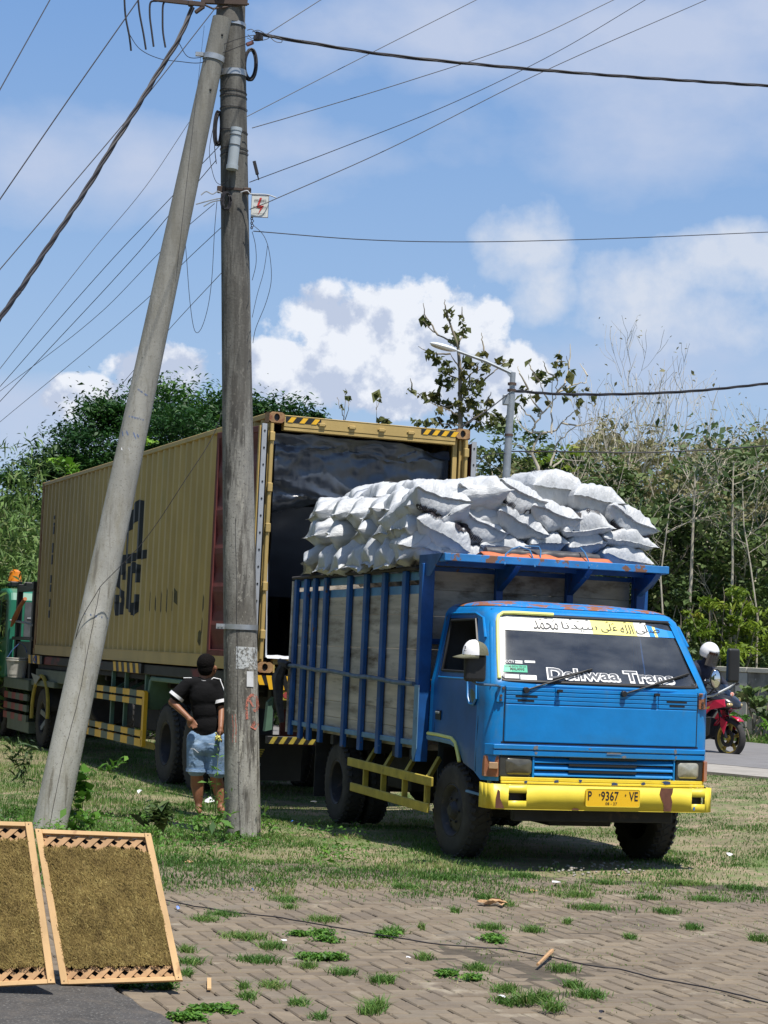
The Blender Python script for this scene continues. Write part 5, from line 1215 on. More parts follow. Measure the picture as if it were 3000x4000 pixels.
def place_sack(u,v,y,label,yaw=0,roll=0,pitch=0,L_=.92,W_=.56,T_=.28,sag=0,axis='y',prt=None,x=None,sd=[0],zoff=0):
    """(u,v): where the nearer end shows; the axis runs back (y) or across (x)"""
    sd[0]+=1
    if x is None: p=T(u,v,1,y); 
    else: p=T(u,v,0,x)
    mb,P=make_sack(L_,W_,T_,sd[0],sag)
    base=Matrix.Rotation(math.pi/2,3,'Z') if axis=='y' else Matrix.Identity(3)   # local x -> truck y (near end at -x)
    rot=Matrix.Rotation(R(yaw),3,'Z')@Matrix.Rotation(R(roll),3,'Y' if axis=='y' else 'X')@Matrix.Rotation(R(pitch),3,'X' if axis=='y' else 'Y')@base
    near=Vector((-L_/2*.92,0,0)) if axis=='y' else Vector((-L_/2*.9,0,0))
    loc=p-rot@near
    o=mb.build('sack',PLASTW,None,smooth=True,ang=75)
    W=Matrix.Translation(TM@loc)@(TR3@rot).to_4x4(); o.matrix_world=W
    tag(o,label,'sack','white sacks of charcoal stacked on the blue truck')
    if prt: prints(P,o,prt,L_,W_)
    return o
Z=lambda X:1100+X/1.037
ZY=lambda Y_:1700+Y_/1.037
BAR={'side':-1}
# filler heap below/behind the visible ones
FL=[]
def S(X,Y_,y,label,**k): return place_sack(Z(X),ZY(Y_),y,label,**k)
# top row along the front, left to right
S(648,255,1.66,'sack with a black bear print and barcode, leftmost of the top front row',roll=10,pitch=-16,W_=.54,T_=.32,prt={'side':-1,'u':.385,'by':.03,'ly':-.15})
S(800,248,1.74,'sack sagging to the right, second from the left in the top front row',roll=20,pitch=-8,W_=.49,T_=.28)
S(962,238,1.72,'sack with dark print and barcode, third from the left in the top front row',roll=22,pitch=-16,W_=.51,T_=.30,prt={'side':-1,'u':.385,'by':.0,'ly':-.17})
S(1118,215,1.95,'plump sack on the very top of the load',roll=4,pitch=2,W_=.54,T_=.31,prt={'bar':0,'blob':0,'text':1})
S(1278,262,1.8,'plump sack lettered on top, second from the right along the top',roll=6,pitch=0,W_=.52,T_=.30,prt={'bar':0,'blob':0,'text':1})
S(1418,345,1.72,'sack hanging over the right side, rightmost of the upper row',roll=24,pitch=-10,W_=.52,T_=.27,prt={'side':-1,'u':.385,'by':.02,'ly':-.2,'blob':1})
# second row
S(668,385,1.64,'long drooping sack below the bear-printed one on the left corner',roll=28,pitch=10,yaw=-6,W_=.56,T_=.29,sag=.25,prt={'side':1,'u':.385,'by':.05,'ly':-.10})
S(808,362,1.7,'sack with barcode and bear print in the middle row left of centre',roll=20,pitch=-14,W_=.50,T_=.28,prt={'side':-1,'u':.385,'by':-.06,'ly':.13})
S(972,358,1.7,'wide sack drooping to the right in the middle row',roll=22,pitch=-4,W_=.54,T_=.28,prt={'side':1,'u':.385,'by':-.1,'ly':.14,'blob':0})
S(1105,322,1.7,'creased sack in the middle row beneath the topmost sack',roll=10,pitch=-12,W_=.50,T_=.28,prt={'bar':0,'blob':1,'ly':.1,'side':-1})
S(1238,378,1.7,'sack with a barcode on its upper face, middle row right of centre',roll=-6,pitch=14,W_=.50,T_=.24,prt={'side':1,'u':.34,'by':-.14,'ly':.1})
S(1405,428,1.7,'flat sack with a dark printed top at the right end of the middle row',roll=5,pitch=14,W_=.54,T_=.20,prt={'side':1,'u':.30,'by':-.08,'ly':.14})
# bottom row behind the rolled tarpaulin
S(590,455,1.72,'sack lying on the front left corner of the bed just above the blue rail',roll=6,pitch=2,yaw=-10,W_=.54,T_=.24,sag=.1)
S(735,478,1.72,'low sack half hidden behind the left end of the rack',roll=4,W_=.45,T_=.16)
S(905,450,1.72,'sack behind the rolled black tarpaulin on the left',roll=0,pitch=3,W_=.50,T_=.18)
S(1078,436,1.72,'sack behind the middle of the rolled black tarpaulin',roll=-4,pitch=6,W_=.38,T_=.20)
S(1232,445,1.72,'sack behind the right end of the rolled black tarpaulin',roll=-8,pitch=4,W_=.38,T_=.22)
S(1395,500,1.68,'white sack resting on the right end of the rack',roll=8,pitch=6,W_=.52,T_=.20)
# left flank: ends poking out over the side rail
def LS(X,Y_,y,label,**k):
    return place_sack(Z(X),ZY(Y_),y,label,axis='x',**k)
flank3=[(150,322,5.35),(232,318,4.85),(300,322,4.35),(378,318,3.85),(445,300,3.3),(520,285,2.8)]
flank2=[(140,405,5.40),(215,402,4.85),(330,400,4.2),(432,396,3.6),(500,380,3.0)]
flank1=[(100,512,5.6),(165,520,5.2),(222,520,4.8),(300,510,4.3),(345,495,3.8),(410,500,3.3),(478,480,2.7)]
nm3=['rearmost pointed sack of the upper flank','second sack from the tail in the upper flank','third sack from the tail in the upper flank','fourth sack from the tail in the upper flank','fifth sack from the tail in the upper flank','sack of the upper flank next to the bear-printed one']
nm2=['rearmost sack of the middle flank','second sack from the tail in the middle flank','middle sack of the middle flank','fourth sack from the tail in the middle flank','front sack of the middle flank, beside the long drooping one']
nm1=['rearmost folded sack drooping over the side rail','second folded sack from the tail drooping over the side rail','third folded sack with a torn flap hanging over the side rail','fourth sack from the tail lying on the side rail','fifth sack from the tail lying on the side rail','sixth sack from the tail with a folded edge standing up','foremost flank sack lying on the blue side rail']
for i,(X,Y_,y) in enumerate(flank3):
    LS(X,Y_,y,'white '+nm3[i],yaw=rnd.uniform(-12,-2),roll=rnd.uniform(-8,8),pitch=-rnd.uniform(2,12),W_=.50,T_=.29,L_=.95,x=-1.12-(.03*(i%2)))
for i,(X,Y_,y) in enumerate(flank2):
    LS(X,Y_,y,'white '+nm2[i],yaw=rnd.uniform(-14,2),roll=rnd.uniform(-8,8),pitch=-rnd.uniform(4,14),W_=.54,T_=.29,L_=.95,x=-1.18)
for i,(X,Y_,y) in enumerate(flank1):
    LS(X,Y_,y,'white '+nm1[i],yaw=rnd.uniform(-18,4),roll=rnd.uniform(-12,12),pitch=-rnd.uniform(28,44),W_=.49,T_=.20,L_=.80,x=-1.24,sag=.3,prt={'side':-1,'u':.32,'bar':0,'blob':1,'ly':0} if i in(0,1,5) else None)
# upper layer of the rear half and hidden filling, one sack each
for i,(X,Y_,y,x_) in enumerate([(290,262,4.9,-.85),(372,250,4.3,-.85),(455,248,3.7,-.80),(520,238,3.1,-.75)]):
    place_sack(Z(X),ZY(Y_),y,'flat sack on top of the rear load, %s'%['nearest the container','second from the container','third from the container','just behind the bear-printed one'][i],axis='x',yaw=rnd.uniform(-10,10),pitch=-4,roll=3,W_=.6,T_=.24,L_=.95,x=x_,prt={'bar':0,'blob':0,'text':1} if i==1 else None)
k=0
for zz in (2.62,2.84,3.04,3.22,3.38):
    for yy in (2.95,3.9,4.75):
        for xx in (-.42,.12,.68):
            if zz>3.1 and yy>3.0: continue
            if zz>3.3 and xx<0: continue
            k+=1; mb,P=make_sack(.95,.6,.27,100+k); o=mb.build('sack',PLASTW,None,smooth=True,ang=75)
            rot=Matrix.Rotation(R(rnd.uniform(-8,8)),3,'Z')@Matrix.Rotation(math.pi/2,3,'Z'); o.matrix_world=Matrix.Translation(TM@Vector((xx+rnd.uniform(-.05,.05),yy,zz)))@(TR3@rot).to_4x4()
            tag(o,'white sack buried in the heap, %s layer, %s row behind the cab, %s'%(['bottom','second','third','fourth','top'][round((zz-2.62)/.2)],['first','second','third'][round((yy-2.95)/.95)],['left','middle','right'][round((xx+.42)/.55)]),'sack','white sacks of charcoal stacked on the blue truck')
# rolled tarpaulins and rope on the rack
a=T(1905,2150,1,1.30); b=T(2345,2178,1,1.30); 
TARP=mat('tarpaulin_black',(.05,.05,.055),.5,0,.25,5,bump=.004,bs=8)
mb=MB(); n=26; 
for k,(dz,dy,r_) in enumerate(((.0,.0,.055),(-.035,.06,.05),(.02,.10,.045))):
    pts=[];rr_=[]
    for i in range(n+1):
        t=i/n; p=a.lerp(b,t); pts.append(TM@Vector((p.x-.02+(.02*k),p.y+dy,p.z+dz+.01*noise.noise((t*9,k,0))-.02))); rr_.append(_k*r_*(1+.25*noise.noise((t*12,k*3,4)))*(1 if i<n-1 else .8))
    mb.tube(pts,rr_,10)
tag(mb.build('rolled_tarpaulin',TARP,None,smooth=True,ang=60),'rolled black tarpaulin lying on the front rack below the sacks','tarpaulin')
mb=MB(); n=30; A=[];B=[];Cq=[]
for i in range(n+1):
    t=i/n; x=lerp(a.x-.1,b.x+.05,t); A.append(TM@Vector((x,1.13+.02*noise.noise((t*7,0,0)),2.705))); B.append(TM@Vector((x,1.22,2.725+.03*(.5+noise.noise((t*9,3,0)))))); Cq.append(TM@Vector((x,1.42,2.70)))
mb.add(A+B+Cq,[(i,i+1,n+2+i,n+1+i) for i in range(n)]+[(n+1+i,n+2+i,2*n+3+i,2*n+2+i) for i in range(n)])
tag(mb.build('folded_tarpaulin',mat('tarpaulin_orange',(.55,.15,.06),.7,0,.2,6,bump=.006,bs=9),None,smooth=True,solid=.006,ang=60),'folded orange tarpaulin under the rolled black one on the front rack','tarpaulin')
ROPE=mat('blue_rope',(.03,.14,.32),.7)
for lab,pts in (('blue rope loop tying the left half of the rolled tarpaulin to the rack',[(1972,2205,1.05),(1975,2165,1.15),(2000,2145,1.2),(2030,2135,1.2),(2070,2150,1.18),(2080,2175,1.12),(2090,2215,1.05)]),
                ('blue rope tie round the middle of the rolled tarpaulin',[(2050,2133,1.25),(2105,2136,1.22),(2112,2150,1.2),(2111,2180,1.15)]),
                ('blue rope tie near the right end of the rolled tarpaulin',[(2268,2140,1.25),(2285,2160,1.18),(2298,2190,1.1),(2302,2215,1.05)])):
    mb=MB(); mb.tube([TM@T(u,v,1,y) for u,v,y in pts],.007,6); tag(mb.build('rope',ROPE,None,smooth=True),lab,'rope','blue rope ties on the rack')
# ================= poles =================
def polemesh(p,q,r0,r1,n=28,m=40):
    mb=MB(); mb.tube([Vector(p).lerp(Vector(q),i/m) for i in range(m+1)],[lerp(r0,r1,i/m) for i in range(m+1)],n); return mb
PY_=17.45
pb=Vector((aty(952,3290,PY_).x,PY_,.0)); pt=aty(905,-120,PY_+.0)
pole=empty('utility_pole','weathered upright concrete utility pole with grey stains and red paint marks','utility pole',Matrix.Translation((pb.x,pb.y,.05)))
o0=Vector((pb.x,pb.y,.05))
polemesh(Vector((0,0,-.1)),pt-o0,.160,.112).build('shaft',CONC,pole,smooth=True)
def pp(v): # centre point on the upright pole at picture row v
    t=(v-3290)/(-120-3290); return pb.lerp(pt,t)-o0
def pr(v): return lerp(.160,.112,(v-3290)/(-120-3290))
mb=MB(); seam=[pp(v)+Vector((-.02+.003*math.sin(v*.02),-math.sqrt(max(1e-6,pr(v)**2-.0004))-.0005,0)) for v in range(3280,2000,-40)]
mb.tube(seam,.0022,4); mb.build('seam',INK,pole)
def band(v,h,mt,par,tilt=0,th=.006,lug=True,pfn=None,rfn=None,flip=1):
    pfn=pfn or pp; rfn=rfn or pr; c=pfn(v); r=rfn(v)+.003; mb=MB()
    mb.lathe([(r,-h/2),(r+th,-h/2),(r+th,h/2),(r,h/2)],c,(tilt,0,1),32,closed=True)
    if lug:
        for s in (-1,):
            mb.box(c+Vector((s*(r+.02),-r*.55,0)),(.075,.012,h)); mb.box(c+Vector((s*(r+.02),-r*.55+.03,0)),(.075,.012,h))
            for dx in (0,.03): mb.cyl(c+Vector((s*(r+.005+dx),-r*.55-.02,0)),c+Vector((s*(r+.005+dx),-r*.55+.05,0)),.009,8)
    return mb.build('steel_band',mt,par,smooth=True,ang=40)
band(2452,.045,STEEL,pole); band(300,.055,STEEL,pole,tilt=-.05); band(105,.03,STEEL,pole,lug=False)
for v in (372,392,440,530,600,620): band(v,.006,CABLE,pole,lug=False,th=.004,tilt=.1*math.sin(v))
# dark crossarm at the very top
mb=MB(); mb.box(pp(18)+Vector((-.06,-.13,0)),(.42,.035,.11)); mb.box(pp(-20)+Vector((-.02,-.14,0)),(.30,.03,.08)); mb.tube([pp(40)+Vector((-.28,-.14,.0)),pp(50)+Vector((-.16,-.15,-.03)),pp(30)+Vector((.16,-.1,0))],.012,6)
mb.build('top_bracket',RUST,pole,bevel=.006)
mb=MB(); mb.lathe([(.03,-.012),(.048,-.012),(.048,.012),(.03,.012)],pp(5)+Vector((-.09,-.17,.02)),(.3,1,0),18,closed=True); mb.build('shackle',STEEL,pole,smooth=True)
mb=MB(); mb.lathe([(.135,-.33),(.125,.0),(.12,.1)],pp(-40),(0,0,1),28); mb.build('dark_cap',CONCD,pole,smooth=True)
# red spray marks and pasted notices on the curved surface
def decal(mb,pts,off=.002,cfn=pp,rfn=pr,y=PY_):
    for u0,v0,u1,v1 in pts:
        pass
def onpole(u,v,off=.002):
    r=rfn_(v)+off; c=pp(v)+o0; d=ray(u,v); o=CP; # intersect ray with vertical cylinder of centre c
    ox,oy=o.x-c.x,o.y-c.y; a=d.x**2+d.y**2; b=2*(ox*d.x+oy*d.y); k=ox*ox+oy*oy-r*r; D=b*b-4*a*k
    t=(-b-math.sqrt(max(0,D)))/(2*a); return o+d*t-o0
rfn_=pr
def dstroke(name,pts,w_,mt,off=.0012):
    mb=MB(); 
    for (a,b),(c2,d2) in zip(pts,pts[1:]):
        n=max(1,int(math.hypot(c2-a,d2-b)/12)); dx,dy=c2-a,d2-b; l=math.hypot(dx,dy)+1e-6; nx,ny=-dy/l*w_/2,dx/l*w_/2
        for i in range(n):
            t0,t1=i/n,(i+1)/n; q=[(a+dx*t0+nx,b+dy*t0+ny),(a+dx*t0-nx,b+dy*t0-ny),(a+dx*t1-nx,b+dy*t1-ny),(a+dx*t1+nx,b+dy*t1+ny)]
            mb.poly([onpole(x,y,off) for x,y in q])
    return mb.build(name,mt,pole)
def fadem(name,col,thr,base=None): return mat(name,col,.9,0,.2,4,alpha=(thr,38,.85))
PINK=fadem('red_spray',(.50,.17,.12),.40); PAPER=fadem('pasted_paper',(.55,.57,.57),.42)
dstroke('spray_mark',[(965,2810),(962,2770),(968,2730),(985,2712),(1003,2725),(1008,2760),(1000,2778),(990,2772)],10,PINK)
dstroke('spray_mark',[(913,2790),(917,2840),(915,2900)],15,PINK); dstroke('spray_mark',[(984,2828),(1005,2840)],28,PINK); dstroke('spray_mark',[(975,2735),(990,2760)],7,PINK)
def dpatch(name,u0,u1,v0,v1,mt,off=.002):
    mb=MB(); nu,nv=8,6
    mb.add([onpole(lerp(u0,u1,i/nu),lerp(v0,v1,j/nv)+.05*(lerp(u0,u1,i/nu)-u0),off) for j in range(nv+1) for i in range(nu+1)],[(j*(nu+1)+i,j*(nu+1)+i+1,(j+1)*(nu+1)+i+1,(j+1)*(nu+1)+i) for j in range(nv) for i in range(nu)])
    return mb.build(name,mt,pole)
dpatch('pasted_notice',922,1005,2525,2612,PAPER,.0015); dpatch('pasted_notice',964,990,2622,2682,mat('white_notice',(.62,.63,.64),.8,0,.1,9,[((.36,.35,.30),.6,20,(1,1,1),.1)]))
# equipment on the pole: grey joint closure, cable coils, warning sign
mb=MB(); a=onpole(924,500,.055); b=onpole(906,662,.055); ax=(b-a); mb.tube([a,a.lerp(b,.08),a.lerp(b,.08),a.lerp(b,.9),a.lerp(b,.9),b],[.052,.052,.048,.048,.054,.054],20)
cl=mb.build('joint_closure',PVC,pole,smooth=True,ang=40); mb=MB()
for t in (.18,.42): 
    c=a.lerp(b,t); mb.tube([c+Vector((math.cos(q)*.051,math.sin(q)*.051,-.1*math.cos(q)*.051)) for q in [2*math.pi*i/20 for i in range(20)]],.003,4,closed=True)
mb.build('tie_wire',CABLE,cl)
def coil(u,v,rw,rh,n,r=.006,yaw=0,dy=-.05,seed=0,nm='cable_coil'):
    rr=random.Random(seed); mb=MB(); c=aty(u,v,PY_+dy)-o0
    for k in range(n):
        a0=rr.uniform(.85,1.1); b0=rr.uniform(.9,1.08); ox=rr.uniform(-.012,.012); pts=[]
        for i in range(30):
            t=2*math.pi*i/30; x=math.cos(t)*rw*a0; z=math.sin(t)*rh*b0; pts.append(c+Vector((x*math.cos(yaw)+ox,x*math.sin(yaw)+rr.uniform(-.004,.004)+.012*(k-n/2)/n*2,z)))
        mb.tube(pts,r,5,closed=True)
    return mb.build(nm,CABLE,pole,smooth=True)
coil(978,252,.055,.14,11,.0065,.3,dy=.0,seed=1); coil(852,502,.030,.15,10,.006,.4,dy=-.02,seed=2); coil(884,785,.038,.075,8,.007,.5,dy=-.17,seed=3)
def ptube(name,pts,r,mt=CABLE,par=pole,y=PY_,n=5):
    mb=MB(); P=[]
    raw=[aty(p[0],p[1],p[2] if len(p)>2 else y) for p in pts]
    # catmull-rom
    for i in range(len(raw)-1):
        p0=raw[max(0,i-1)];p1=raw[i];p2=raw[i+1];p3=raw[min(len(raw)-1,i+2)]
        for k in range(6):
            t=k/6; P.append(.5*((2*p1)+(-p0+p2)*t+(2*p0-5*p1+4*p2-p3)*t*t+(-p0+3*p1-3*p2+p3)*t**3))
    P.append(raw[-1]); off=o0 if par is pole else Vector((0,0,0))
    if par is not None and par is not pole: off=par.matrix_world.translation
    mb.tube([p-off for p in P],r,n); return mb.build(name,mt,par,smooth=True)
F0=PY_-.17
ptube('loose_loop',[(990,880,F0),(1030,920,F0),(1052,985,F0),(1060,1090,F0),(1040,1180,F0),(1000,1280,F0),(988,1340,F0)],.0028)
ptube('loose_loop',[(985,905,F0),(998,960,F0),(1000,1030,F0),(985,1095,F0)],.0028)
ptube('loose_loop',[(1045,960,F0),(1030,1060,F0),(1005,1150,F0),(985,1240,F0)],.0025)
ptube('loose_loop',[(848,780,F0),(838,900,F0),(828,1080,F0),(812,1200,F0),(785,1285,F0),(760,1290,F0),(742,1180,F0),(728,1000,F0),(722,930,F0)],.0028)
ptube('loose_loop',[(850,440,F0),(828,520,F0),(818,600,F0),(835,690,F0),(858,720,F0),(890,705,F0)],.0028)
ptube('loose_loop',[(848,470,F0),(838,560,F0),(845,640,F0)],.004)
# bent hooks of the cable clamp
for pts in ([(868,757),(850,748),(830,758),(805,748),(785,762)],[(868,775),(840,778),(765,798)],[(868,782),(830,788),(795,806)],[(940,752),(965,745),(978,757),(1010,762),(1018,775)],[(975,757),(1040,760),(1078,772)]):
    ptube('clamp_hook',[(u,v,F0) for u,v in pts],.006,GASK)
mb=MB(); mb.box(pp(768)+Vector((-.115,-.10,0)),(.07,.05,.06)); mb.box(pp(768)+Vector((.12,-.10,0)),(.07,.05,.05)); mb.build('clamp_block',RUST,pole,bevel=.006)
band(765,.02,RUST,pole,lug=False)
mb=MB(); q=aty(1000,660,F0)-o0; mb.beam(q+Vector((-.02,0,.07)),q+Vector((.015,0,-.05)),.03,.03); mb.beam(q+Vector((.015,0,-.05)),q+Vector((.03,0,-.10)),.012,.012); mb.build('wedge_clamp',CABLE,pole,bevel=.004)
mb=MB(); 
for i in range(6): q=aty(986-3*(i%2),845+i*9,F0)-o0; mb.lathe([(.008,-.003),(.014,-.003),(.014,.003),(.008,.003)],q,((i%2),1,.3),10,closed=True)
mb.build('chain',RUST,pole)
mb=MB(); q=aty(1009,148,F0-.02)-o0
for i in range(7): mb.cyl(q+Vector((-.02+i*.007,-.02,-.01)),q+Vector((-.015+i*.007,-.02,.035)),.004,5)
mb.box(q,(.085,.04,.04)); mb.build('splice_box',CABLE,pole,bevel=.006)
mb=MB(); q=aty(975,172,F0)-o0; mb.beam(q+Vector((-.03,0,-.01)),q+Vector((.035,0,.02)),.03,.035); mb.build('pink_clamp',mat('clamp_pink',(.16,.07,.07),.7,0,.3,20),pole,bevel=.008)
ptube('splice_loop',[(965,118,F0),(985,115,F0),(1000,135,F0),(985,150,F0),(968,135,F0)],.0035); ptube('splice_loop',[(985,125,F0),(1010,118,F0),(1040,135,F0),(1050,140,F0),(1095,150,F0),(1100,165,F0),(1075,162,F0),(1050,140,F0)],.0035); ptube('splice_loop',[(965,148,F0),(1000,160,F0),(1045,152,F0),(1050,140,F0)],.0035)
# warning sign (bilingual danger plate, weathered)
s0=aty(979,848,F0-.01); wv=aty(1047,851,F0-.01)-s0; hv=aty(984,761,F0-.01)-s0; hv=Vector((0,0,hv.z)); 
sign=empty('warning_sign','rusty-edged white high voltage warning plate with a red lightning bolt on the upright pole','sign',Matrix.Translation(s0))
def SG(x,y,o=0): return wv*x+hv*y+Vector((0,-o,0))
mb=MB(); mb.prism([SG(0,0),SG(1,0),SG(1,1),SG(0,1)],(0,.004,0)); mb.build('plate',mat('sign_white',(.66,.66,.62),.5,0,.06,9,[((.25,.12,.06),.66,11,(1,1,1),.06)]),sign)
mb=MB(); 
for a_,b_,c_,d_ in ((0,0,1,.025),(0,.975,1,1),(0,0,.02,1),(.98,0,1,1)): mb.poly([SG(a_,b_,.0015),SG(c_,b_,.0015),SG(c_,d_,.0015),SG(a_,d_,.0015)])
mb.build('rust_edge',RUST,sign)
mb=MB(); mb.poly([SG(x,y,.003) for x,y in ((.48,.88),(.60,.88),(.44,.50),(.30,.44))]); mb.poly([SG(x,y,.003) for x,y in ((.30,.44),(.46,.52),(.74,.54),(.55,.40))]); mb.poly([SG(x,y,.003) for x,y in ((.55,.44),(.74,.54),(.40,.10))]); mb.build('lightning_bolt',mat('bolt_red',(.55,.03,.02),.5),sign)
for tx,x0,y0,w_,h_ in (('AWAS BAHAYA',.16,.70,.70,.11),('TEGANGAN TINGGI',.10,.43,.78,.07),('PLN DISTRIBUSI JAWA TIMUR',.10,.14,.76,.05)):
    mb=MB(); put_text(mb,tx,lambda x,y:SG(x0+x,y0+y,.0045),w_,h_,offset=.015,res=1); mb.build('sign_text',INK,sign)
# leaning pole
lb=atz(188,3245,0.0); LY=17.25; lb=Vector((aty(188,3245,LY).x,LY,aty(188,3260,LY).z)); lt=aty(868,72,17.28)
lean=empty('leaning_pole','pale smooth concrete pole leaning against the top of the upright one','utility pole',Matrix.Translation(lb))
LQ=lt-lb; polemesh(-LQ.normalized()*.15,LQ,.152,.086).build('shaft',CONC2,lean,smooth=True)
def lp(v): t=(v-3245)/(72-3245); return LQ*t
def lr(v): return lerp(.152,.086,(v-3245)/(72-3245))
ld=LQ.normalized(); side=ld.cross(Vector((0,1,0))).normalized(); fr_=side.cross(ld).normalized()
if fr_.y>0: fr_=-fr_
def onlean(u,v,off=.002):
    # ray / tilted cylinder
    A=lb; d=ray(u,v); o=CP-A; r=lr(v)+off; dd=d-ld*d.dot(ld); oo=o-ld*o.dot(ld); a=dd.dot(dd); b=2*dd.dot(oo); k=oo.dot(oo)-r*r; D=max(0,b*b-4*a*k); t=(-b-math.sqrt(D))/(2*a); return CP+d*t-A
mb=MB(); pts=[(193,3230),(235,3020),(262,2900),(300,2760),(340,2560),(375,2380),(395,2280)]; P=[]
for (a,b),(c,d) in zip(pts,pts[1:]):
    for i in range(6): P.append(onlean(lerp(a,c,i/6)+rnd.uniform(-1,1),lerp(b,d,i/6),.0))
mb.tube(P,.0028,4); mb.build('crack',INK,lean)
mb=MB(); mb.tube([onlean(lerp(880-68,700,i/30)-14,lerp(100,1100,i/30)+0,0.0) for i in range(31)],.002,4); mb.build('crack',INK,lean)
for u,v in ((868,136),(822,350)):
    mb=MB(); q=onlean(u,v,.0); mb.sph(q,.011,10,6); mb.build('bolt_hole',BLACK,lean)
mb=MB(); mb.poly([onlean(u,v,.002) for u,v in ((473,1748),(505,1750),(508,1761),(474,1758))]); mb.build('white_tape',WHITE,lean)
BLM=mat('blue_chalk',(.20,.26,.42),.9,0,.2,8,alpha=(.42,40,.7))
for q in ([(478,1685),(480,1702)],[(494,1683),(500,1698)],[(522,1690),(530,1712)],[(536,1695),(541,1706)],[(310,2392),(420,2415)],[(505,1625),(560,1640)],[(540,1520),(575,1545)]):
    mb=MB(); (a,b),(c,d)=q; n=5; w_=5
    for i in range(n): mb.poly([onlean(*k,.0012) for k in ((lerp(a,c,i/n)-w_/2,lerp(b,d,i/n)-3),(lerp(a,c,(i+1)/n)+w_/2,lerp(b,d,(i+1)/n)-3),(lerp(a,c,(i+1)/n)+w_/2,lerp(b,d,(i+1)/n)+4),(lerp(a,c,i/n)-w_/2,lerp(b,d,i/n)+4))])
    mb.build('chalk_mark',BLM,lean)
mb=MB(); c=lp(232); mb.lathe([(lr(232)+.003,-.025),(lr(232)+.009,-.025),(lr(232)+.009,.025),(lr(232)+.003,.025)],c,ld,28,closed=True); mb.box(c+Vector((-.125,-.04,.02)),(.07,.03,.035)); mb.build('steel_band',STEEL,lean,smooth=True,ang=40)
# insulated hooks (drooping wire ends) at the top edge on their bracket
hk=[[(485,-30),(490,60),(505,140),(512,198)],[(538,-20),(545,50),(560,130),(570,193)],[(612,4),(588,10),(585,60),(592,120),(600,182)],[(660,2),(638,15),(635,80),(637,130),(646,185)]]
hb=empty('cable_end_bracket','dark bracket with four drooping cable ends at the top left of the poles','bracket',Matrix.Translation(aty(640,-10,F0)))
ho=hb.matrix_world.translation
mb=MB(); mb.beam(aty(600,-4,F0)-ho,aty(800,18,F0)-ho,.035,.035); mb.build('arm',RUST,hb)
for q in hk: ptube('drooping_cable',[(u,v,F0) for u,v in q],.009,CABLE,hb,n=7)
mb=MB(); mb.box(aty(745,14,F0)-ho,(.05,.05,.05)); mb.beam(aty(762,50,F0)-ho,aty(798,24,F0)-ho,.03,.035); mb.build('strain_clamp',RUST,hb,bevel=.008)
# ---- cables (each its own thing)
def cable(label,pts,r=.004,twist=0,mt=CABLE,cat='cable',nm='overhead_cable'):
    raw=[aty(*p) for p in pts]; P=[]; N_=len(raw); K_=26 if twist else 10
    out=lambda p: p[0]<0 or p[0]>3000 or p[1]<0
    def tan(i):
        if i==0: return (raw[1]-raw[0]).normalized()
        if i==N_-1: return (raw[-1]-raw[-2]).normalized()
        a,b=raw[i]-raw[i-1],raw[i+1]-raw[i]; return (a/a.length**.999+b/b.length**.999)*.5 if min(a.length,b.length)>.35*max(a.length,b.length) else (a if a.length>b.length else b).normalized()
    for i in range(N_-1):
        l=(raw[i+1]-raw[i]).length; m0,m1=tan(i)*l,tan(i+1)*l
        for k in range(K_):
            t=k/K_; P.append(raw[i]*(2*t**3-3*t*t+1)+m0*(t**3-2*t*t+t)+raw[i+1]*(3*t*t-2*t**3)+m1*(t**3-t*t))
    P.append(raw[-1]); mb=MB()
    if out(pts[-1]): d=tan(N_-2); P+=[P[-1]+d*(.5*i) for i in range(1,30)]
    if out(pts[0]): d=-tan(1); P=[P[0]+d*(.5*i) for i in range(20,0,-1)]+P
    if twist:
        s=0
        for ph in (0,2.1,4.2):
            Q_=[]; s=0
            for i,p in enumerate(P):
                if i: s+=(p-P[i-1]).length
                d=(P[min(i+1,len(P)-1)]-P[max(i-1,0)]).normalized(); a=d.orthogonal().normalized(); b=d.cross(a); t=s*twist+ph; Q_.append(p+(a*math.cos(t)+b*math.sin(t))*r*1.05)
            mb.tube(Q_,r,5)
    else: mb.tube(P,r,5)
    return tag(mb.build(nm,mt,None,smooth=True),label,cat,None)
zo=1.3825
cable('thick twisted black cable sagging from the pole top to the left edge',[(752,28,F0),(735,70,F0),(694,160,F0-.2),(614,290,F0-.4),(535,420,F0-.7),(434,580,F0-1),(347,724,F0-1.2),(253,868,F0-1.5),(166,998,F0-1.8),(80,1130,F0-2.1),(0,1243,F0-2.4),(-60,1330,F0-2.6)],.0115,7)
cable('thin black cable crossing the top left corner',[(240,-70,14),(195,0,14),(0,350,13),(-40,420,13)],.0042)
cable('black cable running from the top edge left of the bracket to the left edge',[(575,-60,15),(540,0,15),(270,385,14.5),(0,778,14),(-40,835,14)],.0048)
cable('straight black cable just beside the twisted one',[(850,20,F0),(535,420,F0-.6),(300,700,F0-1.2),(0,1052,F0-2),(-40,1095,F0-2)],.0045)
cable('thin cable leaving the middle of the leaning pole towards the lower left',[(738,478,F0),(590,700,17),(340,1005,16),(0,1440,15.5),(-30,1480,15.5)],.0026)
cable('cable behind the leaning pole, upper of the lower left fan',[(862,565,17.5),(780,650,18),(665,775,18.5),(450,1000,19.5),(0,1510,21),(-30,1540,21)],.0036)
cable('cable behind the leaning pole, second of the lower left fan',[(845,625,17.6),(765,720,18),(644,860,19),(528,1000,20),(0,1568,22),(-30,1595,22)],.0038)
cable('cable from the clamp hooks dropping to the left edge',[(838,795,17.3),(732,885,18),(610,1000,19),(400,1215,20),(0,1528,22),(-30,1550,22)],.003)
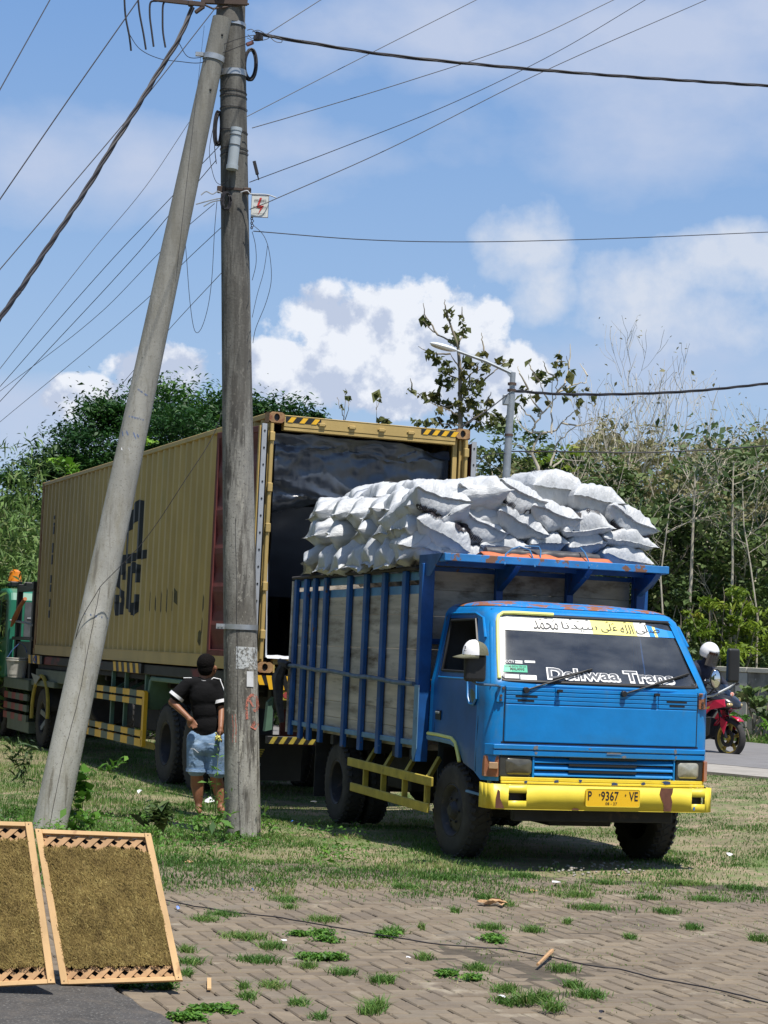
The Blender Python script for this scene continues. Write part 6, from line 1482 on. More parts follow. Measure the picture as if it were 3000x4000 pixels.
cable('lowest thin cable of the left fan behind both poles',[(868,885,17.7),(745,1000,18.5),(560,1180,20),(0,1648,24),(-30,1672,24)],.0032)
cable('far thin cable passing behind the poles and over the big tree',[(880,1050,24),(640,1310,30),(435,1550,34),(380,1620,36)],.0045)
cable('thin drop wire crossing in front of the container to the leaning pole',[(880,1565,17.25),(838,1690,17.2),(720,1880,17.12),(560,2115,17.08),(400,2282,17.03),(372,2325,17.05),(318,2420,17.12),(288,2520,17.2)],.0032)
cable('thick black cable from the splice on the upright pole to the right edge',[(1000,128,F0),(1100,150,17.5),(1500,213,18),(1900,255,18.4),(2400,296,19),(3040,338,20)],.0085,5)
cable('cable rising steeply right from the splice to the top edge',[(1045,132,F0),(1150,65,17.4),(1260,-5,17.6),(1300,-30,17.7)],.0038)
cable('upper long cable from the upright pole to the top right',[(965,455,F0),(1400,232,18),(1860,0,19),(1900,-20,19)],.0036)
cable('second long cable from the clamp to the top right',[(985,500,F0),(1150,452,17.6),(1600,315,18.5),(2070,155,19.5),(2396,0,20),(2450,-25,20)],.004)
cable('third long cable from below the closure to the top right',[(975,712,F0),(1300,590,18),(1800,388,19.5),(2200,190,20.5),(2520,0,21),(2560,-25,21)],.004)
cable('fourth long cable passing in front of the warning sign to the top right',[(975,818,F0-.03),(1047,790,F0-.03),(1500,590,18.4),(2100,290,20),(2757,0,22),(2820,-25,22)],.0042)
cable('sagging single cable from the chain to the right edge',[(990,903,F0),(1400,935,18),(1800,945,19),(2300,935,20),(3040,905,22)],.0046)
for nm,a,b in (('splice lead crossing both poles near the top',[(700,170,F0-.02),(735,222,F0-.02),(790,222,F0-.05),(870,175,F0-.05),(965,142,F0-.03),(1010,135,F0-.02)],.0034),
               ('stay wire from the cable ends to the clamp on the leaning pole',[(497,120,F0-.02),(545,190,F0-.03),(620,228,F0-.03),(700,240,F0-.03),(790,244,F0-.08),(850,215,F0-.05),(960,172,F0-.02)],.0034)):
    cable(nm,a,b)
# ================= figures =================
def body(name,caps,balls,mt,par,vox=.009,smooth_=3,tri=()):
    """one continuous surface grown over tapered limbs (voxel remeshed)"""
    mb=MB()
    for a,b,r0,r1 in caps:
        a,b=Vector(a),Vector(b); n=10
        mb.tube([a.lerp(b,i/n) for i in range(n+1)],[lerp(r0,r1,i/n) for i in range(n+1)],14); mb.sph(a,r0,14,8); mb.sph(b,r1,14,8)
    for c,r,s,*rot in balls: mb.sph(c,r,18,12,s,rot[0] if rot else None)
    o=mb.build(name,mt,par,smooth=True)
    q=o.modifiers.new('r','REMESH'); q.mode='VOXEL'; q.voxel_size=vox; q.use_smooth_shade=True
    q=o.modifiers.new('s','SMOOTH'); q.factor=.5; q.iterations=smooth_
    return o
SKIN=mat('skin',(.26,.115,.062),.5,0,.12,8,spec=.4); HAIR=mat('black_hair',(.006,.005,.005),.9,0,.3,60,bump=.012,bs=70,spec=.12)
SHIRT=mat('black_tshirt',(.008,.008,.009),.95,0,.2,5,bump=.012,bs=6,stretch=(1,1,1.6),spec=.15); DENIM=mat('washed_denim',(.17,.27,.42),.9,0,.3,5,[((.30,.40,.52),.52,6,(1,1,1.6),.18),((.06,.11,.22),.6,5,(1,1,1),.15)],bump=.012,bs=9,stretch=(1,1,2))
COTW=mat('white_cotton',(.78,.78,.80),.8,0,.03)
py=20.45; pf_=aty(800,3168,py); pz=gz(pf_.x,py)
man=empty('person','man in a black striped t-shirt and denim shorts standing with his back to the camera','person',Matrix.Translation((pf_.x,py,pz)))
mo=man.matrix_world.translation
def H(u,v,dy=0): return aty(u,v,py+dy)-mo
sl_,sr_=H(728,2672,.0),H(846,2676,.03); el_,er_=H(672,2742,-.02),H(866,2772,.0); wl_,wr_=H(733,2800,-.12),H(862,2842,-.16)
hl,hr=H(770,2885,0),H(842,2888,.02); kl,kr=H(768,3020,.02),H(842,3022,.0); al,ar=H(776,3140,.03),H(862,3138,.02)
hd=H(806,2604,.04); neck=H(797,2650,.02)
# body surface
caps=[(hd+Vector((0,0,-.06)),neck+Vector((0,0,-.06)),.062,.068),(sl_,el_,.052,.041),(el_,wl_,.040,.027),(sr_,er_,.050,.040),(er_,wr_,.038,.027),
 (hl,kl,.095,.066),(hr,kr,.095,.066),(kl,H(771,3065,.06),.064,.073),(H(771,3065,.06),al,.073,.038),(kr,H(850,3065,.04),.062,.068),(H(850,3065,.04),ar,.068,.038),
 (al,H(776,3160,.0),.036,.036),(H(776,3160,.04),H(778,3168,-.16),.036,.026),(ar,H(862,3158,.0),.036,.036),(H(862,3158,.04),H(870,3166,-.15),.036,.026),
 (H(790,2690,0),H(800,2860,0),.09,.09)]
balls=[(hd,.098,(.86,1.0,1.12)),(hd+Vector((.045,.045,-.045)),.055,(1,1,1.1)),(hd+Vector((.098,.0,-.01)),.016,(1,.6,1.6)),(hd+Vector((-.085,.0,-.012)),.022,(.4,.8,1.5))]
# nose, mouth side (face turned to the right, away from us)
balls+=[(hd+Vector((.092,.075,-.02)),.016,(1.2,1,1)),(hd+Vector((.078,.075,-.06)),.015,(1,1,.7))]
# left hand resting on the back of the hip: palm + fingers
def hand(w_,d,side_,caps,balls,s=1.0,curl=.3,down=Vector((0,0,-1))):
    d=d.normalized(); n_=side_.normalized(); k=d.cross(n_).normalized(); c=w_+d*.045
    balls.append((c,.036*s,(1,1,1))); caps.append((w_,c,.027*s,.032*s))
    for i,(o_,l) in enumerate(((-.03,.055),(-.010,.068),(.010,.072),(.029,.062))):
        b=c+d*.03+n_*o_; m1=b+d*l*.55+k*curl*.02; t=m1+d*l*.5+k*curl*.04; caps+= [(b,m1,.0095*s,.0085*s),(m1,t,.0085*s,.0075*s)]
    b=c-n_*.028-d*.01; m1=b-n_*.025+d*.03; t=m1+d*.03; caps+=[(b,m1,.012,.010),(m1,t,.010,.009)]
hand(wl_,H(762,2836,-.14)-wl_,Vector((.5,0,.6)),caps,balls); hand(wr_,Vector((0,-.1,-1)),Vector((0,1,0)),caps,balls)
bd=body('body',caps,balls,SKIN,man,.0075,4)
mb=MB(); n=20
hb_=body('hair',[],[(hd+Vector((-.008,-.016,.032)),.107,(.88,1.0,1.0)),(hd+Vector((-.006,-.045,-.02)),.082,(.98,.8,1.0)),(hd+Vector((.01,.03,.07)),.075,(1.05,1.05,.75))],HAIR,man,.007,2)
# t-shirt
sc1=[(H(757,2672,0),H(832,2676,.02),.078,.078),(H(777,2700,0),H(815,2700,.02),.102,.102),(H(780,2760,0),H(816,2760,.01),.096,.094),(H(782,2830,0),H(822,2830,.01),.098,.096),(H(780,2876,0),H(828,2880,.01),.104,.102),
 (sl_+Vector((.02,0,0)),sl_.lerp(el_,.62),.074,.078),(sr_,sr_.lerp(er_,.62),.072,.076),(neck+Vector((0,0,-.03)),H(795,2690,0),.062,.10)]
sh=body('tshirt',sc1,[(H(796,2720,-.02),.15,(1.0,.66,1.1)),(H(801,2835,-.02),.132,(1,.72,1.2)),(H(799,2778,-.02),.130,(1,.74,1.1))],SHIRT,man,.010,4)
def cuff(a,b,r,h,nm='cuff',par=sh):
    mb=MB(); d=(b-a).normalized(); mb.lathe([(r-.004,-h/2),(r+.003,-h/2),(r+.003,h/2),(r-.004,h/2)],a,d,22,closed=True); mb.build(nm,COTW,par,smooth=True)
cuff(sl_.lerp(el_,.68),el_,.081,.034); cuff(sr_.lerp(er_,.68),er_,.079,.034)
mb=MB(); c=neck+Vector((.0,0,-.022)); mb.lathe([(.072,-.010),(.080,-.012),(.076,.012),(.069,.010)],c,(.05,-.12,1),24,closed=True); mb.build('collar',COTW,sh,smooth=True)
for k in range(3):
    mb=MB(); p0=c+Vector((.055,-.045+.02*k,-.012)); pts=[p0,p0.lerp(sr_+Vector((0,-.055+.022*k,.075)),.6)+Vector((0,0,.018)),sr_+Vector((.035,-.052+.022*k,.062)),sr_.lerp(er_,.35)+Vector((.072,-.045+.02*k,.012)),sr_.lerp(er_,.62)+Vector((.078,-.04+.02*k,.002))]; mb.tube(pts,.0055,5); mb.build('shoulder_stripe',COTW,sh,smooth=True)
    mb=MB(); p0=c+Vector((-.055,-.04+.018*k,-.012)); mb.tube([p0,p0.lerp(sl_+Vector((0,-.04+.018*k,.07)),.6)+Vector((0,0,.012)),sl_+Vector((-.03,-.035+.018*k,.062))],.0045,5); mb.build('shoulder_stripe',COTW,sh,smooth=True)
# shorts
st=body('shorts',[(H(774,2885,0),H(836,2888,.01),.112,.110),(H(770,2890,0),H(768,2998,.02),.112,.106),(H(842,2890,.02),H(848,3006,.01),.108,.106),(H(795,2895,-.02),H(818,2905,-.02),.10,.10)],[(H(782,2918,-.04),.10,(1,.9,1)),(H(830,2920,-.03),.10,(1,.9,1))],DENIM,man,.010,3)
for p,r in ((H(768,3006,.02),.109),(H(848,3014,.01),.109)): mb=MB(); mb.lathe([(r-.006,-.02),(r+.004,-.02),(r+.002,.012),(r-.006,.012)],p,(0,0,1),22,closed=True); mb.build('hem',DENIM,st,smooth=True)
mb=MB(); 
for (a,b),(c2,d2) in (((745,2925),(760,2925)),((757,2925),(775,2940)),((815,2905),(850,2908))): mb.tube([H(a,b,-.13),H(c2,d2,-.14)],.003,4)
mb.build('pocket_seam',COTW,st)
for (a,b) in ((al,H(776,3166,0)),(ar,H(862,3164,0))):
    mb=MB(); L_=[(math.cos(t)*.042,-.06+math.sin(t)*.13) for t in [2*math.pi*i/18 for i in range(18)]]; mb.prism([(b.x+x,b.y+y,.0) for x,y in L_],(0,0,.015)); mb.build('sandal',BLACK,man)
# ---- motorcycle and rider
ME=Vector((atz(2850,2968,.36).x,31.2,0)); fwc=aty(2852,2885,31.2)
HD=Vector((.60,-.80,0))
gzr=aty(2852,2960,31.2).z
BMt=Matrix.Translation((fwc.x,fwc.y,gzr))@Matrix.Rotation(math.atan2(HD.y,HD.x),4,'Z')   # local +x forward, +y left, front wheel centre at x=0
bike=empty('motorcycle','red and black sport motorcycle with gold wheels ridden on the road','motorcycle',BMt)
REDB=mat('bike_red',(.50,.012,.05),.25,0,.1,5,coat=.6); BKB=mat('bike_black',(.012,.012,.014),.25,0,.1,5,coat=.5); GLD=mat('gold_wheel',(.42,.30,.06),.35,.5,.1); SIL=mat('bike_silver',(.5,.5,.5),.3,.4,.1)
for x,w_ in ((0,.11),(-1.34,.15)):
    mb=MB(); mb.lathe([(.235,-w_*.42),(.27,-w_*.5),(.295,-w_*.38),(.308,-w_*.12),(.308,w_*.12),(.295,w_*.38),(.27,w_*.5),(.235,w_*.42)],(0,0,0),(0,1,0),40,closed=True)
    rm=MB(); rm.lathe([(.238,-w_*.42),(.215,-w_*.3),(.215,w_*.3),(.238,w_*.42)],(0,0,0),(0,1,0),40,closed=True); rm.cyl((0,-.06,0),(0,.06,0),.045,14)
    for i in range(5):
        a=2*math.pi*i/5+.3
        for da in (-.1,.1): rm.beam((math.cos(a)*.03,0,math.sin(a)*.03),(math.cos(a+da)*.225,0,math.sin(a+da)*.225),.022,.025,up=(0,1,0))
    ro=rm.build('wheel',GLD,bike,smooth=True,ang=35); ro.location=(x,0,.308); mb.build('tyre',RUB,ro,smooth=True,ang=40)
    dk=MB(); dk.lathe([(.08,-.07),(.14,-.07),(.14,-.064),(.08,-.064)],(0,0,0),(0,1,0),28,closed=True); dk.lathe([(.08,.07),(.14,.07),(.14,.064),(.08,.064)],(0,0,0),(0,1,0),28,closed=True); dk.build('brake_disc',SIL if x else BKB,ro,smooth=True)
for s in (-1,1):
    mb=MB(); mb.cyl((0,s*.09,.308),(-.13,s*.09,.62),.028,10); mb.cyl((-.13,s*.09,.62),(-.27,s*.09,.98),.022,10); mb.build('fork',BKB,bike,smooth=True)
    mb=MB(); mb.prism([(.03,s*.10,.56),(-.02,s*.12,.36),(-.10,s*.12,.50),(-.12,s*.11,.64)],(0,s*.015,0)); mb.build('fork_guard',REDB,bike,bevel=.006)
mb=MB(); P=[(.36*math.cos(t),.36*math.sin(t)+.308) for t in [R(50+i*9) for i in range(12)]]; n=len(P)
mb.add([(x*.98,y,z) for y,k in ((-.07,0),(0,.01),(.07,0)) for x,z in P],[(r*n+i,r*n+i+1,(r+1)*n+i+1,(r+1)*n+i) for r in range(2) for i in range(n-1)]); mb.build('front_mudguard',REDB,bike,smooth=True,solid=.008)
# fairing: lofted nose
def loft(name,secs,mt,par=bike,n=16,sub=1):
    """secs: (x,zc,halfw,halfh,power)"""
    mb=MB(); vs=[]
    for x,zc,hw,hh in secs:
        for k in range(n):
            t=2*math.pi*k/n; c,s=math.cos(t),math.sin(t); vs.append((x+.0,hw*abs(c)**.8*(1 if c>0 else -1),zc+hh*abs(s)**.8*(1 if s>0 else -1)))
    m_=len(secs); mb.add(vs,[(i*n+k,i*n+(k+1)%n,(i+1)*n+(k+1)%n,(i+1)*n+k) for i in range(m_-1) for k in range(n)]+[tuple(range(n)),tuple((m_-1)*n+k for k in range(n))])
    return mb.build(name,mt,par,smooth=True,ang=50)
loft('nose_fairing',[(.16,.80,.03,.03),(.10,.83,.14,.07),(0,.86,.20,.11),(-.12,.88,.24,.14),(-.25,.90,.24,.16)],BKB)
for s in (-1,1):
    mb=MB(); mb.prism([(.02,s*.16,.92),(-.12,s*.245,.90),(-.45,s*.26,.80),(-.62,s*.24,.55),(-.40,s*.25,.58),(-.20,s*.25,.74),(.05,s*.17,.80)],(0,s*.02,0)); sf=mb.build('side_fairing',REDB,bike,bevel=.012,seg=2)
    mb=MB(); mb.prism([(-.18,s*.285,.80),(-.42,s*.285,.74),(-.44,s*.285,.70),(-.2,s*.285,.76)],(0,s*.003,0)); mb.build('gold_flash',mat('flash',(.55,.38,.05),.4),sf)
    mb=MB(); mb.prism([(-.20,s*.22,.62),(-.5,s*.22,.60),(-.75,s*.20,.28),(-.45,s*.20,.24),(-.25,s*.20,.35)],(0,s*.02,0)); mb.build('belly_fairing',BKB,bike,bevel=.01)
    mb=MB(); mb.sph((.075,s*.10,.835),.05,12,8,(1.0,1.5,.75)); mb.build('headlight',mat('bike_lamp',(.5,.38,.16),.12,.1,.2,20,coat=.7),bike,smooth=True)
    mb=MB(); mb.poly([(.125,s*.02,.80),(.10,s*.12,.80),(.105,s*.12,.775),(.13,s*.02,.775)]); mb.build('lamp_accent',REDB,bike)
    mb=MB(); mb.tube([(-.18,s*.12,1.02),(-.22,s*.30,1.16)],.010,6); mb.sph((-.22,s*.34,1.18),.05,12,8,(.5,1.4,.9)); mb.build('mirror',BKB,bike,smooth=True)
    mb=MB(); mb.tube([(-.28,s*.08,.98),(-.30,s*.25,.99),(-.36,s*.36,.97)],.014,8); mb.build('handlebar',BKB,bike,smooth=True)
mb=MB(); n=8; A=[(.02-.20*i/n,w_*(.05+.10*i/n),.95+.20*(i/n)**.9) for w_ in (-1,-.5,0,.5,1) for i in range(n+1)]; A=[(x+ (-.04*abs(y)/.12),y,z) for x,y,z in A]
mb.add(A,[(r*(n+1)+i,r*(n+1)+i+1,(r+1)*(n+1)+i+1,(r+1)*(n+1)+i) for r in range(4) for i in range(n)]); mb.build('windshield',glass('smoked_screen',(.25,.26,.28),.12),bike,smooth=True)
mb=MB(); mb.sph((.015,0,1.0),.035,10,6,(.3,1.3,1)); mb.build('nose_sticker',mat('nose_sticker',(.7,.2,.12),.5,0,.3,30,[((.8,.7,.6),.5,30,(1,1,1))]),bike)
loft('fuel_tank',[(-.35,.95,.10,.05),(-.45,.98,.15,.10),(-.62,.98,.16,.11),(-.80,.92,.12,.08)],BKB); loft('seat',[(-.78,.86,.10,.05),(-1.0,.86,.13,.05),(-1.3,.92,.11,.05),(-1.55,1.0,.05,.05)],BLACK)
loft('engine',[(-.35,.45,.14,.14),(-.55,.45,.18,.2),(-.85,.42,.16,.18)],DARK)
mb=MB(); mb.beam((-.8,-.1,.4),(-1.34,-.1,.308),.04,.07); mb.beam((-.8,.1,.4),(-1.34,.1,.308),.04,.07); mb.beam((-.6,0,.8),(-1.3,0,.95),.1,.1); mb.build('swingarm',BKB,bike)
# rider
rider=empty('person','motorcycle rider in a white helmet and dark jacket leaning forward on the sport bike','person',BMt@Matrix.Translation((-.95,0,.88)))
rl=Vector((-.95,0,.88))
def Rl(x,y,z): return Vector((x,y,z))-rl
JK=mat('navy_jacket',(.012,.016,.035),.8,0,.3,6,bump=.006,bs=9); hc=Rl(-.50,0,1.64)
caps=[(Rl(-.95,0,.98),Rl(-.70,0,1.34),.16,.19),(Rl(-.68,-.19,1.37),Rl(-.68,.19,1.37),.11,.11),(Rl(-.64,0,1.40),Rl(-.55,0,1.53),.08,.07)]
for s in (-1,1):
    sh_=Rl(-.66,s*.23,1.37); eb=Rl(-.48,s*.38,1.12); wr=Rl(-.37,s*.33,1.00)
    caps+=[(sh_,eb,.070,.055),(eb,wr,.052,.038),(Rl(-.95,s*.12,.95),Rl(-.55,s*.26,.82),.10,.07),(Rl(-.55,s*.26,.82),Rl(-.85,s*.22,.42),.065,.045),(Rl(-.85,s*.22,.42),Rl(-.70,s*.24,.36),.045,.035)]
body('jacket',caps,[(Rl(-.78,0,1.22),.22,(.9,1.0,1.0))],JK,rider,.012,3)
caps=[];balls=[]
for s in (-1,1):
    wr=Rl(-.38,s*.33,1.0); hand(wr,Vector((.55,s*.1,-.25)),Vector((.0,s*1,0)),caps,balls,1.1,1.2)
body('hands',caps,balls,BLACK,rider,.008,2)
hr_=Matrix.Rotation(.35,3,'Y')
hb2=body('head',[(hc+Vector((-.02,0,-.12)),hc,.06,.07)],[(hc+Vector((.02,0,-.01)),.095,(1,.82,1.1)),(hc+Vector((.115,0,-.03)),.018,(1,.8,1.4))],SKIN,rider,.008,2)
mb=MB(); vs=[];NU,NV=26,16
for j in range(NV+1):
    for i in range(NU+1):
        th=lerp(.0,2.05,j/NV); ph=2*math.pi*i/NU; d=Vector((math.sin(th)*math.cos(ph),math.sin(th)*math.sin(ph),math.cos(th))); 
        vs.append(hc+hr_@Vector((d.x*.172-.005,d.y*.148,d.z*.168+.01)))
fs=[]
for j in range(NV):
    for i in range(NU):
        th=lerp(0,2.05,(j+.5)/NV); ph=2*math.pi*(i+.5)/NU; ph=(ph+math.pi)%(2*math.pi)-math.pi
        if abs(ph)<1.05 and th>1.28: continue
        fs.append((j*(NU+1)+i,j*(NU+1)+i+1,(j+1)*(NU+1)+i+1,(j+1)*(NU+1)+i))
mb.add(vs,fs); hel=mb.build('helmet',mat('helmet_white',(.80,.80,.80),.2,0,.02,coat=.6),rider,smooth=True,ang=60,solid=.02)
mb=MB(); n=10; mb.add([hc+hr_@Vector((math.cos(a)*.182,math.sin(a)*.156,z)) for z in (.02,-.07,-.17) for a in [lerp(-1.05,1.05,i/n) for i in range(n+1)]],[(r*(n+1)+i,r*(n+1)+i+1,(r+1)*(n+1)+i+1,(r+1)*(n+1)+i) for r in range(2) for i in range(n)])
mb.build('visor',glass('visor_glass',(.13,.13,.14),.1),hel,smooth=True)
mb=MB(); put_text(mb,'KYT',lambda x,y:hc+hr_@Vector((.170,(x-.04),.065+y)),.08,.024,offset=.02,res=1); mb.build('helmet_mark',INK,hel)
# ================= vegetation =================
def ell_leaves(pads,y0,dy,dens,size,seed,clump=.35):
    """pads: (u,v,ru,rv) in picture pixels at distance y0; returns points and tone values"""
    rg=np.random.default_rng(seed); P=[];T_=[]
    for (u,v,ru,rv) in pads:
        yy=y0+rg.normal(0,dy*.35); c=aty(u,v,yy); a,b=ru/F*yy,rv/F*yy; n=int(dens*a*b*4)
        # small sub-clumps inside the pad
        k=max(3,int(a*b*10)); sub=rg.normal(0,1,(k,3)); sub/=np.linalg.norm(sub,axis=1)[:,None]; sub*=rg.uniform(.35,1.0,k)[:,None]**.6
        tone=rg.normal(0,.16,k); sr=rg.uniform(.6,1.3,k)
        idx=rg.integers(0,k,n); q=sub[idx]*np.array([a,max(a*.7,.6),b])+rg.normal(0,1,(n,3))*np.array([clump,clump,clump*.45])*min(a,1.2)*sr[idx][:,None]
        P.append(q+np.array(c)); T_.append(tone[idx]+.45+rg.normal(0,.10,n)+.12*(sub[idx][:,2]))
    P=np.concatenate(P); T_=np.clip(np.concatenate(T_),0,1); return P,T_
def limb(mb,p,d,L_,r,dep,rg,tips,spread=.5,up=.12,nseg=4,split=(2,3),taper=.72,rmin=.006,wob=.16):
    pts=[p.copy()];rr=[r]; d=d.normalized()
    for i in range(nseg):
        d=(d+Vector((rg.gauss(0,wob),rg.gauss(0,wob),rg.gauss(0,wob*.7)+up*.3))).normalized(); p=p+d*(L_/nseg); pts.append(p.copy()); rr.append(lerp(r,r*taper,(i+1)/nseg))
    mb.tube(pts,rr,6 if r>.03 else 4,cap=False)
    if dep<=0: tips.append((p,d)); return
    for k in range(rg.randint(*split)):
        a=rg.uniform(0,2*math.pi); o=d.orthogonal().normalized(); o=Matrix.Rotation(a,3,d)@o
        nd_=(d+o*rg.uniform(.6,1.3)*spread*1.6+Vector((0,0,up))).normalized(); at=pts[-1] if k==0 else pts[rg.randint(max(1,nseg-2),nseg)]
        limb(mb,at,nd_,L_*rg.uniform(.62,.86),max(rmin,r*taper*rg.uniform(.6,.8)),dep-1,rg,tips,spread,up,nseg,split,taper,rmin,wob)
def tree(name,label,u,vtop,y,group=None,z0=None,pads=None,lm=LF_MIX,size=.16,dens=260,seed=1,trunk_r=.12,bark=BARKM,dep=3,bare=0,dy=1.2,asp=.5,up=.1,spread=.5,trunk_f=.45,lean=0,tipn=0,tips_sz=.2,droop=0):
    rg=random.Random(seed); b=aty(u,2500,y); gzv=gz(b.x,y) if z0 is None else z0
    root=empty(name,label,'tree',Matrix.Translation((b.x,y,gzv)),group); o=Vector((b.x,y,gzv)); top=aty(u,vtop,y); h=top.z-gzv
    mb=MB(); tips=[]; p=Vector((0,0,-.1)); d=Vector((lean,0,1)).normalized()
    pts=[p+Vector((lean*t*h*trunk_f+.03*h*math.sin(t*3+seed)*t,.02*h*math.sin(t*2+seed*2)*t,t*h*trunk_f+.1)) for t in [i/6 for i in range(7)]]
    mb.tube(pts,[lerp(trunk_r,trunk_r*.7,i/6) for i in range(7)],8)
    if dep: 
        for k in range(rg.randint(2,4)):
            a=2*math.pi*k/3+rg.random(); limb(mb,pts[-1-(k%2)],Vector((math.cos(a)*spread,math.sin(a)*spread,.9)),h*(1-trunk_f)*.42,trunk_r*.55,dep,rg,tips,spread,up)
    mb.build('trunk',bark,root,smooth=True,ang=60)
    if pads:
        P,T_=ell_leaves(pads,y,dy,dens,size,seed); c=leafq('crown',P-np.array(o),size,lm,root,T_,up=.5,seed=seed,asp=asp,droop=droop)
    if tipn and tips:
        rr=np.random.default_rng(seed); P=[]
        for q,dd in tips:
            if rr.random()<bare: continue
            P.append(np.array(q)[None,:]+rr.normal(0,tips_sz*.6,(tipn,3)))
        if P: P=np.concatenate(P); leafq('crown' if not pads else 'twig_leaves',P,size,lm,root,np.clip(rr.normal(.45,.22,len(P)),0,1),up=.3,seed=seed,asp=asp,droop=droop)
    return root
# big tree left
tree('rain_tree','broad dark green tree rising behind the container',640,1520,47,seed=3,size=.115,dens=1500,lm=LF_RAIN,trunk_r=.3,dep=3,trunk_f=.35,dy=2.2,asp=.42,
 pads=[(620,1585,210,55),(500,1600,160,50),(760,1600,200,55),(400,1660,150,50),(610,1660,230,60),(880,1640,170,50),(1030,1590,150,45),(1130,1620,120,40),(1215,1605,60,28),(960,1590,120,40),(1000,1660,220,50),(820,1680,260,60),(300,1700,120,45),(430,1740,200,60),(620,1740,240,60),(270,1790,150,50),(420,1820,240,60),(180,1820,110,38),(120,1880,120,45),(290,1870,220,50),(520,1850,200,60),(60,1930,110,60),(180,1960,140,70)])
tree('rain_tree','young tree with bright yellow-green leaves just behind the far top corner of the container',560,1800,43,seed=5,size=.15,dens=420,lm=leafm('bright_leaf',[(.05,.15,.015),(.10,.24,.02),(.18,.34,.03),(.26,.42,.05)]),trunk_r=.08,dep=2,pads=[(560-310,1810,45,30),(270,1850,50,35),(210,1905,25,40),(555,1720,50,30),(500,1700,35,22)],dy=.6)
# bamboo clumps at the left edge
def bamboo(u,y,label,vtop,seed,n=26,w_=1.4):
    rg=random.Random(seed); b=aty(u,2500,y); root=empty('bamboo_clump',label,'bamboo',Matrix.Translation((b.x,y,gz(b.x,y))),'bamboo clumps at the left edge'); mb=MB(); tips=[]
    h0=aty(u,vtop,y).z-gz(b.x,y)
    for i in range(n):
        a=rg.uniform(0,2*math.pi); h=h0*rg.uniform(.45,1.05); ln=rg.uniform(.2,1)*w_; pts=[]; x0,y0=rg.gauss(0,.3),rg.gauss(0,.3)
        for k in range(9):
            t=k/8; pts.append(Vector((x0+math.cos(a)*ln*t**2.4,y0+math.sin(a)*ln*t**2.4,h*(t-.12*t**3*ln/w_))))
        mb.tube(pts,[.03*(1-.8*k/8) for k in range(9)],5,cap=False)
        for k in range(2,9):
            for _ in range(26 if k>3 else 14): tips.append(pts[k]+Vector((rg.gauss(0,.32),rg.gauss(0,.32),rg.gauss(-.08,.28))))
    mb.build('culm',mat('culm',(.16,.17,.06),.6,0,.3),root,smooth=True); P=np.array(tips); rr=np.random.default_rng(seed)
    leafq('foliage',np.repeat(P,3,0)+rr.normal(0,.16,(len(P)*3,3)),.20,LF_BAM,root,np.clip(rr.normal(.48,.18,len(P)*3)+.15*np.repeat(rr.normal(0,1,len(P)),3),0,1),up=.1,seed=seed,asp=.17,droop=.8)
bamboo(60,39,'feathery bamboo clump behind the cab of the green lorry',1960,1); bamboo(-60,41,'taller bamboo clump at the left edge with wispy tips',1800,2,w_=1.8); bamboo(150,43,'bamboo clump filling the gap beside the far end of the container',1930,4); bamboo(-20,36.5,'low yellowish bamboo thicket above the orange beacon',2120,6,n=20)
# teak sapling behind the container
def bigleaf_tree(name,label,y,stem,twigs,clusters,lm,size,bark,seed,tr=.07,n=9,tw=.022):
    o=aty(*stem[0],y); g=gz(o.x,y); base=Vector((o.x,y,g)); root=empty(name,label,'tree',Matrix.Translation(base)); mb=MB(); rg=random.Random(seed)
    pts=[Vector((0,0,-.05))]+[aty(u,v,y)-base for u,v in stem]; mb.tube(pts,[lerp(tr,tr*.25,i/(len(pts)-1)) for i in range(len(pts))],7)
    for tg in twigs:
        P=[aty(u,v,y+rg.uniform(-.3,.3)*(k>0))-base for k,(u,v) in enumerate(tg)]; Q_=[]
        for a,b in zip(P,P[1:]):
            for i in range(4): Q_.append(a.lerp(b,i/4)+Vector((rg.gauss(0,.012),rg.gauss(0,.02),rg.gauss(0,.012)))*(i>0))
        Q_.append(P[-1]); mb.tube(Q_,[max(.006,tw*(1-.75*i/(len(Q_)-1))) for i in range(len(Q_))],5,cap=False)
    mb.build('trunk',bark,root,smooth=True,ang=60); rr=np.random.default_rng(seed); P=[];rv=[]
    for (u,v,r,*m_) in clusters:
        k=int((m_[0] if m_ else n)*1.7); c=np.array(aty(u,v,y+rr.normal(0,.2))-base); P.append(c+rr.normal(0,1,(k,3))*r/F*y*.55); rv.append(np.clip(rr.normal(rr.uniform(.25,.75),.15,k),0,1))
    leafq('crown',np.concatenate(P),size,lm,root,np.concatenate(rv),up=.1,seed=seed,asp=.62,droop=.9)
    return root
q6=lambda X,Y:(1600+X/2.0737,1150+Y/2.0737)
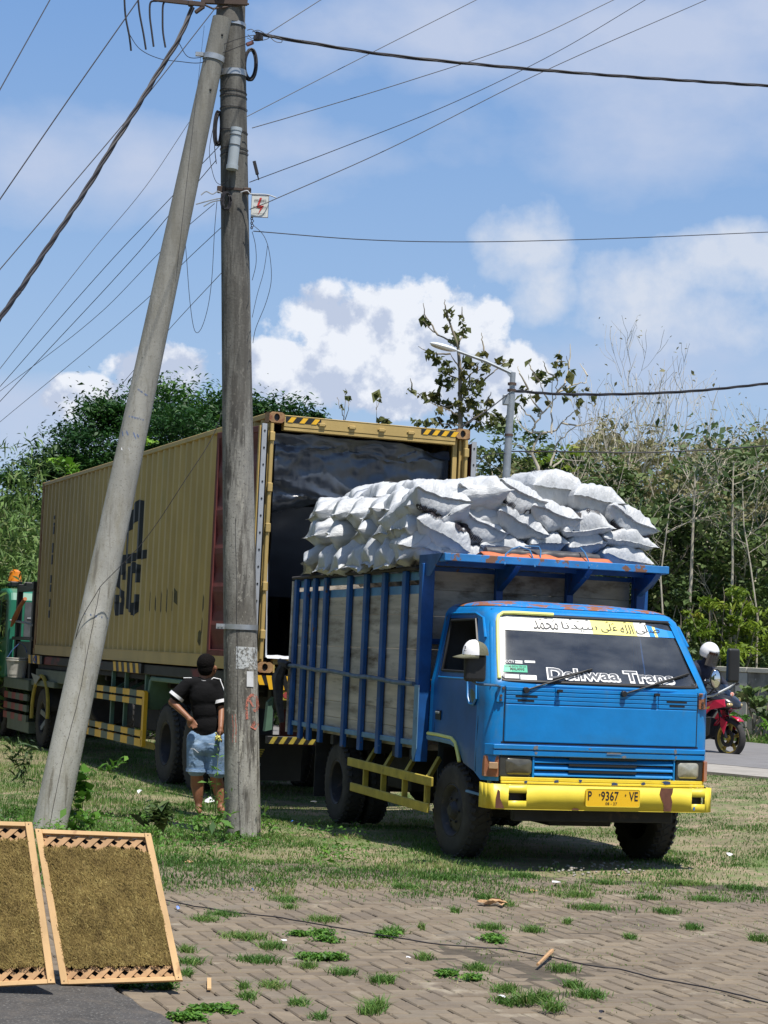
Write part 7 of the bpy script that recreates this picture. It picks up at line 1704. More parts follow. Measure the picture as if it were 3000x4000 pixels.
bigleaf_tree('teak_tree','tall spindly young tree with clumps of big olive leaves behind the street lamp',41,
 [q6(415,1500),q6(412,1080),q6(410,850),q6(408,620),q6(392,420),q6(345,290),q6(310,185)],
 [[q6(410,900),q6(280,910),q6(120,840),q6(20,790)],[q6(410,1000),q6(300,930),q6(150,870)],[q6(408,700),q6(300,640),q6(230,640)],[q6(400,600),q6(330,480)],[q6(395,430),q6(230,330),q6(150,260),q6(110,220)],[q6(410,620),q6(470,520),q6(560,490),q6(610,480)],[q6(390,420),q6(420,350),q6(440,290),q6(430,220)],[q6(410,960),q6(520,880),q6(620,880)],[q6(412,1080),q6(520,1000),q6(650,920)],[q6(410,800),q6(560,740),q6(680,630),q6(760,560),q6(800,530)],[q6(410,880),q6(450,780),q6(500,720),q6(560,680)],[q6(412,1080),q6(600,960),q6(700,980),q6(760,1020)],[q6(415,1060),q6(340,1050),q6(240,1050)],[q6(310,185),q6(290,100),q6(285,40)],[q6(230,330),q6(130,180),q6(110,70)],[q6(430,220),q6(425,100)],[q6(610,480),q6(590,380),q6(582,310)],[q6(620,880),q6(660,790)],[q6(20,790),q6(5,680)],[q6(330,480),q6(200,480),q6(70,420)],[q6(410,750),q6(500,640),q6(600,590)]],
 [(*q6(320,150),22,11),(*q6(125,235),16,9),(*q6(295,270),18,9),(*q6(440,300),18,10),(*q6(445,350),8,4),(*q6(425,230),13,7),(*q6(380,330),13,7),(*q6(350,380),18,9),(*q6(170,490),18,12),(*q6(230,540),18,12),(*q6(290,550),16,9),(*q6(450,560),20,12),(*q6(520,570),22,14),(*q6(580,490),16,8),(*q6(745,545),16,7),(*q6(810,560),16,7),(*q6(615,600),16,8),(*q6(255,620),18,11),(*q6(330,620),16,10),(*q6(440,640),18,10),(*q6(250,700),16,10),(*q6(320,710),20,12),(*q6(300,750),16,8),(*q6(480,720),22,14),(*q6(560,720),22,14),(*q6(430,780),16,10),(*q6(550,790),20,12),(*q6(20,785),13,7),(*q6(110,830),20,12),(*q6(190,830),20,13),(*q6(250,870),16,9),(*q6(320,890),16,9),(*q6(400,880),18,10),(*q6(480,850),18,11),(*q6(530,900),18,10),(*q6(640,880),18,10),(*q6(440,930),18,10),(*q6(540,980),22,14),(*q6(370,990),14,8),(*q6(230,960),16,8),(*q6(240,1040),18,9),(*q6(320,1050),14,7),(*q6(600,980),20,12),(*q6(700,980),18,11),(*q6(660,1030),20,12),(*q6(760,1020),18,11),(*q6(560,1060),22,14),(*q6(460,1060),18,10),(*q6(200,1050),12,7),(*q6(60,1040),14,8),(*q6(120,1045),10,6)],LF_TEAK,.14,BARKM,11,n=14)
bigleaf_tree('frangipani_tree','crooked pale-branched tree with sparse leaves to the right of the street lamp',39,
 [q6(1046,1500),q6(1040,1400),q6(990,1290),q6(1010,1220),q6(1050,1140),q6(1100,1120)],
 [[q6(1100,1120),q6(1190,1100),q6(1230,1040),q6(1300,980),q6(1400,900)],[q6(1000,1110),q6(1020,1040),q6(1080,960),q6(1150,880),q6(1190,800),q6(1200,700),q6(1190,560)],[q6(1150,880),q6(1080,800),q6(1050,700)],[q6(1190,800),q6(1260,720),q6(1290,600),q6(1270,500)],[q6(1190,800),q6(1300,740),q6(1420,720),q6(1440,660)],[q6(1080,960),q6(990,850),q6(960,770)],[q6(1020,1040),q6(930,940),q6(870,880)],[q6(1150,1130),q6(1155,900),q6(1160,650)],[q6(1100,1120),q6(980,1120),q6(900,1060),q6(850,960)],[q6(990,1290),q6(900,1230),q6(820,1210)],[q6(1160,1400),q6(1240,1330),q6(1420,1350)],[q6(1230,1040),q6(1400,1060),q6(1520,1030)],[q6(1190,560),q6(1220,450)],[q6(1290,600),q6(1300,400)],[q6(1140,1390),q6(1200,1200),q6(1300,1100),q6(1480,1000)],[q6(960,770),q6(890,640),q6(880,580)],[q6(1050,700),q6(980,600),q6(966,540)],[q6(1200,700),q6(1110,620),q6(1080,540)],[q6(1440,660),q6(1380,560)]],
 [(*q6(1040,670),22,12),(*q6(1110,690),20,10),(*q6(935,780),16,8),(*q6(930,860),20,9),(*q6(850,900),12,5),(*q6(1040,950),12,6),(*q6(1020,830),10,4),(*q6(1275,770),14,7),(*q6(1310,680),10,5),(*q6(1200,640),12,8),(*q6(1230,560),12,8),(*q6(1210,510),8,5),(*q6(1380,870),12,6),(*q6(1330,800),12,6),(*q6(1260,850),10,5),(*q6(1440,760),8,3),(*q6(1115,880),8,3),(*q6(1480,850),12,7),(*q6(860,930),8,3),(*q6(966,545),6,2),(*q6(1330,620),8,4),(*q6(1180,570),7,4)],LF_TEAK,.14,BARKL,13,tr=.05,tw=.022)
# pale leafless tree far right
def baretree(label,u,vtop,y,seed,h_f=.5,bark=BARKL,r=.10,dep=4,tipn=1,lm=LF_DRY,bare=.4,spread=.36,size=.10):
    return tree('bare_tree',label,u,vtop,y,seed=seed,trunk_r=r,bark=bark,dep=dep,trunk_f=h_f,tipn=tipn,lm=lm,size=size,bare=bare,spread=spread,up=.32,tips_sz=.18)
baretree('tall pale leafless tree standing above the wood at the right',2640,1560,50,21,h_f=.40,r=.10,dep=5)
baretree('leafless grey tree with a ragged crown left of the tall pale one',2480,1640,49,24,h_f=.5,r=.08)
baretree('bare greyish tree at the right edge of the skyline',2960,1600,55,27,h_f=.5,r=.10)
baretree('thin bare tree just right of the crooked pale one',2330,1560,47,29,h_f=.5,r=.07)
# hillside wood
SK=[(1300,1880),(1820,1800),(1900,1780),(2000,1700),(2150,1720),(2250,1640),(2350,1580),(2450,1640),(2550,1620),(2650,1700),(2750,1640),(2850,1680),(2950,1620),(3100,1600),(3500,1560)]
def sky_v(u):
    for (a,b),(c,d) in zip(SK,SK[1:]):
        if a<=u<=c: return lerp(b,d,(u-a)/(c-a))
    return SK[0][1] if u<SK[0][0] else SK[-1][1]
names=['olive feathery tree right of the street lamp','round bright green tree just behind the street lamp pole','dark leafy tree in the middle of the wood','grey-green tree above the right end of the sacks','large-leaved tree hung with climbers in the right wood','yellowing tree near the right edge of the wood','dense dark tree low behind the truck cab','mottled tree with thin pale trunk in the right wood','brownish half-bare tree on the skyline','slim tree draped in creepers beside the pale trunk','dark tree at the right frame edge','low fresh green tree behind the rack of the truck','pale dry tree on the right skyline']
spec=[(2390,1600,49,LF_DRY,150,.12,[(2390,1660,70,60),(2340,1740,60,60),(2430,1760,80,70)]),
 (1940,1640,43,LF_MIX,330,.13,[(1930,1760,90,60),(2010,1700,80,50),(2030,1790,100,60),(1900,1850,80,60),(2060,1850,80,60),(1960,1660,60,30)]),
 (2200,1700,46,LF_DK,280,.14,[(2190,1780,90,60),(2260,1830,100,60),(2150,1860,90,60),(2240,1930,110,60),(2120,1720,70,40)]),
 (2400,1780,44,LF_MIX,300,.14,[(2400,1830,90,60),(2340,1900,90,60),(2460,1900,90,60),(2420,1980,110,70)]),
 (2860,1750,43,LF_DK,300,.17,[(2860,1790,90,40),(2800,1850,80,50),(2930,1840,90,50),(2870,1900,80,40),(2990,1900,70,60),(2950,1780,60,40)]),
 (2740,1850,43,LF_MIX,260,.13,[(2700,1880,80,60),(2760,1960,90,70),(2660,1980,80,60),(2740,2060,90,60)]),
 (2560,2000,42.5,LF_MIX,430,.13,[(2560,2030,90,60),(2500,2100,80,60),(2620,2110,90,60),(2560,2190,100,60),(2600,1960,60,40)]),
 (2880,2050,42.5,LF_MIX,280,.13,[(2880,2100,90,70),(2960,2180,80,80),(2820,2200,80,70),(2900,2300,100,70)]),
 (2560,1640,52,LF_DRY,120,.12,[(2540,1700,70,60),(2610,1760,80,60),(2500,1780,60,50)]),
 (2680,2200,42,LF_DK,300,.13,[(2680,2240,90,70),(2620,2330,80,70),(2740,2350,80,80),(2680,2440,100,60)]),
 (3010,1960,45,LF_MIX,260,.15,[(3020,1800,80,80),(3010,1950,80,80),(3030,2100,90,90),(3000,2260,80,80)]),
 (2150,1900,41,LF_YG,200,.12,[(2120,1790,60,35),(2180,1840,60,35),(2230,1760,40,25)]),
 (2820,1700,54,LF_DRY,130,.12,[(2800,1740,80,50),(2900,1720,80,50),(2960,1700,60,50),(2720,1720,60,40)])]
for i,((u,vt,y,lm,dn,sz,pads),nm) in enumerate(zip(spec,names)):
    tree('woodland_tree',nm,u,vt,y,'trees of the wood behind the truck',seed=40+i,trunk_r=.07,pads=pads,lm=lm,size=sz,dens=dn,dep=3,dy=1.4,bark=BARKL if i%2 else BARKM,trunk_f=.5,asp=.5)
# slim trunks one can tell apart
for i,(pts,lab,r) in enumerate([([(2690,2400),(2700,2250),(2705,2100),(2712,1950),(2716,1830)],'slim pale grey trunk rising straight out of the wood right of the load',.045),([(2858,2330),(2862,2200),(2860,2050),(2862,1900),(2866,1800)],'slender brown trunk with side branches near the right edge',.035),([(2960,2420),(2930,2200),(2905,2050),(2900,1900)],'thin forked sapling trunk at the right edge',.025),([(2590,2420),(2580,2250),(2600,2100),(2620,1950)],'thin leaning trunk beside the rightmost sacks',.025)]):
    y=41.2-.25*i; o=aty(*pts[0],y); g=gz(o.x,y); root=empty('slender_tree',lab,'tree',Matrix.Translation((o.x,y,g))); o=Vector((o.x,y,g)); mb=MB(); P=[Vector((0,0,-.1))]+[aty(u,v,y)-o for u,v in pts]; mb.tube(P,[lerp(r,r*.45,k/(len(P)-1)) for k in range(len(P))],7); rg=random.Random(60+i); tips=[]
    for k in range(7): q=P[-1].lerp(P[-3],rg.random()); limb(mb,q,Vector((rg.choice((-1,1))*rg.uniform(.4,1),rg.uniform(-.4,.4),rg.uniform(.3,.9))),rg.uniform(.5,.9),r*.35,2,rg,tips,.45,.1)
    mb.build('trunk',BARKL,root,smooth=True,ang=60); rr=np.random.default_rng(60+i); Q_=np.concatenate([np.array(t)[None]+rr.normal(0,.14,(5,3)) for t,_ in tips]); leafq('crown',Q_,.13,LF_DK,root,np.clip(rr.normal(.5,.2,len(Q_)),0,1),up=.1,seed=60+i,asp=.55,droop=.5)
# undergrowth and far wood that read as one mass
def mass(name,label,u0,u1,y0,y1,n,size,lm,vfun,seed,zmin=0,extra=0):
    rg=np.random.default_rng(seed); P=[];T_=[]
    for i in range(n):
        y=rg.uniform(y0,y1); u=rg.uniform(u0,u1); top=aty(u,vfun(u)+30*noise.noise((u*.02,y*.7,seed))+18*noise.noise((u*.07,y,1)),y); g=gz(top.x,y); h=max(.3,top.z-g)
        t=rg.random()**.8; z=g+h*t; cl=noise.noise((top.x*1.4,y*1.4,z*1.8)); 
        if cl<-.28: continue
        P.append((top.x,y,z)); T_.append(.42+.45*noise.noise((top.x*1.1,y*.9,z*1.3+seed))+rg.normal(0,.12))
    o=leafq(name,np.array(P),size,lm,None,np.clip(T_,0,1),up=.35,seed=seed,asp=.5); return tag(o,label,'foliage',kind='stuff')
mass('undergrowth','tangled undergrowth filling the wood behind the road',1780,3120,41.6,48,52000,.15,LF_MIX,lambda u:max(1980,sky_v(u)+260)+ (60 if u>2800 else 0),71)
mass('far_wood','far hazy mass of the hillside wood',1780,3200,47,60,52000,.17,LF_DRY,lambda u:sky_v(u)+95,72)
mass('hedge_foliage','dark undergrowth behind the lorry at the left',-200,1900,44,50,30000,.20,LF_DK,lambda u:2000 if u<300 else 2150,73)
mass('hedge_foliage','low bushes beyond the green lorry seen under its chassis',-200,1000,36.5,41,16000,.15,LF_DK,lambda u:2570,74)
# dry tangled twigs in the wood
mb=MB(); rg=random.Random(9)
for i in range(70):
    u=rg.uniform(1850,3050); v=rg.uniform(sky_v(u)+40,2420); y=rg.uniform(41.2,46); p=aty(u,v,y); d=Vector((rg.gauss(0,.5),rg.gauss(0,.3),rg.uniform(.2,1))).normalized(); L_=rg.uniform(.5,1.6); q=[p]
    for k in range(4): d=(d+Vector((rg.gauss(0,.18),0,rg.gauss(0,.15)))).normalized(); q.append(q[-1]+d*L_/4)
    mb.tube(q,[.008,.007,.006,.005,.003],4,cap=False)
tag(mb.build('dry_twigs',BARKL,None),'pale dry twigs and climbers tangled through the wood','twigs',kind='stuff')
# hillside terrain behind the wood
HILL=mat('hillside',(.05,.075,.025),.95,0,.4,.6,[((.10,.10,.05),.55,.9,(1,1,1),.15)],bump=.3,bs=2)
mb=MB(); nu=60; vs=[]
for j,(y,k) in enumerate(((62,0),(66,.5),(72,.8),(85,1.0),(140,1.1),(240,1.0))):
    for i in range(nu+1):
        u=lerp(-1500,4500,i/nu); r_=aty(u,2500,y); h=max(2.0,aty(u,(sky_v(u)+230) if u>1300 else 2120,72).z)*k; vs.append((r_.x,y,gz(r_.x,y)-.5+h))
mb.add(vs,[(j*(nu+1)+i,j*(nu+1)+i+1,(j+1)*(nu+1)+i+1,(j+1)*(nu+1)+i) for j in range(5) for i in range(nu)]); tag(mb.build('hill',HILL,smooth=True),kind='structure')
# small sprigs standing above the container roof line
bigleaf_tree('sapling','two thin saplings poking up above the container roof',40,[(1340,1900),(1342,1640),(1350,1560),(1347,1530)],[[(1342,1640),(1335,1600),(1322,1580),(1318,1552)],[(1343,1650),(1362,1600),(1360,1560)]],[(1330,1586,7,4),(1363,1556,7,5),(1348,1532,5,3)],LF_TEAK,.13,BARKM,31,tr=.012,tw=.01)
bigleaf_tree('sapling','single thin sapling above the container roof right of the pair',40,[(1468,1900),(1470,1660),(1472,1560)],[[(1470,1600),(1482,1570)]],[(1474,1545,6,5),(1482,1565,6,4),(1490,1640,14,12),(1505,1645,14,10)],LF_TEAK,.13,BARKM,33,tr=.012,tw=.01)
# yellow-green shrub behind the wall, wall, verge creepers
wd=Vector((-.6,.8,0)); wn=Vector((.8,.6,0)); wp=Vector((4.45,25.5,0))+wn*10.2
wallm=mat('old_render',(.30,.28,.24),.9,0,.2,3,[((.10,.09,.075),.48,2,(1,1,.5),.2),((.5,.48,.44),.66,9,(1,1,1),.05)],bump=.004)
wz=aty(2950,2606,(wp+wd*2).y).z
wall=empty('low_wall','low weathered concrete wall with a pale coping beyond the road','wall',Matrix.Translation((wp.x,wp.y,gz(wp.x,wp.y))))
wo_=wall.matrix_world.translation
for k in range(10):
    a=wp+wd*(-8+k*2.4); b=wp+wd*(-8+(k+1)*2.4-.01); mb=MB(); za=gz(wp.x,wp.y)-.5
    mb.beam(a-wo_+Vector((0,0,(wz-.1+za)/2)),b-wo_+Vector((0,0,(wz-.1+za)/2)),.15,wz-.1-za); mb.build('panel',wallm,wall)
    mb=MB(); mb.beam(a-wo_+Vector((0,0,wz-.05)),b-wo_+Vector((0,0,wz-.05)),.22,.10); mb.build('coping',mat('coping',(.45,.43,.36),.85,0,.12,3,bump=.003) if k==0 else bpy.data.materials['coping'],wall,bevel=.01)
    mb=MB(); mb.beam(b-wo_+Vector((0,0,(wz-.1+za)/2)),b+wd*.3-wo_+Vector((0,0,(wz-.1+za)/2)),.19,wz-.12-za); mb.build('pier',mat('pier',(.42,.41,.37),.9,0,.12) if k==0 else bpy.data.materials['pier'],wall)
def shrub(name,label,pads,y,lm,size,dens,seed,group=None,asp=.4,droop=.3,stem=True,cat='shrub'):
    u=sum(p[0] for p in pads)/len(pads); b=aty(u,2700,y); g=gz(b.x,y); root=empty(name,label,cat,Matrix.Translation((b.x,y,g)),group); o=np.array((b.x,y,g)); P,T_=ell_leaves(pads,y,.5,dens,size,seed,.3)
    leafq('foliage',P-o,size,lm,root,T_,up=.3,seed=seed,asp=asp,droop=droop)
    if stem:
        mb=MB(); rg=random.Random(seed); tips=[]
        for (pu,pv,ru,rv) in pads:
            c=aty(pu,pv,y)-Vector(o); q0=Vector((rg.gauss(0,.05),rg.gauss(0,.05),-.05)); mb.tube([q0,q0.lerp(c,.5)+Vector((rg.gauss(0,.08),0,.05)),c,c+Vector((rg.gauss(0,.1),0,.2))],[.02,.014,.010,.005],5)
        mb.build('stem',BARKM,root)
    return root
shrub('shrub','bright yellow-green shrub with long leaves behind the low wall',[(2830,2330,60,40),(2770,2360,60,40),(2900,2370,60,45),(2960,2400,60,50),(2800,2430,80,50),(2890,2450,80,50),(2750,2470,50,50),(2960,2500,60,50),(2840,2530,90,50),(2700,2400,30,50)],40.2,LF_YG,.15,620,81,asp=.3,droop=.8)
shrub('shrub','leafy green shrub between the truck cab and the rider',[(2660,2440,40,40),(2700,2500,50,50),(2680,2560,50,50),(2740,2560,50,50),(2650,2500,30,60)],40.2,LF_MIX,.12,420,82)
shrub('shrub','green creeper with heart-shaped leaves in front of the low wall at the right edge',[(2960,2720,60,40),(3010,2700,50,50),(2920,2750,50,30),(2980,2780,70,30),(2900,2700,30,20)],37.6,LF_MIX,.13,420,83,asp=.8)
shrub('shrub','low grassy bush at the foot of the wall beyond the road',[(2900,2820,50,30),(2960,2850,60,30),(3020,2830,40,40),(2880,2790,40,30)],36.9,LF_WEED,.11,330,84,asp=.3)
# ================= street lamp =================
ly=32.0; lt_=aty(2003,1457,ly); lm_=aty(1979,1842,ly); k=(gz(lm_.x,ly)-lt_.z)/(lm_.z-lt_.z); lb_=lt_+(lm_-lt_)*k
lampo=empty('street_lamp','grey steel street lamp leaning slightly, with a long arm and white head','street lamp',Matrix.Translation(lb_))
A=lambda u,v,dy=0: aty(u,v,ly+dy)-lb_
STM=mat('lamp_steel',(.30,.33,.36),.5,.4,.15,8)
mb=MB(); mb.tube([Vector((0,0,-.1)),A(1990,1660),A(1999,1540)],[.075,.062,.060],12); mb.tube([A(1999,1545),A(2004,1455)],[.048,.046],12); mb.build('column',STM,lampo,smooth=True)
mb=MB(); mb.tube([A(2003,1460),A(1900,1412),A(1786,1371)],[.030,.028,.026],8); mb.prism([A(1998,1448,-.02),A(1975,1449,-.02),A(1990,1470,-.02),A(2000,1474,-.02)],(0,.03,0)); mb.build('arm',STM,lampo,smooth=True)
hc_=(A(1733,1355)); ax=(A(1683,1342)-A(1790,1372)); al_=ax.length; ax.normalize(); upv=Vector((0,0,1)); upv=(upv-ax*upv.dot(ax)).normalized(); sdv=ax.cross(upv); rotm=Matrix((ax,sdv,upv)).transposed()
mb=MB(); mb.sph(hc_,al_/2*1.02,20,12,(1,.42,.20),rotm); mb.build('head',mat('lamp_white',(.75,.76,.78),.3,0,.03,coat=.4),lampo,smooth=True)
mb=MB(); mb.sph(hc_-upv*.025+ax*.02,al_/2*.88,18,10,(.95,.36,.16),rotm); mb.build('diffuser',mat('diffuser',(.40,.36,.30),.25,0,.2,8,coat=.5),lampo,smooth=True)
mb=MB(); mb.box(A(1975,1562),(.10,.10,.17)); mb.build('switch_box',STM,lampo,bevel=.01)
mb=MB()
for v in (1500,1525,1700): mb.lathe([(.064,-.02),(.072,-.02),(.072,.02),(.064,.02)],A(2003-(v-1457)*.063,v),(0,0,1),14,closed=True)
mb.build('clamp',RUST,lampo)
cable('twisted dark cable from the street lamp to the right edge',[(2008,1527,ly),(2200,1540,33),(2420,1540,33.5),(2700,1528,34),(3040,1494,35)],.013,4)
cable('lower dark cable from the street lamp through the trees to the right edge',[(1990,1763,ly),(2250,1765,33),(2500,1768,33.5),(2800,1755,34),(3040,1738,35)],.012)
cable('cable dropping left from the street lamp towards the container roof',[(1990,1535,ly),(1900,1605,31.5),(1800,1670,31),(1700,1720,30)],.010)
cable('thin cable sagging from the lower lamp clamp',[(1978,1770,ly),(1900,1780,31.5),(1845,1840,31),(1700,1900,30)],.008)
# ================= drying frames with shredded leaf =================
PINE=mat('pine',(.56,.36,.17),.65,0,.16,3,[((.36,.20,.09),.60,7,(1,1,.3),.1),((.24,.16,.09),.70,16,(1,1,1),.06)],bump=.0008,bs=40)
SLAT=mat('slat_wood',(.42,.25,.12),.7,0,.2,8,[((.22,.12,.06),.58,9,(1,1,1),.1)])
TOB=mat('shredded_leaf',(0,0,0),.85,0,.25,9,attr=[(.11,.072,.020),(.20,.14,.040),(.30,.22,.068),(.46,.37,.14)],tl=.15)
def frame(label,lab2,TL,TR,BR,BL,ytop,seed,zb=.127):
    bl,br=atz(*BL,zb),atz(*BR,zb); y0=bl.y; br=aty(*BR,bl.y+.02); tl,tr=aty(*TL,y0+ytop),aty(*TR,y0+ytop+.02)
    root=empty('drying_frame',label,'frame',Matrix.Translation(bl)); nn=(br-bl).cross(tl-bl).normalized(); nn= nn if nn.y<0 else -nn
    W_=(br-bl).length; Hh=(tl-bl).length
    def Q(s,t,o=0): return (bl.lerp(br,s)).lerp(tl.lerp(tr,s),t)-bl+nn*o
    fw=.033/W_; fh=.023/Hh
    def bar(nm,s0,s1,t0,t1,o0=-.012,o1=.012,mt=PINE):
        mb=MB(); mb.add([Q(s,t,o) for s in(s0,s1) for t in(t0,t1) for o in(o0,o1)],[(0,1,3,2),(4,6,7,5),(0,4,5,1),(2,3,7,6),(0,2,6,4),(1,5,7,3)]); mb.build(nm,mt,root,bevel=.002)
    bar('stile',0,fw,0,1,-.014,.014); bar('stile',1-fw,1,0,1,-.014,.014); bar('rail',fw,1-fw,.0,fh,-.012,.010); bar('rail',fw,1-fw,1-fh,1,-.012,.010)
    mb=MB()
    for s,t in ((fw*.5,.985),(fw*.5,.02),(1-fw*.5,.985),(1-fw*.5,.02)): mb.cyl(Q(s,t,.014),Q(s,t,.0155),.003,6)
    mb.build('nail',RUST,root)
    asp=W_/Hh; sl=.028
    for lay,sg in ((-.003,1),(-.009,-1)):
        k=-1.2
        while k<2.4:
            for (ta,tb_) in ((fh,.15),(.86,1-fh)) if True else ():
                # diagonal strip: s = k*asp' + sg*(t)/asp * .9
                def S_(t,off=0): return (k if sg>0 else k)+sg*(t-.5)/asp*1.15+off
                w2=.026/W_/2*1.4
                P=[(S_(ta,-w2),ta),(S_(ta,w2),ta),(S_(tb_,w2),tb_),(S_(tb_,-w2),tb_)]
                P=clip(clip(P,0,fw*.9,False),0,1-fw*.9,True)
                if len(P)>2: mb=MB(); mb.prism([Q(a,b,lay) for a,b in P],nn*-.004); mb.build('slat',SLAT,root)
            k+=.057/W_*1.25
    bar('shade_sheet',.01,.99,.01,.99,-.034,-.030,DARK)  # dark sheet standing in for the shade behind the lattice
    mb=MB(); mb.beam(Q(.5,.8,-.02),Vector((Q(.5,.8).x,Q(.5,.8).y+.35,.0)),.03,.02); mb.build('prop',PINE,root)
    # shredded leaf spread over the lattice
    rg=np.random.default_rng(seed); N=15000; s=rg.uniform(fw*.85,1-fw*.85,N); t=rg.uniform(.085,.915,N); 
    eb=np.array([.105+.016*noise.noise((a*9,seed,0))+.010*noise.noise((a*31,seed,1)) for a in s]); et=np.array([.885+.030*noise.noise((a*7,seed,3))+.012*noise.noise((a*29,seed,4)) for a in s])
    ok=(t>eb)&(t<et); s,t=s[ok],t[ok]; N=len(s); V=np.empty((N,4,3)); tone=np.empty(N)
    for i in range(N):
        hh=.004+.008*(.5+noise.noise((s[i]*6,t[i]*8,seed)))+rg.random()*.005; c=Q(s[i],t[i],hh); l=rg.uniform(.007,.020); a=rg.normal(math.pi/2+.1,.55); w2=rg.uniform(.0007,.0017)
        ex=(Q(1,t[i])-Q(0,t[i])).normalized(); ey=(Q(s[i],1)-Q(s[i],0)).normalized(); d=ex*math.cos(a)+ey*math.sin(a); n2=ex*-math.sin(a)+ey*math.cos(a); lift=nn*rg.uniform(-.002,.008)
        V[i,0]=c-d*l/2-n2*w2; V[i,1]=c-d*l/2+n2*w2; V[i,2]=c+d*l/2+n2*w2+lift; V[i,3]=c+d*l/2-n2*w2+lift
        tone[i]=.48+.18*noise.noise((s[i]*3.3,t[i]*4.5,seed+2))+.25*noise.noise((s[i]*14,t[i]*16,seed))+rg.normal(0,.17)
    o=npmesh('shredded_leaf',V.reshape(-1,3),4,TOB,None,np.clip(tone,0,1)); o.location=bl
    # bed of leaf below the loose strands
    n1,n2=60,90; mb=MB(); vs=[]
    for j in range(n2+1):
        for i in range(n1+1):
            a=lerp(fw*.8,1-fw*.8,i/n1); e0=.105+.016*noise.noise((a*9,seed,0))+.010*noise.noise((a*31,seed,1))+.004; e1=.885+.030*noise.noise((a*7,seed,3))+.012*noise.noise((a*29,seed,4))-.004; b=lerp(e0,e1,j/n2)
            edge=min(1,min(j,n2-j)/2); vs.append(Q(a,b,(.004+.010*(.5+noise.noise((a*6,b*8,seed)))+.004*noise.noise((a*40,b*30,1)))*edge))
    mb.add(vs,[(j*(n1+1)+i,j*(n1+1)+i+1,(j+1)*(n1+1)+i+1,(j+1)*(n1+1)+i) for j in range(n2) for i in range(n1)]); bd_=mb.build('leaf_bed',mat('leaf_bed_%d'%seed,(.17,.12,.038),.95,0,.5,30,bump=.004,bs=90,stretch=(3,3,1)),o,smooth=True)
    tag(o,lab2,'dried leaf'); return root
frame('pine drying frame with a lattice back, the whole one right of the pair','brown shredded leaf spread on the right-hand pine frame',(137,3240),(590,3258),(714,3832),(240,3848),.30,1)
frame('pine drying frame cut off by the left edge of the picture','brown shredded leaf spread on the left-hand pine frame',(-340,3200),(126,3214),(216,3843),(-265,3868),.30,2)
# ================= weeds, litter, small things =================
z7=lambda X,Y,w_:(X/1.106,3000+Y/1.106,w_/1.106); z8=lambda X,Y,w_:(1500+X/1.106,3000+Y/1.106,w_/1.106)
big=[(z7(640,960,280),'spreading broad-leaved weed at the corner of the dark asphalt',1),(z7(900,1062,330),'largest leafy weed at the bottom edge beside the asphalt',1),(z7(1340,735,270),'dark leafy weed clump in the middle of the pavers',1),(z7(1620,715,190),'leafy weed right of the middle clump on the pavers',1),(z7(1395,825,280),'low spreading weed below the middle clump',1),(z8(280,905,180),'dark round weed clump left of the brown stick',1),(z8(430,735,180),'dark weed with upright tip near the ground cable',1),(z8(700,1035,190),'weed clump low in the centre of the pavers',0),(z8(1590,755,200),'weed clump at the right edge of the pavers',0),(z7(1590,1055,160),'bright grass tuft near the bottom centre',0)]
for i,((u,v,w_),lab,br) in enumerate(big): tuft(u,v,w_,int(w_*(4.5 if br else 2.6)),.03 if br else .05,bool(br),100+i,.3,label=lab,group='weeds growing between the pavers')
sm_=[z7(1400,660,140),z7(1170,775,120),z7(1120,835,180),z7(1175,948,110),z7(820,845,110),z7(805,792,80),z7(800,895,60),z7(1330,862,80),z7(1480,888,100),z7(1640,922,90),z7(1052,952,50),z7(1070,995,80),z7(1060,735,200),z7(1290,1025,90),z7(1380,1088,70),z7(1240,575,150),z7(1250,607,60),z7(960,640,160),z7(880,660,120),
 z8(460,692,120),z8(40,708,100),z8(900,607,200),z8(640,703,100),z8(1220,622,110),z8(1330,692,80),z8(400,868,110),z8(175,822,70),z8(770,872,110),z8(820,942,90),z8(880,983,150),z8(530,962,120),z8(540,1014,130),z8(1065,737,60),z8(540,592,50),z8(430,562,80),z8(830,552,150),z8(1150,567,130),z8(1400,572,200),z8(310,622,40),z8(160,692,30),z8(790,667,40),z8(20,922,60),z8(250,480,200),z8(100,520,160),z8(950,500,200),z8(1300,500,220),z8(1550,520,160),z8(600,470,120)]
rg=np.random.default_rng(17); pts=[];hs=[];rv=[]
for (u,v,w_) in sm_:
    c=atz(u,v,.1); wr=w_/2/F*c.y; t0=rg.normal(.26,.1)
    for _ in range(int(w_*2.4)): pts.append((c.x+rg.normal(0,wr*.5),c.y+rg.normal(0,.035+wr*.12),.095)); hs.append(.035); rv.append(min(1,max(0,t0+rg.normal(0,.15))))
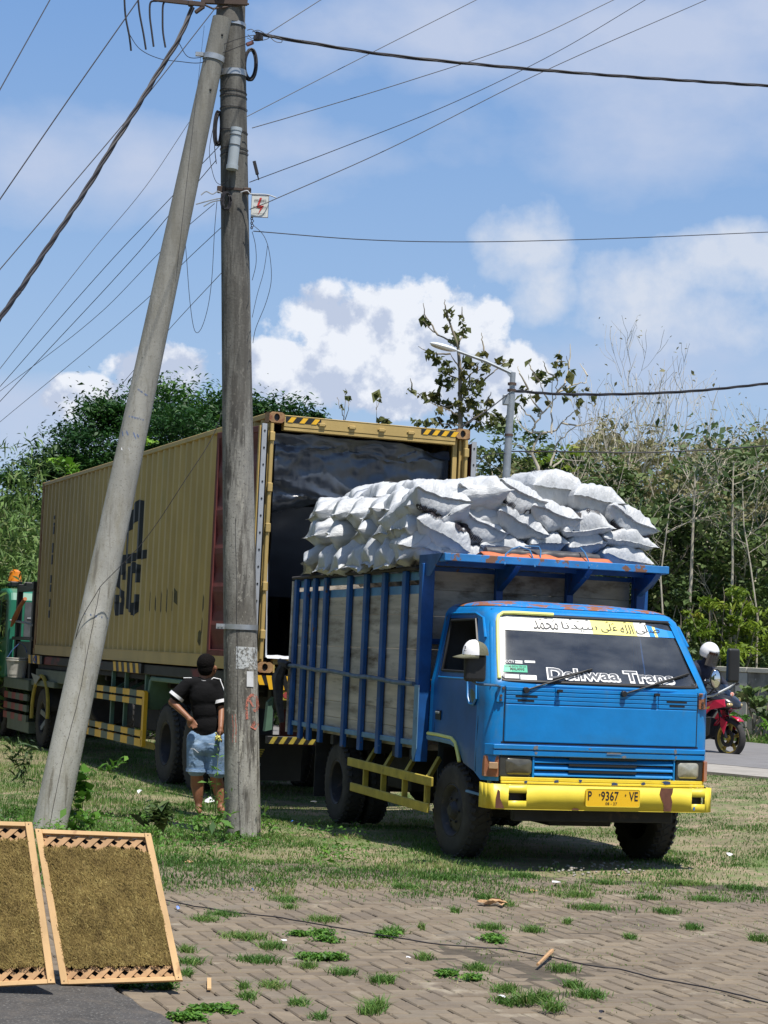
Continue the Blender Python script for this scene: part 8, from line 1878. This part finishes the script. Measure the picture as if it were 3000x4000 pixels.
# thin growth along random joints
for _ in range(9000):
    x=rg.uniform(-1.6,2.9); y=rg.uniform(9.2,15); 
    if noise.noise((x*1.7,y*1.7,4))+.35*sm(11.5,14.5,y)<.14: continue
    pts.append((x,y,.09)); hs.append(.014); rv.append(min(1,max(0,rg.normal(.5,.2))))
tag(blades('joint_weeds',pts,hs,.006,GRASSM,np.array(rv),1.5,33),'sparse grass and small weeds sprouting from the paver joints','grass',kind='stuff')
def plant(name,label,stems,y,lsz,n,lm=LF_WEED,r=.004,seed=0,asp=.45,tipcol=None,cat='plant',droop=.3,spread=.05):
    b=aty(*stems[0][0],y); root=empty(name,label,cat,Matrix.Translation(b)); mb=MB(); rr=np.random.default_rng(seed); P=[]
    for s in stems:
        q=[aty(u,v,y+rr.normal(0,.03))-b for u,v in s]; mb.tube(q,[r*(1-.6*i/(len(q)-1)) for i in range(len(q))],5)
        for _ in range(n):
            t=rr.random()**.8*(len(q)-1); i=int(t); a=q[i].lerp(q[min(i+1,len(q)-1)],t-i); P.append(np.array(a)+rr.normal(0,spread,3)*np.array([1,1,.7]))
    mb.build('stem',mat('green_stem',(.10,.13,.04),.7) if 'green_stem' not in bpy.data.materials else bpy.data.materials['green_stem'],root,smooth=True)
    leafq('leaves',np.array(P),lsz,lm,root,np.clip(rr.normal(.45,.2,len(P)),0,1),up=.4,seed=seed,asp=asp,droop=droop)
    if tipcol:
        mb=MB()
        for s in stems[:1]:
            c=aty(*s[-1],y)-b
            for _ in range(26): mb.sph(c+Vector(rr.normal(0,.014,3)),.008,6,4)
        mb.build('flower',tipcol,root)
    return root
vz=lambda X,Y:(200+X/2.765,2800+Y/2.765)
plant('broadleaf_weed','leafy weed climbing beside the foot of the leaning pole',[[vz(300,1150),vz(290,900),vz(310,650),vz(330,540)],[vz(280,1150),vz(250,800),vz(270,600)],[vz(320,1150),vz(350,850),vz(340,700)]],17.6,.10,26,seed=1,asp=.6)
plant('broadleaf_weed','low weed with pointed leaves just right of the leaning pole base',[[vz(220,1240),vz(200,1160),vz(170,1120)],[vz(240,1240),vz(260,1170)],[vz(420,1240),vz(440,1120),vz(470,1100)],[vz(340,1200),vz(330,1080),vz(350,1020)],[vz(420,1200),vz(400,1060),vz(430,1030)]],16.9,.075,14,seed=2,asp=.6)
plant('broadleaf_weed','dark glossy weed bush in the grass between the two poles',[[vz(1150,1150),vz(1100,1060),vz(1040,1000)],[vz(1170,1150),vz(1200,1040),vz(1230,1000)],[vz(1180,1150),vz(1170,1020),vz(1150,950)],[vz(1160,1150),vz(1110,1080),vz(1060,1060)]],16.9,.085,34,lm=LF_DK,seed=3,asp=.4)
plant('trailing_vine','long bare vine stem arching up with leaves at its tip',[[vz(890,1030),vz(930,960),vz(890,870),vz(760,720),vz(640,560),vz(600,500)],[vz(640,560),vz(720,530),vz(780,470)]],16.9,.06,5,seed=4,r=.005,spread=.02)
plant('vine_leaves','cluster of vine leaves at the arching tip left of the standing man',[[vz(640,560),vz(620,520),vz(600,480)],[vz(740,520),vz(770,480),vz(785,460)],[vz(640,560),vz(570,545)]],16.88,.06,7,seed=5,r=.003,spread=.03)
plant('flowering_weed','tall thin weed with a yellow flower head in front of the standing man',[[(848,3260),(842,3150),(848,3020),(852,2950),(850,2880)],[(850,3220),(830,3120),(815,3040)],[(845,3240),(870,3150),(878,3100)],[(840,3250),(815,3180),(800,3150)]],17.2,.05,24,seed=6,asp=.25,tipcol=mat('flower_yellow',(.6,.55,.15),.7),spread=.04)
plant('tall_weed','feathery weed standing in the grass at the left edge',[[(95,3060),(92,2980),(88,2920),(80,2890)],[(90,3060),(60,2950),(45,2895)],[(100,3060),(120,2950),(125,2910)],[(92,3060),(75,2990),(50,2950)]],18.2,.085,30,lm=LF_DK,seed=7,asp=.22)
plant('pole_foot_weed','small weeds hugging the foot of the upright pole on its right',[[(1030,3225),(1035,3160),(1040,3130)],[(1030,3240),(1045,3200)],[(1060,3260),(1075,3225)]],17.35,.045,12,seed=8,asp=.4,spread=.025)
plant('broadleaf_weed','green weeds crowding the grass at the foot of the upright pole on its left',[[(800,3260),(790,3200),(770,3180)],[(840,3270),(830,3200)],[(880,3275),(870,3210),(880,3180)],[(760,3240),(740,3190)],[(900,3280),(915,3230)]],16.9,.06,24,seed=9,asp=.4)
rg=np.random.default_rng(41); PP=[];TT=[]
for _ in range(5200):
    x=rg.uniform(-3.4,.0); y=rg.uniform(15.2,18.6); n_=noise.noise((x*1.6,y*1.6,7))
    if n_<-.05 or (x>-1.4 and n_<.15): continue
    PP.append((x,y,gz(x,y)+rg.random()*.09*(1+n_))); TT.append(min(1,max(0,.45+.5*noise.noise((x*2,y*2,2))+rg.normal(0,.12))))
tag(leafq('low_weeds',np.array(PP),.035,LF_WEED,None,np.array(TT),up=.5,seed=41,asp=.5),'low broad-leaved weeds mixed into the grass around the poles','weeds',kind='stuff')
# ground cable
mb=MB(); cp=[(640,3515),(760,3540),(900,3562),(1100,3585),(1250,3612),(1500,3655),(1720,3690),(1950,3705),(2150,3737),(2290,3770),(2420,3785),(2560,3822),(2750,3855),(2900,3890),(3040,3925)]
P=[]; raw=[atz(u,v,.118) for u,v in cp]
for a,b in zip(raw,raw[1:]):
    for i in range(5): P.append(a.lerp(b,i/5)+Vector((rnd.uniform(-.004,.004),rnd.uniform(-.01,.01),0)))
mb.tube(P,.0042,6); tag(mb.build('ground_cable',CABLE,None,smooth=True),'thin black cable snaking across the pavers','cable')
# stick, dead leaves, litter
a,b=atz(2100,3768,.12),atz(2158,3712,.13); mb=MB(); mb.tube([a,a.lerp(b,.4)+Vector((.004,0,.004)),a.lerp(b,.8)+Vector((.008,0,.008)),b],[.008,.010,.013,.010],7); tag(mb.build('stick',mat('stick_wood',(.42,.25,.12),.7,0,.2,20),None,smooth=True),'short peeled brown stick lying on the pavers','stick')
a,b=atz(807,3822,.12),atz(829,3865,.12); 
mb=MB(); mb.beam(atz(817,3822,.118),atz(817,3864,.118),.02,.008); tag(mb.build('wood_offcut',PINE,None),'small wood offcut on the pavers right of the drying frame','offcut')
DL=mat('dead_leaf',(.42,.26,.13),.8,0,.25,30)
def deadleaf(u,v,w_,label,n,seed,name='dead_leaves'):
    rr=random.Random(seed); mb=MB(); c=atz(u,v,.105)
    for k in range(n):
        s=w_/F*c.y*rr.uniform(.25,.4); o_=Vector((rr.gauss(0,w_/F*c.y*.2),rr.gauss(0,.03),.01+.015*k/n)); a=rr.uniform(0,6.28); R_=Matrix.Rotation(a,3,'Z')@Matrix.Rotation(rr.uniform(-.7,.7),3,'X')
        L_=[(-1,0,0),(-.5,.32,.12),(-.1,.5,.2),(.3,.32,.05),(.7,.2,.15),(1,0,.05),(.6,-.25,.2),(.1,-.45,.1),(-.5,-.3,.18)]; m0=len(mb.v)
        q=[c+o_+R_@(Vector(p)*s) for p in L_]+[c+o_+R_@Vector((0,0,-.03*s))]; mb.add(q,[(i,(i+1)%9,9) for i in range(9)])
    return tag(mb.build(name,DL,None),label,'dead leaf')
deadleaf(1935,3535,110,'curled pile of dry brown leaves on the pavers before the truck',7,1); deadleaf(735,3372,50,'single dry leaf in the grass between the frame and the upright pole',1,2,'dead_leaf'); deadleaf(1052,3447,34,'small dry leaf at the edge of the grass below the upright pole',1,3,'dead_leaf'); deadleaf(1310,3513,32,'reddish dry leaf on the pavers left of centre',1,4,'dead_leaf'); deadleaf(2080,3482,60,'thin dry twiglike leaf in the grass before the truck bumper',1,5,'dead_leaf')
def scrap(u,v,w_,h_,mt,label,z=.125,name='litter_scrap'):
    rr=random.Random(int(u)); c=atz(u,v,z); s=w_/F*c.y/2; mb=MB(); n=7; q=[]
    for i in range(n): a=2*math.pi*i/n; q.append(c+Vector((math.cos(a)*s*rr.uniform(.7,1.1),math.sin(a)*s*1.4*rr.uniform(.6,1.1),h_/F*c.y*rr.uniform(-.3,1))))
    q.append(c+Vector((0,0,h_/F*c.y))); mb.add(q,[(i,(i+1)%n,n) for i in range(n)]); return tag(mb.build(name,mt,None),label,'litter')
WS_=mat('white_plastic',(.7,.7,.72),.4,0,.05); BS=mat('blue_plastic',(.05,.15,.5),.4)
scrap(545,3100,26,16,WS_,'white plastic scrap in the grass left of the standing man'); scrap(820,3140,56,28,WS_,'crumpled white plastic bag at the feet of the standing man',z=.05)
scrap(2850,3345,34,14,WS_,'grey-white plastic scrap in the grass right of the truck'); scrap(2650,3250,20,14,WS_,'white scrap in the grass behind the right front wheel'); scrap(2175,3446,40,5,WS_,'flat pale scrap on the ground before the bumper')
scrap(985,3476,18,8,BS,'blue plastic scrap at the edge of the grass left of centre'); scrap(2350,3955,24,10,INK,'dark scrap on the pavers at the bottom right'); scrap(1960,3893,36,6,WS_,'white paper strip beside a weed on the pavers'); scrap(1110,3672,26,4,WS_,'white stick-like scrap left of the middle weed clump'); scrap(1595,3742,20,7,WS_,'small white square scrap on the left pavers'); scrap(696,3550,20,12,BS,'dark blue scrap near the right frame edge'); scrap(1225,3135,30,6,WS_,'pale scrap in the shade under the bed of the blue truck',z=.08); scrap(1141,3212,12,8,BS,'tiny blue scrap at the edge of the truck shadow')
# loose pebbles before the truck
mb=MB(); rr=random.Random(5)
for _ in range(90): 
    c=atz(rr.gauss(2330,130),rr.gauss(3385,14),.105); mb.sph(c,rr.uniform(.006,.017),6,4,(1,1.2,.7))
tag(mb.build('gravel',APR,None),'loose pebbles in front of the truck','gravel',kind='stuff')
